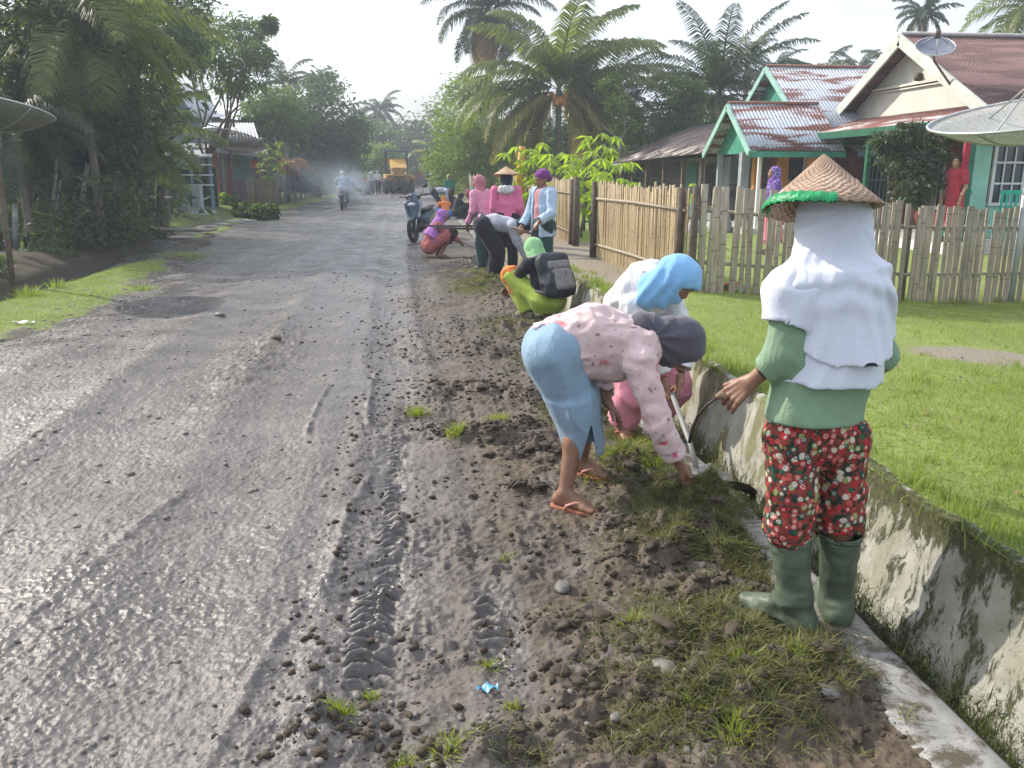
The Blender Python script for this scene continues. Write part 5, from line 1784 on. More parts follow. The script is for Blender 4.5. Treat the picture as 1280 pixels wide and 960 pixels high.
for (px, D, cl, lab, m, n, sd) in LG:
    bl = spot(px, D, .05)
    tree('leafy_tree', lab, bl, 6, clumps_from(cl, D, bl, 1.08, 1.6, sd), n, .17 if D < 30 else .2, m, sd, .13, BARK, 3.2, 2.4, droop=.5, group='trees of the left grove')
palm('young palm with long pale green fronds pointing at the veranda house', spot(178, 20.5, .05), 2.1, 2.1, 22, FR_GREEN, 71, .07, .55, 1.2, -.4, nl=50, width=.03, droop=1.3)
palm('low palm with hanging fronds at the left edge of the grove', spot(28, 16, .05), 2.4, 2.0, 16, FR_DARK, 72, .06, .5, .9, -.7, nl=44, width=.03, droop=1.5)
palm('tall palm with fronds mixed into the top of the left grove', spot(120, 17.5, .05), 4.2, 2.9, 24, FR_GREEN, 73, .07, .8, 1.3, -.7, nl=50, width=.04, droop=1.5)
palm('second tall palm at the top of the left grove, nearer the road', spot(205, 26, .05), 5.3, 2.6, 20, FR_GREEN, 74, .08, .7, 1.3, -.6, nl=46, width=.04, droop=1.5)
palm('feathery palm in the middle height of the left grove', spot(75, 18.5, .05), 2.9, 2.4, 18, FR_DARK, 75, .06, .6, 1.1, -.7, nl=46, width=.035, droop=1.6)
# bare pale trunks and posts in front of the dark grove
for i, (x0, y0, x1, y1, D, r, lab) in enumerate(((18, 312, 17, 222, 15.5, .05, 'straight pale post standing before the dark grove'), (60, 290, 72, 198, 17, .035, 'slim pale slanting trunk, left of the forked pair in the grove'), (66, 272, 76, 225, 17.2, .03, 'short pale trunk leaning beside the slim one'), (92, 300, 110, 205, 17.6, .05, 'mottled slanting trunk in the middle of the grove'))):
    a_, b_ = P(x0, y0, D), P(x1, y1, D)
    mb = MB(); mb.tube([A(0, 0, -.1), (b_ - a_) * .5 + A(.02, 0, 0), b_ - a_], [r, r * .95, r * .85], 8)
    mb.build('bare_trunk', simple('pale_bark_%s' % 'abcd'[i], (.26, .26, .25), .9, .4, 9, .5, .01, 20), None, True, loc=a_, label=lab, cat='trunk')
# undergrowth that hides the feet of the grove
rs = np.random.default_rng(5)
cl = []
for px in range(-80, 165, 8):
    D = 16.2 + 6 * rs.random()
    p = spot(px, D, .0); cl.append((p + A(0, 0, .3 + .6 * rs.random()), A(.9, .9, .7)))
for k in range(60):
    yy_ = rs.uniform(8.5, 19); xx_ = float(edge_left(yy_)) - rs.uniform(2.7, 5.5)
    cl.append((A(xx_, yy_, rs.uniform(.12, .4)), A(.42, .42, .28)))
C, O = crown_points(rs, cl, 520)
C = C[C[:, 2] > .05]
V, F = leaves_at(C, .14, rs, 3.0, .4)
put('undergrowth', mesh_np('undergrowth', V, F, LF_DARK, False), kind='stuff')

# round mango tree on the left side further up
bl = spot(396, 52, .05)
tree('mango_tree', 'big round dark tree on the left side of the road behind the smoke', bl, 7, clumps_from([(395, 125, 34), (370, 145, 34), (420, 150, 32), (360, 175, 34), (400, 180, 38), (432, 180, 26), (345, 150, 24), (385, 205, 32), (425, 205, 26), (352, 205, 26), (405, 108, 20), (440, 165, 16)], 52, bl, 1.05, 2.2, 81), 15000, .26, LF_DARK, 81, .25, BARK, 2.4, 2.2)
bl = spot(360, 44, .05)
tree('leafy_tree', 'lighter green tree between the veranda house and the big round tree', bl, 6, clumps_from([(335, 150, 24), (350, 130, 22), (330, 125, 22), (345, 165, 22), (365, 150, 20), (318, 140, 18)], 45, bl, 1.1, 1.2, 82), 6000, .2, LF_MID, 82, .12, BARKG, 2.6, 2.4)
palm('ragged palm poking above the round tree on the left', spot(362, 56, .05), Z(360, 108, 56), 2.6, 12, FR_DARK, 83, .16, .6, 1.4, .1, nl=36, width=.07)
papaya('pale papaya plant beside the veranda of the wooden house', spot(339, 35, .0), 2.35, 16, .5, 84, LF_PALE, leaf=.34)
bl = spot(368, 42, .0)
tree('flowering_shrub', 'shrub with coral red leaves beside the veranda house', bl, 2.5, clumps_from([(368, 205, 10), (360, 212, 9), (376, 210, 10), (352, 208, 8)], 42, bl, 1.1, .4, 85), 1500, .13, FLOWER, 85, .05, BARKG, 2.0, 1.2, cat='shrub')
bl = spot(368, 42.3, .0)
tree('leafy_shrub', 'dark shrub below the coral red leaves beside the veranda house', bl, 2.0, clumps_from([(362, 222, 14), (378, 224, 14), (352, 226, 12), (388, 228, 12)], 42.5, bl, 1.1, .4, 86), 2500, .14, LF_BLUE, 86, .05, BARKG, 2.0, 1.0, cat='shrub')
for i, (px, py, r, m, lab) in enumerate(((283, 252, 9, LF_BRIGHT, 'small yellow-green shrub by the ditch before the salmon posts'), (330, 266, 11, LF_MID, 'low green bush at the road edge beyond the ditch stones'), (308, 264, 10, LF_MID, 'low ground-hugging bush between the yellow-green shrub and the road bush'))):
    bl = G(px, py + 9); bl[2] = 0
    D = float(np.dot(bl[:2], [math.sin(YAW), math.cos(YAW)]))
    tree('leafy_shrub', lab, bl, .6, clumps_from([(px - r * .6, py, r * .8), (px + r * .6, py + 1, r * .8), (px, py - 3, r * .8)], D, bl, 1.1, .3, 90 + i), 1800, .13, m, 90 + i, .03, BARKG, 2.0, .3, cat='shrub')
bl = spot(470, 72, .0)
tree('leafy_tree', 'yellowish bushy tree at the left road edge near the roller', bl, 4, clumps_from([(470, 195, 16), (458, 205, 14), (482, 206, 14), (468, 214, 16), (484, 190, 10)], 72, bl, 1.1, 1.0, 95), 3500, .28, LF_PALE, 95, .12, BARK, 2.4, 1.6)

# --- closing the view: individual trees up the road, then one far wood
far_tr = [(455, 165, 88, 26), (492, 160, 100, 30), (520, 172, 112, 30), (545, 160, 92, 28), (440, 185, 80, 20), (505, 192, 118, 26), (535, 195, 96, 22), (560, 185, 70, 22)]
for i, (px, py, D, r) in enumerate(far_tr):
    bl = spot(px, D, 0)
    tree('leafy_tree', ['far tree just right of the round mango tree', 'far tree standing straight behind the roller', 'far tree over the vanishing point of the road', 'far tree left of the tall pale tree by the road', 'low far tree touching the round mango tree', 'lowest far tree behind the road end', 'low far tree right of the road end', 'far tree merging into the tall pale roadside tree'][i],
         bl, 7, clumps_from([(px, py, r), (px - r * .7, py + r * .5, r * .8), (px + r * .7, py + r * .5, r * .8), (px, py + r * 1.1, r * .9)], D, bl, 1.0, 1.5, 100 + i), 3600, .42, LF_BLUE if i % 2 else LF_MID, 100 + i, .2, BARK, 2.2, 2.5, group='trees at the far end of the road')
palm('far palm with a shaggy head against the sky up the road', spot(478, 96, 0), Z(478, 140, 96), 3.4, 16, FR_DARK, 110, .25, .8, 1.4, -.5, nl=30, width=.12)
palm('far curved palm low over the end of the road', spot(541, 84, 0), Z(541, 202, 84) + .8, 3.0, 12, FR_OLIVE, 111, .22, .8, 1.2, -.6, nl=30, width=.12)
palm('second far palm left of the shaggy headed one', spot(446, 104, 0), Z(446, 160, 104), 3.6, 14, FR_DARK, 112, .25, .8, 1.4, -.4, nl=30, width=.12)
rs = np.random.default_rng(77)
cl = []
for k in range(230):
    az = math.radians(rs.uniform(-62, 62)); D = rs.uniform(95, 150)
    if abs(math.degrees(az) - 0) < 14: D = rs.uniform(118, 150)
    hh = rs.uniform(3.0, 6.5)
    x, y = D * math.sin(az), D * math.cos(az)
    cl.append((A(x, y, hh * .55), A(5.5, 5.5, hh * .6)))
C, O = crown_points(rs, cl, 520)
C = C[C[:, 2] > -.3]
V, F = leaves_at(C, .95, rs, 1.7, .2)
put('far_wood', mesh_np('far_wood', V, F, LF_BLUE, False), kind='stuff')
# backdrop of shrubs behind the yards, on both sides
def belt(name, azs, Ds, zs, n, leaf, mat, seed, per=420, rad=1.5):
    rs = np.random.default_rng(seed); cl = []
    for k in range(n):
        az = math.radians(rs.uniform(*azs)); D = rs.uniform(*Ds); h_ = rs.uniform(*zs)
        cl.append((A(D * math.sin(az), D * math.cos(az), h_ * .5), A(rad, rad, h_ * .55)))
    C, O = crown_points(rs, cl, per)
    C = C[C[:, 2] > -.1]
    V, F = leaves_at(C, leaf, rs, 2.2, .3)
    put(name, mesh_np(name, V, F, mat, False), kind='stuff')
belt('yard_thicket', (7, 20), (40, 62), (2.0, 4.2), 60, .3, LF_DARK, 201)
belt('yard_thicket', (20, 62), (48, 75), (3.0, 6.0), 70, .45, LF_BLUE, 202, 420, 2.5)
belt('left_thicket', (-50, -17), (30, 50), (3.0, 6.0), 70, .35, LF_DARK, 203, 500, 2.4)
belt('roadside_thicket', (-9, -5), (58, 92), (1.6, 3.0), 26, .3, LF_MID, 204)
belt('roadside_thicket', (2.2, 5), (44, 90), (1.2, 2.6), 24, .3, LF_PALE, 205)
# ================================================================== people
def m_skin(name, c):
    t = NT(name)
    v = t.coord()
    t.col(t.ramp(t.noise(v, 14, 4), [(.3, tuple(q * .85 for q in c)), (.7, tuple(min(1, q * 1.12) for q in c))]))
    t.rough(.5); t.spec(.45)
    t.b.inputs['Subsurface Weight'].default_value = .08
    t.b.inputs['Subsurface Radius'].default_value = (.012, .004, .002)
    t.b.inputs['Subsurface Scale'].default_value = .5
    t.bump(t.noise(v, 150, 3), .15, .002)
    return t.m
SKIN = m_skin('skin_brown', (.25, .13, .082))
SKIN2 = m_skin('skin_tan', (.38, .21, .135))
HAIR = simple('hair_black', (.015, .012, .011), .45, .3, 30, .4, .004, 90)
EYE = simple('eye_dark', (.02, .015, .012), .15, 0, 5, 0)

def foldx(f, amp, scale, axis=None, stretch=.3, seed=0.0, mask=None):
    ax = None if axis is None else unit(axis)
    def g(p):
        q = p / scale
        if ax is not None: q = q - (q @ ax)[:, None] * ax * (1 - stretch)
        n = noise3(q + seed); n2 = noise3(q * 2.3 + 7.7 + seed)
        r = (.55 - np.abs(n) * 1.9) + n2 * .4
        if mask is not None: r = r * mask(p)
        return f(p) - amp * r
    return g

def head_frame(j):
    f = unit(j['face']); u = unit(j['hup'] - np.dot(j['hup'], f) * f); r = np.cross(f, u)
    return np.stack([r, f, u], 1)

def head_prims(j, s=1.0, detail=True):
    R = head_frame(j); H = j['H']
    L = lambda x, y, z: H + R @ (A(x, y, z) * s)
    E = lambda c, r: el(L(*c), A(*r) * s, R)
    p = [E((0, -.012, .03), (.072, .092, .083)), E((0, .022, -.035), (.057, .066, .075))]
    if detail:
        p += [rc(L(0, .082, .018), L(0, .102, -.02), .009 * s, .014 * s), E((0, .074, -.088), (.024, .02, .02)),
              E((0, .083, -.052), (.026, .014, .011)), E((.035, .06, -.02), (.025, .024, .024)), E((-.035, .06, -.02), (.025, .024, .024)),
              E((.073, -.005, -.01), (.01, .02, .03)), E((-.073, -.005, -.01), (.01, .02, .03)), E((0, .07, .04), (.05, .022, .014))]
    return p

def hand_prims(w, d, n, side, curl=.5, s=1.0, spread=.0, thumb=(.55, .75, .35), tc=.4):
    """palm and five fingers; d along the palm, n the palm's facing, side towards the thumb"""
    d = unit(d); n = unit(n - np.dot(n, d) * d); side = unit(side - np.dot(side, d) * d - np.dot(side, n) * n)
    pr = []
    offs = (.030, .010, -.011, -.030); lens = (.066, .074, .068, .053)
    for i, (o, l) in enumerate(zip(offs, lens)):
        k = w + d * (.082 - .006 * abs(i - 1)) * s + side * o * s
        pr.append(rc(w + side * o * .55 * s + d * .005, k, .0135 * s, .0115 * s))
        a = 0.0
        p = k; fd = unit(d + side * spread * (1.5 - i) * .33)
        for q, (fr, r0, r1) in enumerate(((.42, .0098, .0090), (.32, .0088, .0080), (.26, .0080, .0066))):
            a += (curl if not hasattr(curl, '__len__') else curl[i]) * (1.0 if q else .8)
            v = fd * math.cos(a) + n * math.sin(a)
            e = p + v * l * fr * s
            pr.append(rc(p, e, r0 * s, r1 * s)); p = e
    b = w + d * .020 * s + side * .022 * s
    v = unit(d * thumb[0] + side * thumb[1] + n * thumb[2])
    m = b + v * .038 * s
    v2 = unit(v * math.cos(tc) + unit(d + n * .3) * math.sin(tc))
    e = m + v2 * .032 * s
    pr += [rc(b, m, .0145 * s, .0108 * s), rc(m, e, .0105 * s, .008 * s)]
    return pr

def foot_prims(a, toe, s=1.0, toes=True):
    """bare foot under ankle a, pointing along toe"""
    t = unit(A(toe[0], toe[1], 0)); sd = A(t[1], -t[0], 0)
    g = a.copy(); g[2] = a[2]
    z0 = a[2] - .062 * s
    B = lambda f, r, z: A(a[0], a[1], z0) + t * f * s + sd * r * s + A(0, 0, z * s)
    pr = [rc(a, B(-.035, 0, .03), .033 * s, .030 * s), rc(a, B(.09, 0, .028), .033 * s, .026 * s),
          rc(B(-.03, 0, .026), B(.11, .02, .018), .028 * s, .021 * s), rc(B(-.03, 0, .026), B(.10, -.025, .018), .026 * s, .019 * s)]
    if toes:
        for r, f, rad in ((.036, .155, .0125), (.018, .158, .0095), (.002, .152, .009), (-.014, .143, .0085), (-.029, .13, .008)):
            pr.append(rc(B(.105, r * .85, .014), B(f, r, .011), rad * 1.1 * s, rad * s))
    return pr

def jbox(pts, pad=.16):
    a = np.array(pts)
    return a.min(0) - pad, a.max(0) + pad

def torso_fwd(j):
    r = unit(j['SR'] - j['SL']); u = unit(j['C'] - j['P'])
    return unit(np.cross(u, r)) if True else None

def body_sdf(j, s=1.0, thin=.92, face=True, feet=True):
    fw = torso_fwd(j); P_, C_, N_ = j['P'], j['C'], j['N']
    W_ = P_ * .45 + C_ * .55 if 'W' not in j else j['W']
    k = thin * s
    pr = [rc(P_, W_, .125 * k, .105 * k, fw, .75), rc(W_, C_, .105 * k, .125 * k, fw, .72), rc(C_, N_, .08 * k, .052 * s),
          rc(j['SL'], j['SR'], .050 * k, .050 * k), rc(N_, j['H'] - unit(j['hup']) * .03, .048 * s, .046 * s)]
    for q in 'LR':
        pr += [rc(j['S' + q], j['E' + q], .046 * k, .037 * k), rc(j['E' + q], j['W' + q], .037 * k, .024 * s),
               rc(j['H' + q], j['K' + q], .082 * k, .055 * k), rc(j['K' + q], j['A' + q] * .35 + j['K' + q] * .65, .052 * s, .052 * s),
               rc(j['A' + q] * .35 + j['K' + q] * .65, j['A' + q], .050 * s, .031 * s)]
    return pr

def build_body(root, o, j, mat, s=1.0, h=.012, hh=.0045, hands='LR', feet=True, head_detail=True, hand_kw=None, face_h=None):
    """one continuous figure: trunk, head, arms, legs; hands and feet are meshed finer and meet it at wrist and ankle"""
    hand_kw = hand_kw or {}
    main = body_sdf(j, s)
    hp = head_prims(j, s, head_detail)
    core = union(main + hp, .028 * s)
    fine = []
    fcore = core
    for q in hands:
        d = j['hd' + q]
        kw = dict(hand_kw.get(q, {}))
        n = kw.pop('n', A(0, 0, -1)); side = kw.pop('side', A(0, 1, 0))
        hpz = hand_prims(j['W' + q], d, n, side, s=s, **kw)
        if hh >= h * .99:
            core = union([core] + [union(hpz, .006)], .012); continue
        cut_pt = j['W' + q] - unit(j['W' + q] - j['E' + q]) * .05
        cn = unit(j['W' + q] - j['E' + q])
        arm = rc(j['E' + q], j['W' + q], .037 * s * .92, .024 * s, None, 1)
        f = union([arm, union(hpz, .006)], .02)
        lo, hi = jbox([cut_pt, j['W' + q] + unit(d) * .09], .10)
        fine.append((cutp(f, cut_pt, -cn), lo, hi, hh))
        # keep trunk side of the wrist plane, only near this arm
        def mk(fc, cut_pt=cut_pt, cn=cn, W=j['W' + q].copy()):
            def g(p):
                d0 = fc(p)
                near = ((p - W) ** 2).sum(1) < .12 ** 2
                pl = (p - cut_pt) @ cn
                return np.where(near, np.maximum(d0, pl), d0)
            return g
        fcore = mk(fcore)
    core = fcore if hh < h * .99 else core
    if feet:
        for q in 'LR':
            core = union([core] + foot_prims(j['A' + q], j['T' + q], s, h < .02), .014)
    pts = [j[k] for k in ('P', 'C', 'H', 'EL', 'ER', 'WL', 'WR', 'KL', 'KR', 'AL', 'AR')]
    lo, hi = jbox(pts, .19)
    lo[2] = min(lo[2], pts[-1][2] - .1)
    return skin('body', [(core, lo, hi, h)] + fine, h, mat, root, o)

def g_trousers(j, r=(.105, .085, .065), end=1.0, s=1.0, amp=.006, seat=.135, hollow=.014, seed=0.0, scale=.09, sides='LR'):
    pr, subs = [], []
    pr.append(rc(j['HL'], j['HR'], seat * s * .95, seat * s * .95)); pr.append(el(j['P'], A(seat, seat, seat) * s))
    pts = [j['P']]
    for q in sides:
        K, A_ = j['K' + q], j['A' + q]
        hem = K + (A_ - K) * end
        u = unit(A_ - K)
        pr += [rc(j['H' + q], K, r[0] * s, r[1] * s), cc(K, hem, r[1] * s, r[2] * s)]
        subs.append(cc(hem - u * .05, hem + u * .1, r[2] * s - hollow, r[2] * s - hollow))
        pts += [K, hem]
    f = union(pr, .04)
    ax = unit(j['P'] - (j['KL'] + j['KR']) / 2)
    f = foldx(f, amp, scale, ax, .45, seed)
    f = minus(f, subs)
    lo, hi = jbox(pts, .22)
    return f, lo, hi

def g_shirt(j, rt=(.15, .135, .135), below=.10, sleeve=2.0, rs_=(.062, .052, .045), s=1.0, amp=.006, ratio=.78, seed=1.0, scale=.10, hollow=.014, neck=True):
    fw = torso_fwd(j); P_, C_, N_ = j['P'], j['C'], j['N']
    W_ = P_ * .45 + C_ * .55 if 'W' not in j else j['W']
    u = unit(P_ - W_)
    hem = P_ + u * below
    pr = [cc(W_, hem, rt[1] * s, rt[0] * s, fw, ratio, e0=.02), rc(W_, C_, rt[1] * s, rt[2] * s, fw, ratio), rc(j['SL'], j['SR'], .066 * s, .066 * s)]
    if neck: pr.append(rc(C_, N_, .09 * s, .062 * s))
    subs = [cc(hem - u * .06, hem + u * .15, rt[0] * s - hollow, rt[0] * s - hollow, fw, ratio)]
    pts = [hem, C_]
    for q in 'LR':
        S, E, W = j['S' + q], j['E' + q], j['W' + q]
        sl = sleeve if not hasattr(sleeve, '__len__') else sleeve[q == 'R']
        if sl <= 1:
            e = S + (E - S) * sl; v = unit(E - S)
            pr.append(cc(S, e, rs_[0] * s, rs_[1] * s, e0=-.0))
            rr = rs_[1]
        else:
            e = E + (W - E) * (sl - 1); v = unit(W - E)
            pr += [rc(S, E, rs_[0] * s, rs_[1] * s), cc(E, e, rs_[1] * s, rs_[2] * s, e0=.01)]
            rr = rs_[2]
        subs.append(cc(e - v * .03, e + v * .06, rr * s - .010, rr * s - .010))
        pts += [S, e]
    f = foldx(union(pr, .03), amp, scale, unit(C_ - P_), .6, seed)
    f = minus(f, subs)
    lo, hi = jbox(pts, .20)
    return f, lo, hi

def g_scarf(j, drape=None, rd=(.095, .16), s=1.0, amp=.006, opening=True, seed=2.0, scale=.07, ratio=.8, vol=1.0):
    """headscarf: hood with an open face, falling to the point drape"""
    R = head_frame(j); H = j['H']
    L = lambda x, y, z: H + R @ (A(x, y, z) * s)
    pr = [el(L(0, -.012, .025), A(.092, .112, .104) * s * vol, R), rc(L(0, -.01, -.02), j['N'] + (j['N'] - H) * .1, .088 * s, .082 * s)]
    pts = [H, j['N']]
    fw = torso_fwd(j)
    if drape is not None:
        pr.append(cc(L(0, -.01, -.06), drape, rd[0] * s, rd[1] * s, fw, ratio, e0=.01))
        pts.append(drape)
    f = foldx(union(pr, .035), amp, scale, j['hup'], .4, seed)
    if opening:
        f = minus(f, [el(L(0, .105, -.010), A(.055, .085, .082) * s, R), el(L(0, .02, -.01), A(.070, .092, .10) * s, R)], .012)
    if drape is not None:
        u = unit(drape - H)
        f = minus(f, [cc(drape - u * .05, drape + u * .2, rd[1] * s - .015, rd[1] * s - .012, fw, ratio)])
    lo, hi = jbox(pts, .24)
    return f, lo, hi

def wear(name, root, o, spec, mat, h):
    f, lo, hi = spec
    return skin(name, [(f, lo, hi, h)], h, mat, root, o)

def eyes(root, o, j, s=1.0):
    R = head_frame(j)
    for sx in (-1, 1):
        c = j['H'] + R @ (A(sx * .031, .077, .012) * s)
        V, F = lump(1, 2, 0, 1)
        put('eye', mesh_np('eye', (V * A(.013, .006, .006) * s) @ R.T + c - o, F, EYE), root)

# -------- ready poses, in metres, facing +Y
def base_pose(h=1.52):
    k = h / 1.52
    j = dict(P=A(0, 0, .83), C=A(0, .01, 1.17), N=A(0, .0, 1.27), H=A(0, .025, 1.395), face=A(0, 1, 0), hup=A(0, 0, 1),
             SL=A(-.165, 0, 1.225), SR=A(.165, 0, 1.225), EL=A(-.205, -.02, .97), ER=A(.205, -.02, .97), WL=A(-.215, .08, .76), WR=A(.215, .08, .76),
             HL=A(-.085, 0, .80), HR=A(.085, 0, .80), KL=A(-.095, .02, .44), KR=A(.095, .02, .44), AL=A(-.10, -.02, .075), AR=A(.10, -.02, .075),
             TL=A(-.15, 1, 0), TR=A(.15, 1, 0), hdL=A(0, .2, -1), hdR=A(0, .2, -1))
    for q in list(j):
        if q[0] not in 'Tfh' or q == 'H': j[q] = j[q] * k
    return j

def bend_pose(h=1.52, tilt=100, kneebend=.05):
    j = base_pose(h); k = h / 1.52
    t = math.radians(tilt)
    P_ = A(0, -.16, .80) * k
    up = A(0, math.sin(t), math.cos(t)); fw = A(0, math.cos(t), -math.sin(t))
    j['P'] = P_
    j['HL'] = P_ + A(-.085, 0, -.02); j['HR'] = P_ + A(.085, 0, -.02)
    j['KL'] = A(-.11, kneebend, .43) * k; j['KR'] = A(.11, kneebend - .02, .43) * k
    j['W'] = P_ + up * .19 * k + A(0, 0, .03)
    j['C'] = P_ + up * .36 * k; j['N'] = P_ + up * .46 * k
    j['H'] = P_ + up * .57 * k + fw * .03
    j['face'] = unit(fw + up * .15); j['hup'] = up
    for s_, q in ((-1, 'L'), (1, 'R')):
        j['S' + q] = P_ + up * .40 * k + A(s_ * .16, 0, 0)
        j['E' + q] = j['S' + q] + A(s_ * .03, .02, -.26) * k
        j['W' + q] = j['E' + q] + A(-s_ * .06, .06, -.22) * k
        j['hd' + q] = A(-s_ * .3, .3, -1)
    return j

def squat_pose(h=1.52):
    j = base_pose(h); k = h / 1.52
    P_ = A(0, -.17, .20) * k
    j['P'] = P_
    j['HL'] = P_ + A(-.09, .02, 0); j['HR'] = P_ + A(.09, .02, 0)
    j['KL'] = A(-.20, .22, .44) * k; j['KR'] = A(.20, .22, .44) * k
    j['AL'] = A(-.13, .02, .075) * k; j['AR'] = A(.13, .02, .075) * k
    up = unit(A(0, .42, 1)); fw = unit(A(0, 1, -.42))
    j['C'] = P_ + up * .35 * k; j['N'] = P_ + up * .45 * k; j['H'] = P_ + up * .57 * k + fw * .04
    j['face'] = unit(fw + A(0, 0, -.25)); j['hup'] = unit(up + fw * .25)
    for s_, q in ((-1, 'L'), (1, 'R')):
        j['S' + q] = P_ + up * .40 * k + A(s_ * .16, 0, 0)
        j['E' + q] = j['S' + q] + A(s_ * .04, .18, -.17) * k
        j['W' + q] = j['E' + q] + A(-s_ * .05, .19, -.10) * k
        j['hd' + q] = A(-s_ * .2, .8, -.6)
    return j

VEC = ('face', 'hup', 'TL', 'TR', 'hdL', 'hdR')
def turn(j, deg):
    a = math.radians(deg)
    R = np.array([[math.cos(a), -math.sin(a), 0], [math.sin(a), math.cos(a), 0], [0, 0, 1]])
    return {k: R @ v for k, v in j.items()}

def at_depth(px, py, D):
    return P(px, py, D)

# ---- conical woven hat
def m_straw(name, c1, c2, sc=1.0):
    t = NT(name)
    v = t.coord()
    s = t.n('ShaderNodeSeparateXYZ'); t.l(v, s.inputs[0])
    ang = t.math('ARCTAN2', s.outputs[1], s.outputs[0])
    rad = t.math('SQRT', t.math('ADD', t.math('MULTIPLY', s.outputs[0], s.outputs[0]), t.math('MULTIPLY', s.outputs[1], s.outputs[1])))
    a = t.math('SINE', t.math('ADD', t.math('MULTIPLY', ang, 30.0), t.math('MULTIPLY', t.noise(v, 30, 2), 5.0)))
    b = t.math('SINE', t.math('ADD', t.math('MULTIPLY', rad, 420.0 * sc), t.math('MULTIPLY', t.noise(v, 22, 2), 6.0)))
    w = t.math('MULTIPLY', a, b)
    n = t.noise(v, 12, 5)
    k = t.math('ADD', t.math('MULTIPLY', w, .22), n)
    t.col(t.ramp(k, [(.30, c1), (.70, c2)]))
    t.rough(.75); t.spec(.3)
    t.bump(t.math('ADD', w, t.math('MULTIPLY', n, .6)), .55, .006)
    return t.m

def cone_hat(loc, tilt_x, tilt_y, r, hgt, mat, label, ribbon=None, group=None, seed=0, n=96):
    root = thing('conical_hat', label, 'hat', loc, 0, group)
    root.rotation_euler = (tilt_x, tilt_y, .4)
    V, F = [], []
    prof = [(0.004, hgt), (.10 * r, hgt * .93), (.3 * r, hgt * .72), (.6 * r, hgt * .41), (.85 * r, hgt * .15), (r, 0.0), (r * .985, -.006), (.83 * r, hgt * .11), (.58 * r, hgt * .36), (.28 * r, hgt * .66), (.004, hgt * .9)]
    for (rr, z) in prof:
        for k in range(n):
            a = 2 * PI * k / n
            w = 1 + .018 * math.sin(3 * a + seed) * (rr / r) ** 2 + .008 * math.sin(11 * a + seed)
            V.append((rr * w * math.cos(a), rr * w * math.sin(a), z + .010 * math.sin(2 * a + seed) * (rr / r) ** 2))
    for i in range(len(prof) - 1):
        for k in range(n):
            k2 = (k + 1) % n
            F.append((i * n + k2, i * n + k, (i + 1) * n + k, (i + 1) * n + k2))
    put('crown', mesh_np('crown', V, F, mat), root)
    return root
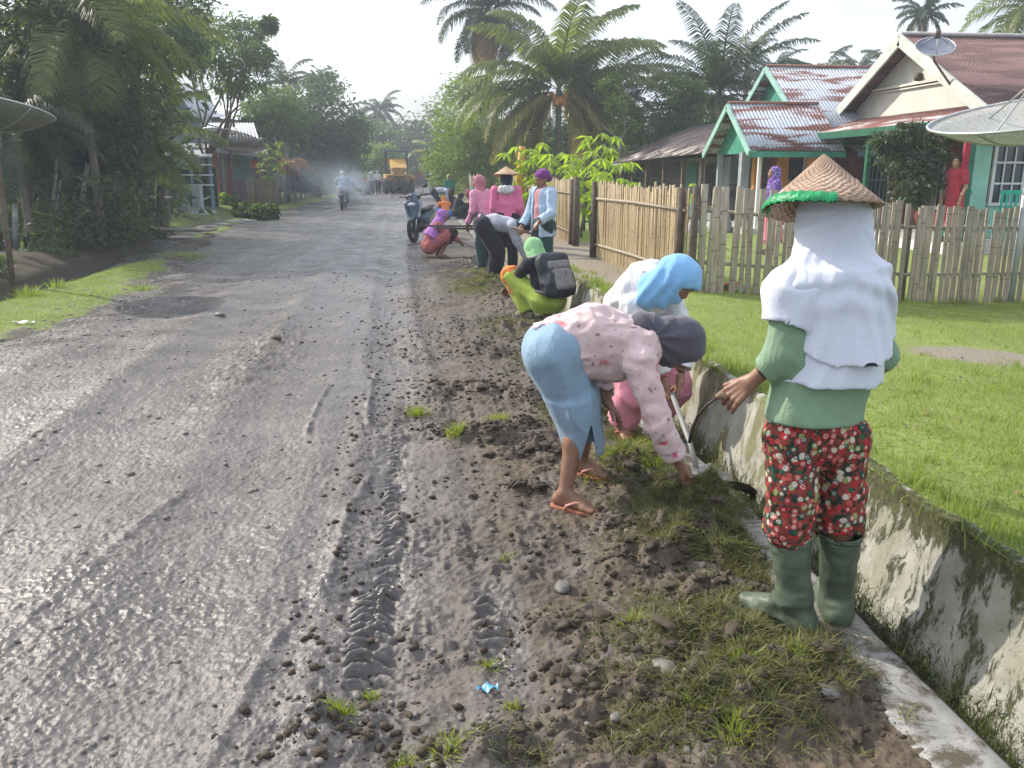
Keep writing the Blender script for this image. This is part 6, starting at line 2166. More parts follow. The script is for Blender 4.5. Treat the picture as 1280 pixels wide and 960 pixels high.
# ------------------------------------------------------------------ 1: woman in the conical hat, seen from behind
def fig_front():
    D = 2.66
    o = G(1020, 785)
    root = thing('person', 'person from behind in conical hat, white headscarf, red floral trousers and green rubber boots', 'person', o)
    pt = at_depth
    j = dict(P=pt(1017, 535, D), C=pt(1040, 388, D + .01), N=pt(1040, 322, D + .02), H=pt(1040, 268, D + .05),
             SL=pt(993, 365, D - .03), SR=pt(1080, 363, D + .05), EL=pt(984, 440, D - .05), ER=pt(1096, 440, D + .08), WL=pt(938, 478, D + .0), WR=pt(1075, 480, D + .28),
             HL=pt(990, 548, D - .02), HR=pt(1052, 548, D + .02), KL=pt(986, 655, D - .03), KR=pt(1048, 655, D + .02),
             AL=pt(992, 752, D - .04), AR=pt(1044, 758, D + .04))
    fwd = unit(A(*to_world(-.28, 1), 0))
    j['face'] = unit(fwd + A(0, 0, -.25)); j['hup'] = unit(A(0, 0, 1) + fwd * .25)
    toeL = G(930, 752) - G(1000, 783); j['TL'] = toeL; j['TR'] = A(*to_world(.15, 1), 0)
    rt = A(*to_world(1, 0), 0)
    j['hdL'] = pt(905, 503, D + .02) - j['WL']; j['hdR'] = A(-.6, .6, -.2)
    j['W'] = j['P'] * .5 + j['C'] * .5
    up = A(0, 0, 1)
    view = A(*to_world(0, 1), 0)
    build_body(root, o, j, SKIN, .98, .012, .0036, feet=False, head_detail=True, hand_kw={
        'L': dict(n=unit(-rt * .35 - up * .75 + view * .5), side=unit(view * .35 + up * .7 - rt * .5), curl=(.45, .62, .55, .35), spread=.35, thumb=(.9, .55, .35), tc=.2),
        'R': dict(n=-up, side=view, curl=.6)})
    # green long-sleeved top
    m = cloth('sage_cotton', (.22, .33, .22), .10, .1)
    hemD = .0
    f, lo, hi = g_shirt(j, (.186, .158, .14), .055, (1.62, 1.6), (.066, .064, .050), .98, .007, .78, 3.0, .08)
    hem_z = P(1020, 522, D)[2]
    sh = wear('long_sleeved_top', root, o, (cutp(f, A(0, 0, hem_z), A(0, 0, -1)), lo, hi), m, .008)
    # white tee under the scarf: short sleeves and the band that shows below the scarf
    w = cloth('white_jersey', (.66, .69, .80), .03, .15, pattern=None, crease=.3)
    pr = [cc(pt(1038, 372, D + .01), pt(1028, 474, D), .168, .182, view, .84, e0=.03), rc(j['SL'] + up * .004, j['SR'] + up * .004, .088, .084),
          cc(j['SL'], pt(984, 406, D - .04), .088, .084), cc(j['SR'], pt(1090, 425, D + .07), .076, .078)]
    f = union(pr, .035)
    f = foldx(f, .008, .085, unit(up + rt * .35), .35, 3.3)
    g = minus(f, [cc(pt(1028, 464, D), pt(1026, 520, D), .164, .164, view, .80), cc(pt(984, 398, D - .045), pt(984, 440, D - .05), .068, .068)])
    wear('tee', root, o, (g, *jbox([pt(960, 330, D), pt(1110, 480, D)], .16)), w, .007)
    # the scarf itself: a hood, then a cape falling in long folds over the back
    nk = pt(1043, 300, D + .03)
    pr = [el(pt(1041, 266, D + .045), A(.104, .115, .125)), rc(pt(1042, 285, D + .035), pt(1043, 318, D + .03), .098, .104, view, .95),
          rc(pt(1043, 318, D + .03), pt(1043, 358, D + .01), .108, .165, view, .86), cc(pt(1043, 350, D + .01), pt(1045, 452, D - .01), .160, .184, view, .90, e0=.03)]
    pr.append(rc(j['SL'] + up * .012 + rt * .025, j['SR'] + up * .010 - rt * .02, .079, .077))
    f = union(pr, .06)
    def drape(p):
        q = p - nk
        a = np.arctan2(q @ rt, .10 - q[:, 2])
        fall = .18 + .82 * sstep(.02, .30, -q[:, 2])
        n1 = noise3(p * A(3.2, 3.2, 1.6) + 9.3)
        ph = a * 17 + 3.4 * n1
        ridge = np.maximum(0, np.sin(ph)) ** 1.6 - .35
        ridge2 = np.sin(a * 36 + 5 * noise3(p * A(4, 4, 1.2)))
        # slanting pulls from the neck over each shoulder
        sl = np.sin((q[:, 2] * .9 + np.abs(q @ rt) * .55) * 62 + 4 * noise3(p * 4.5))
        return f(p) - fall * (.017 * ridge + .004 * ridge2) - .0045 * sl * sstep(.30, .10, -q[:, 2]) * sstep(.0, .06, -q[:, 2])
    # the lower edge hangs lowest right of the middle
    def edge(p):
        q = p - nk
        x = q @ rt
        zc = pt(1047, 446, D)[2] - nk[2]
        return np.maximum(drape(p), (zc + 1.5 * (x - .03) ** 2 + .005 * np.sin(x * 38) + .002 * np.sin(x * 90)) - q[:, 2])
    g = edge
    wear('headscarf', root, o, (g, *jbox([pt(985, 240, D), pt(1105, 460, D)], .16)), w, .0062)
    # floral trousers
    t = NT('floral_print')
    v = t.coord()
    warp = t.n('ShaderNodeTexNoise'); warp.inputs['Scale'].default_value = 30
    t.l(v, warp.inputs['Vector'])
    vm = t.n('ShaderNodeMixRGB'); vm.inputs[0].default_value = .012; t.l(v, vm.inputs[1]); t.l(warp.outputs['Color'], vm.inputs[2])
    d = t.voro(vm.outputs[0], 46); ccol = t.voro(vm.outputs[0], 46, 'Color')
    sc = t.n('ShaderNodeSeparateColor'); t.l(ccol, sc.inputs[0])
    petal = t.ramp(sc.outputs[0], [(0, (.44, .035, .04)), (.18, (.50, .10, .09)), (.34, (.03, .11, .065)), (.50, (.27, .31, .11)), (.62, (.58, .52, .42)), (.77, (.035, .06, .065)), (.86, (.44, .035, .04))], 'CONSTANT')
    ring = t.ramp(d, [(.0, .0), (.16, .0), (.17, 1.0), (.28, 1.0), (.30, 0.0)])
    edge = t.ramp(d, [(.46, 0), (.56, 1)])
    c = t.mix(t.math('MULTIPLY', ring, t.ramp(sc.outputs[1], [(.35, 0), (.4, .85)])), petal, (.62, .56, .50))
    c = t.mix(edge, c, t.mix(t.ramp(t.noise(v, 55, 2), [(.45, 0), (.5, 1)]), (.02, .04, .03), (.24, .05, .04)))
    t.col(c); t.rough(.85); t.spec(.2)
    t.bump(t.noise(t.coord(scale=(1, 1, .35)), 12, 4, .6, 1.2), .7, .03)
    j2 = dict(j)
    f, lo, hi = g_trousers(j2, (.092, .083, .073), .10, .98, .008, .125, .012, 4.0, .10)
    f0 = f
    hemz = P(1000, 668, D)[2]
    gap = P(1019, 600, D)
    pr = []
    for q, ex in (('L', 982), ('R', 1050)):
        kk = j['K' + q]; e = pt(984 if q == 'L' else 1047, 660, D - .02)
        pr += [rc(j['H' + q], kk + up * .12, .084, .080), rc(kk + up * .12, kk - up * .02, .080, .078), cc(kk + up * .02, e - up * .008, .078, .078, e0=.02)]
    pr += [rc(j['HL'], j['HR'], .088, .088), rc(j['P'] + up * .06, j['P'], .13, .14, view, .72)]
    f = foldx(union(pr, .022), .008, .09, up, .35, 4.0)
    f = minus(f, [cc(pt(984, 662, D - .02), pt(984, 700, D - .02), .068, .068), cc(pt(1049, 662, D), pt(1049, 700, D), .068, .068)])
    wear('trousers', root, o, (f, *jbox([j['P'], pt(984, 670, D), pt(1049, 670, D)], .17)), t.m, .008)
    # rubber boots
    bm_ = simple('green_rubber', (.085, .112, .078), .5, .35, 9, .3, .003, 30, spec=.4)
    tn = bm_.node_tree
    for q, sx in (('L', 984), ('R', 1049)):
        topc = pt(sx + 2, 664, D - .02 if q == 'L' else D); ank = j['A' + q]
        td = unit(A(j['T' + q][0], j['T' + q][1], 0)); hz = 0.0
        heel = A(ank[0], ank[1], 0) - td * .045 + A(0, 0, .045)
        ball = heel + td * .155 + A(0, 0, .0); toe = heel + td * .225 + A(0, 0, -.002)
        pr = [cc(topc, ank + up * .035, .071, .055, e1=.02), rc(ank + up * .03, heel, .052, .046), rc(ank + up * .01, ball, .050, .040),
              rc(heel, ball, .042, .040), rc(ball, toe, .042, .036)]
        f = union(pr, .03)
        f = foldx(f, .0035, .05, up, 1.4, 8.0)
        ribs = (lambda f, tz: (lambda p: f(p) - .003 * (np.sin((p[:, 2] - tz) * 2 * PI / .012) > 0) * (p[:, 2] > tz - .045)))(f, topc[2])
        f = minus(ribs, [cc(topc - up * .03, topc + up * .1, .063, .063)])
        f = cutp(f, A(0, 0, .012), A(0, 0, -1))
        lo, hi = jbox([topc, heel, toe], .09)
        b = wear('rubber_boot', root, o, (f, lo, hi), bm_, .0065)
        # the sole, a darker welt round the foot
        sf = union([rc(heel - up * .035, ball - up * .032, .047, .046), rc(ball - up * .032, toe - up * .03, .046, .040)], .01)
        sf = cutp(cutp(sf, A(0, 0, .026), A(0, 0, 1)), A(0, 0, .0), A(0, 0, -1))
        wear('sole', b, o, (sf, *jbox([heel, toe], .08)), simple('boot_sole', (.17, .15, .11), .8, .3), .006)
    # hat
    apex = pt(1030, 193, D + .03)
    r_, h_ = .178, .165
    ax = unit(up + view * .24 + rt * .02)
    base = apex - ax * h_
    hat = cone_hat(base, 0, 0, r_, h_, m_straw('woven_hat', (.25, .165, .115), (.50, .36, .26)), 'old woven conical hat edged with green plastic, worn over the white headscarf', seed=1)
    hat.rotation_mode = 'QUATERNION'
    hat.rotation_quaternion = Vector(ax).to_track_quat('Z', 'Y')
    q = hat.rotation_quaternion.to_matrix()
    gp = simple('green_plastic_strip', (.01, .27, .09), .4, .35, 30, .8, .006, 60)
    Q = np.array(q)
    def ring(a0, a1, wd, seed, name):
        V, F = [], []
        n = 60
        for i in range(n + 1):
            a = a0 + (a1 - a0) * i / n
            wv = 1 + .5 * math.sin(i * .9 + seed)
            for k, (dr, dz) in enumerate(((.002, -.008), (.004, .0), (-.008 - .005 * wv, .011 + .004 * wv), (-.020, .018), (-.02, .006), (-.012, -.008))):
                V.append(((r_ + dr) * math.cos(a), (r_ + dr) * math.sin(a), dz * wd + .0025 * math.sin(i * 2.7 + k * 1.7) + .002 * math.sin(i * 1.1) + .010 * math.sin(2 * a + 1)))
        m_ = 6
        for i in range(n):
            for k in range(m_ - 1):
                F.append((i * m_ + k, (i + 1) * m_ + k, (i + 1) * m_ + k + 1, i * m_ + k + 1))
        return put(name, mesh_np(name, V, F, gp), hat)
    # angle of the left side of the picture, in the hat's own frame
    lf = Q.T @ (-rt); a_l = math.atan2(lf[1], lf[0])
    bk = Q.T @ (-view); a_b = math.atan2(bk[1], bk[0])
    dlt = (a_b - a_l + PI) % (2 * PI) - PI
    ring(a_l - dlt * .35, a_l + dlt * .92, 1.25, 0.0, 'plastic_edging')
    ring(a_l + PI - dlt * .15, a_l + PI + dlt * .45, .7, 2.0, 'plastic_edging')
    # chin cord
    mb = MB(); mb.tube([base + (-rt * .12 + up * .0), base - rt * .105 - up * .05, base - rt * .09 - up * .10], .003, 6)
    mb.build('chin_cord', simple('cord_dark', (.05, .04, .035), .8), hat, True)
    co = hat.children[-1]
    for vtx in co.data.vertices:
        vtx.co = Vector(Q.T @ (np.array(vtx.co[:]) - base))
    # sickle held in the left hand
    hp = pt(900, 494, D + .03)
    s = thing('sickle', 'thin curved sickle hanging from the left hand of the person in green boots', 'sickle', hp)
    mb = MB()
    mb.tube([pt(909, 497, D + .02) - hp, pt(901, 493, D + .03) - hp, pt(896, 497, D + .035) - hp], [.011, .0125, .011], 10)
    mb.build('handle', simple('old_wood', (.22, .15, .09), .7, .3), s, True)
    mb = MB()
    c = [pt(897, 497, D + .035), pt(884, 506, D + .05), pt(872, 520, D + .07), pt(865, 537, D + .08), pt(862, 553, D + .09)]
    mb.tube([q - hp for q in c], [.0042, .0042, .0050, .0062, .0066], 8)
    mb.build('blade', simple('dark_iron', (.06, .05, .045), .45, .4, 40, .3, .003, 80, .7), s, True)
fig_front()

# ------------------------------------------------------------------ 2: bending woman in pink floral shirt
IRON = simple('rusty_iron', (.035, .03, .028), .5, .4, 30, .4, .004, 80, .5)
WOOD = simple('tool_wood', (.32, .25, .17), .7, .3, 20, .3, .003, 60)
STEEL = simple('worn_steel', (.32, .33, .35), .4, .3, 20, .2, .002, 60, .8)

def sandal(root, o, ank, toe, mat_sole, mat_strap, s=1.0):
    t = unit(A(toe[0], toe[1], 0)); sd = A(t[1], -t[0], 0)
    z0 = ank[2] - .062 * s
    B = lambda f, r, z: A(ank[0], ank[1], z0) + t * f * s + sd * r * s + A(0, 0, z * s) - o
    f = union([rc(B(-.035, 0, -.008), B(.10, .004, -.008), .036 * s, .046 * s), rc(B(.10, .004, -.008), B(.135, .006, -.008), .046 * s, .038 * s)], .01)
    f = cutp(cutp(f, B(0, 0, .004), A(0, 0, 1)), B(0, 0, -.018), A(0, 0, -1))
    so = skin('sandal', [(f, *jbox([B(-.035, 0, -.008), B(.135, 0, 0)], .07), .005)], .005, mat_sole, root)
    mb = MB()
    mb.tube([B(.125, .012, .0), B(.115, .012, .030), B(.07, .032, .038), B(.03, .046, .02), B(.02, .044, -.002)], .0065 * s, 8)
    mb.tube([B(.125, .012, .0), B(.115, .010, .030), B(.07, -.020, .036), B(.03, -.040, .02), B(.02, -.040, -.002)], .0065 * s, 8)
    mb.build('strap', mat_strap, so, True)

def fig_bend_near():
    o = G(728, 618)
    root = thing('person', 'person bending down in pink flowered shirt, light blue skirt, dark grey headscarf and flip-flops', 'person', o)
    pt = at_depth
    j = dict(P=pt(694, 440, 3.88), W=pt(745, 418, 3.87), C=pt(795, 432, 3.85), N=pt(822, 424, 3.86), H=pt(846, 428, 3.88),
             SR=pt(800, 455, 3.71), SL=pt(806, 425, 4.00), ER=pt(822, 528, 3.66), EL=pt(738, 468, 3.97), WR=pt(849, 580, 3.70), WL=pt(760, 503, 3.86),
             HR=pt(697, 440, 3.79), HL=pt(700, 436, 3.98), KR=pt(724, 520, 3.79), KL=pt(733, 515, 4.00), AR=pt(706, 614, 3.70), AL=pt(727, 577, 4.16))
    rt = A(*to_world(1, 0), 0); view = A(*to_world(0, 1), 0); up = A(0, 0, 1)
    j['AR'][2] = .085; j['AL'][2] = .085
    j['face'] = unit(A(0, 0, -1) + rt * .35); j['hup'] = unit(rt + up * .2)
    j['TR'] = G(750, 640) - G(693, 628); j['TL'] = G(772, 590) - G(733, 582)
    j['hdR'] = pt(872, 600, 3.72) - j['WR']; j['hdL'] = pt(772, 518, 3.86) - j['WL']
    build_body(root, o, j, SKIN, 1.0, .0105, .0042, hand_kw={
        'R': dict(n=unit(-up * .5 - rt * .6 + view * .2), side=unit(-view), curl=.85, thumb=(.8, .4, .7), tc=.6),
        'L': dict(n=unit(-rt * .8 - up * .4), side=unit(-view * .8 + rt * .2), curl=.35)})
    eyes(root, o, j)
    pk = cloth('pink_floral', (.66, .50, .50), .06, .1, pattern=[(13, (.30, .20, .22), .10), (9, (.62, .13, .18), .10), (17, (.24, .20, .20), .06), (7.5, (.60, .24, .28), .13), (23, (.36, .30, .30), .08)])
    f, lo, hi = g_shirt(j, (.178, .155, .135), .045, (1.78, 1.55), (.072, .060, .060), 1.0, .0085, .92, 5.0, .085, .010)
    belly = pt(770, 458, 3.85)
    f2 = union([f, rc(pt(735, 452, 3.84), belly, .085, .080)], .05)
    # loose sleeve to the wrist on the near arm
    e = j['ER'] + (j['WR'] - j['ER']) * .80
    f2 = union([f2, cc(j['ER'], e, .060, .058)], .02)
    f2 = foldx(f2, .006, .045, unit(j['C'] - j['P']), .8, 9.0)
    f2 = minus(f2, [cc(e - unit(j['WR'] - j['ER']) * .03, e + unit(j['WR'] - j['ER']) * .05, .046, .048)])
    wear('shirt', root, o, (f2, *jbox([pt(670, 400, 3.85), pt(850, 590, 3.7), j['SL'], j['EL']], .17)), pk, .0075)
    # skirt
    bl = cloth('powder_blue', (.235, .345, .46), .07, .1)
    hemR, hemL = pt(728, 562, 3.74), pt(736, 548, 3.98)
    pr = [rc(j['HR'], j['HL'], .125, .125), rc(j['P'] - rt * .0, pt(712, 425, 3.88), .142, .115), rc(pt(690, 440, 3.88), pt(716, 500, 3.885), .142, .120, view, 1.7),
          cc(pt(716, 497, 3.885), pt(731, 560, 3.89), .120, .100, view, 1.9, e0=.03)]
    f = union(pr, .04)
    f = foldx(f, .009, .11, unit(A(.25, 0, -1)), .35, 6.0)
    slit = MB()
    def wedge(p):
        q = p - pt(738, 530, 3.72)
        s1 = np.abs(q @ rt) - .0016 - np.clip(-q[:, 2], 0, 1) * .22
        return np.maximum(np.maximum(s1, q[:, 2]), (q @ view) - .06)
    f = minus(f, [cc(pt(727, 545, 3.90), pt(735, 590, 3.90), .088, .084, view, 1.85), wedge], .004)
    wear('skirt', root, o, (f, *jbox([pt(660, 400, 3.88), pt(757, 562, 3.8)], .2)), bl, .0075)
    # headscarf
    gr = cloth('charcoal_jersey', (.085, .08, .105), .08, .25)
    R = head_frame(j)
    pr = [el(j['H'] - R[:, 1] * .005 + R[:, 2] * .015, A(.102, .118, .122), R), el(j['H'] + R[:, 1] * .065 + R[:, 2] * .055, A(.070, .045, .055), R), rc(j['H'] - R[:, 2] * .03, j['N'] - rt * .06 + up * .045, .105, .085), rc(j['N'] - up * .0, j['N'] - rt * .09 + up * .055, .09, .055), rc(j['N'] + up * .0, j['C'] - up * .03 + rt * .05, .085, .07)]
    f0 = union(pr, .035)
    def creased(p):
        q = p - j['N']
        a = np.arctan2(q[:, 2] - .02, q @ rt + .04)
        w = np.sin(a * 11 + 2.5 * noise3(p * 5))
        far_ = sstep(.24, .06, np.sqrt((q * q).sum(1)))
        return f0(p) - .010 * np.maximum(w, -.3) * far_ - .004 * noise3(p * 11)
    f = creased
    f = minus(f, [el(j['H'] + R[:, 1] * .115 - R[:, 2] * .012, A(.060, .075, .085), R), el(j['H'] + R[:, 1] * .03 - R[:, 2] * .01, A(.072, .095, .10), R)], .01)
    wear('headscarf', root, o, (f, *jbox([j['H'], j['N'], j['N'] - rt * .1], .18)), gr, .0075)
    om, os_ = simple('orange_foam', (.38, .14, .08), .8, .25), simple('pink_strap', (.62, .30, .24), .55, .1)
    sandal(root, o, j['AR'], j['TR'], om, os_)
    sandal(root, o, j['AL'], j['TL'], om, os_)
    # billhook
    hp = pt(866, 598, 3.72)
    s = thing('billhook', 'black hooked blade with pale grip in the hand of the person in the blue skirt', 'billhook', hp)
    mb = MB(); mb.tube([pt(858, 594, 3.70) - hp, pt(872, 598, 3.74) - hp, pt(892, 603, 3.78) - hp], [.013, .015, .012], 10)
    mb.build('grip', WOOD, s, True)
    mb = MB()
    prof = [(890, 602, 3.78, 1), (906, 604, 3.80, 4), (922, 607, 3.82, 6), (934, 611, 3.84, 7), (942, 616, 3.85, 6), (941, 625, 3.86, 4), (934, 627, 3.86, 1)]
    c = [pt(a, b, d) - hp for a, b, d, _ in prof]
    V, F = [], []
    for i, q in enumerate(c):
        t = unit(c[min(i + 1, 6)] - c[max(i - 1, 0)]); sd = unit(np.cross(t, view)); w = .0028 * prof[i][3] + .004
        for k in ((sd * w, 0), (view * .003, 0), (-sd * w, 0), (-view * .003, 0)): V.append(q + k[0])
    for i in range(6):
        for k in range(4): F.append((i * 4 + k, i * 4 + (k + 1) % 4, i * 4 + 4 + (k + 1) % 4, i * 4 + 4 + k))
    put('blade', mesh_np('blade', V, F, IRON, False), s)
fig_bend_near()

# ------------------------------------------------------------------ 3: light blue headscarf, behind the pink shirt
def fig_blue_scarf():
    o = G(798, 545)
    root = thing('person', 'stooping person in a light blue headscarf covering the mouth, white printed blouse and pink trousers', 'person', o)
    pt = at_depth
    rt = A(*to_world(1, 0), 0); view = A(*to_world(0, 1), 0); up = A(0, 0, 1)
    j = dict(P=pt(795, 428, 4.98), W=pt(790, 388, 4.95), C=pt(808, 362, 4.85), N=pt(826, 352, 4.75), H=pt(846, 350, 4.64),
             SR=pt(790, 385, 4.72), SL=pt(835, 372, 4.92), ER=pt(812, 428, 4.60), EL=pt(852, 420, 4.72), WR=pt(832, 482, 4.56), WL=pt(850, 478, 4.58),
             HR=pt(775, 440, 4.92), HL=pt(826, 440, 5.0), KR=pt(790, 492, 4.78), KL=pt(843, 482, 4.92), AR=pt(776, 540, 4.84), AL=pt(818, 530, 4.98))
    j['AR'][2] = .08; j['AL'][2] = .08
    j['face'] = unit(rt * .55 - view * .35 - up * .75); j['hup'] = unit(up * .75 + rt * .6)
    j['TR'] = A(*to_world(.25, -1), 0); j['TL'] = A(*to_world(-.15, -1), 0)
    j['hdR'] = unit(pt(838, 500, 4.55) - j['WR']); j['hdL'] = unit(pt(842, 502, 4.56) - j['WL'])
    build_body(root, o, j, SKIN, 1.0, .012, .005, hand_kw={'R': dict(n=rt, side=-up, curl=1.0), 'L': dict(n=-rt, side=-up, curl=1.0)})
    eyes(root, o, j)
    wm = cloth('white_print', (.66, .65, .66), .04, .1, pattern=[(20, (.36, .36, .40), .09), (13, (.40, .38, .44), .10)])
    f, lo, hi = g_shirt(j, (.16, .185, .175), .04, (1.7, 1.7), (.080, .070, .060), 1.0, .013, .92, 7.0, .075)
    wear('blouse', root, o, (f, lo, hi), wm, .009)
    pm = cloth('pink_printed', (.66, .26, .33), .06, .1, pattern=[(28, (.55, .12, .20), .12)])
    wear('trousers', root, o, g_trousers(j, (.115, .105, .095), .95, 1.0, .009, .15, .014, 3.0, .09), pm, .009)
    sc = cloth('sky_blue_jersey', (.22, .46, .76), .05, .25)
    R = head_frame(j); H = j['H']
    L = lambda x, y, z: H + R @ A(x, y, z)
    pr = [el(L(0, -.015, .02), A(.107, .124, .118), R), rc(L(0, -.03, -.02), L(0, -.03, -.13), .102, .098), rc(L(0, .045, -.065), L(0, .02, -.12), .062, .07),
          rc(L(.02, -.03, -.10), L(.03, -.02, -.20), .09, .05), rc(L(0, .095, .055), L(0, .02, .09), .028, .05)]
    f0 = union(pr, .03)
    def wrap(p):
        q = (p - H) @ R
        w = q[:, 1] * 70 + q[:, 2] * 45 + 3.5 * noise3(p * 6)
        return f0(p) - .0055 * np.sin(w) * sstep(.07, -.04, q[:, 2]) - .006 * (.5 - 1.6 * np.abs(noise3(p * 9)))
    f = minus(wrap, [el(L(0, .125, .005), A(.062, .085, .048), R), el(L(0, .03, .0), A(.070, .085, .05), R)], .012)
    wear('headscarf', root, o, (f, *jbox([H, L(0, 0, -.2)], .17)), sc, .008)
    om = simple('red_foam', (.45, .12, .12), .7, .15)
    sandal(root, o, j['AR'], j['TR'], om, om)
    sandal(root, o, j['AL'], j['TL'], om, om)
    b = pt(878, 585, 4.10)
    b[2] = .03
    s = thing('spade', 'grey spade with a pale shaft, its blade resting on the concrete drain edge', 'spade', b)
    mb = MB(); mb.tube([pt(840, 492, 4.53) - b, pt(862, 552, 4.27) - b, A(-.03, .0, .03)], [.014, .014, .013], 10)
    mb.build('shaft', simple('pale_shaft', (.22, .22, .215), .5, .2), s, True)
    V, F = [], []
    for i in range(9):
        for k in range(5):
            a = i / 8; w = .085 * (1 - .25 * a ** 3) if i < 8 else .05
            V.append(A(-.03, -.0, .035) + unit(A(.35, -.9, -.12)) * (a * .22) + unit(A(.9, .35, 0)) * ((k - 2) / 2 * w) + A(0, 0, .015 * ((k - 2) / 2) ** 2 + .0))
    for i in range(8):
        for k in range(4): F.append((i * 5 + k, i * 5 + k + 1, i * 5 + k + 6, i * 5 + k + 5))
    bl = put('blade', mesh_np('blade', V, F, STEEL), s)
    md = bl.modifiers.new('thick', 'SOLIDIFY'); md.thickness = .003
fig_blue_scarf()
# ------------------------------------------------------------------ the people further up the road
def C_(name, c, **k): return cloth(name, c, .08, .1, **k)
CLO = dict(
    black=C_('black_cotton', (.022, .022, .030)), navy=C_('navy_nylon', (.022, .028, .05)), teal=C_('dark_teal', (.03, .07, .075)), white=C_('white_cotton', (.62, .63, .66)),
    grey=C_('grey_marl', (.42, .43, .50)), pink=C_('pink_fleece', (.66, .17, .32)), pink2=C_('light_pink_knit', (.66, .30, .44)), dusty=C_('dusty_pink', (.42, .18, .22)),
    purple=C_('lilac_jersey', (.34, .14, .42)), plum=C_('plum_turban', (.17, .04, .21)), rust=C_('rust_batik', (.36, .11, .11), pattern=[(14, (.25, .08, .09), .2), (22, (.55, .30, .22), .1)]),
    coral=C_('coral_tee', (.60, .28, .30), pattern=[(18, (.45, .16, .18), .14)]), denimy=C_('pale_blue_cardigan', (.40, .53, .68), pattern=[(34, (.20, .32, .50), .16), (22, (.62, .68, .76), .14)]),
    mint=C_('mint_jersey', (.27, .52, .26)), lime=C_('lime_cloth', (.33, .42, .07)), orange=C_('orange_cloth', (.72, .21, .05)), red=C_('red_dress', (.38, .035, .06)), blue=C_('bright_blue', (.05, .16, .42)),
    emerald=C_('emerald_cloth', (.01, .20, .15)), violet=C_('spotted_violet', (.14, .07, .30), pattern=[(40, (.62, .58, .70), .22)]), rose=C_('rose_skirt', (.60, .20, .27)), yellow=C_('yellow_cap', (.55, .55, .12)),
    maroon=C_('maroon_cloth', (.22, .03, .05)), brown=C_('brown_cloth', (.12, .08, .06)))
SHOE = simple('dark_shoe', (.05, .045, .05), .6, .2)
BOOTM = simple('muddy_boot', (.19, .17, .13), .8, .35, 15, .3)

def flat_foot(root, o, j, q, mat, h, s=1.0):
    a = j['A' + q]; t = unit(A(j['T' + q][0], j['T' + q][1], 0)); z = a[2] - .045
    p0 = A(a[0], a[1], z) - t * .04; p1 = A(a[0], a[1], z) + t * .13
    f = union([rc(a, p0, .045, .040), rc(p0, p1, .042, .040), rc(a, p1, .044, .036)], .02)
    f = cutp(f, A(0, 0, a[2] - .074), A(0, 0, -1))
    wear('shoe', root, o, (f, *jbox([a, p0, p1], .09)), mat, h)

def figure(label, base, a, j, lo_, up_, scarf=None, h=.016, sleeve=2.0, shirt_below=.12, drape=.18, skin_=None, shoes=SHOE, hair=False, loose=1.0, skirt=False, group=None, s=1.0, extra=None, rt=None, trend=1.0, amp=.010, shirt_kw=None, name='person', cat='person', sr=(.10, .185)):
    """a worker built round the joints j; a = heading (0 away from us, 90 to the right of the picture)"""
    j = turn(j, -math.degrees(YAW) - a)
    base = np.asarray(base, float)
    root = thing(name, label, cat, base, 0, group)
    o = A(0, 0, 0)
    far = h > .022
    build_body(root, o, j, skin_ or SKIN, s, h, h if far else max(.006, h * .45), feet=not shoes, head_detail=not far)
    if skirt:
        u = A(0, 0, 1)
        hem = (j['AL'] + j['AR']) / 2 + u * .12; hem2 = hem
        fw = torso_fwd(j)
        f = union([rc(j['P'] + u * .08, j['P'], .13, .165, fw, .8), cc(j['P'], hem, .165, .21, fw, .85)], .04)
        f = foldx(f, .014, .12, u, .2, 3)
        f = minus(f, [cc(hem + u * .05, hem - u * .2, .195, .195, fw, .85)])
        wear('skirt', root, o, (f, *jbox([j['P'], hem], .3)), lo_, h)
    elif lo_ is not None:
        wear('trousers', root, o, g_trousers(j, (.105 * loose, .088 * loose, .072 * loose), trend, s, amp, .138, .016, base[0], .10), lo_, h)
    if up_ is not None:
        wear('shirt', root, o, g_shirt(j, rt or (.165, .145, .14), shirt_below, sleeve, (.068, .058, .050), s, amp, .80, base[1], .10, .018, **(shirt_kw or {})), up_, h)
    if scarf is not None:
        u = unit(j['H'] - j['C'])
        dp = None if drape is None else j['C'] - unit(j['C'] - j['P']) * -.0 + unit(j['P'] - j['C']) * (drape - .10)
        wear('headscarf', root, o, g_scarf(j, dp, sr, s, .012, True, base[1], .075), scarf, h)
    if hair:
        R = head_frame(j); H = j['H']
        f = union([el(H + R @ A(0, -.02, .035), A(.084, .10, .092), R), el(H + R @ A(0, -.105, .02), A(.045, .04, .045), R)], .02)
        f = minus(f, [el(H + R @ A(0, .10, -.03), A(.075, .09, .10), R)])
        wear('hair', root, o, (f, *jbox([H], .2)), HAIR, h * .8)
    if shoes:
        for q in 'LR': flat_foot(root, o, j, q, shoes, h * .9)
    if not far: eyes(root, o, j)
    if extra: extra(root, o, j)
    return root, j

def on_road(px, py, dz=0.0):
    g = G(px, py); g[2] = float(road_z(g[0], g[1], False)) + dz
    return g

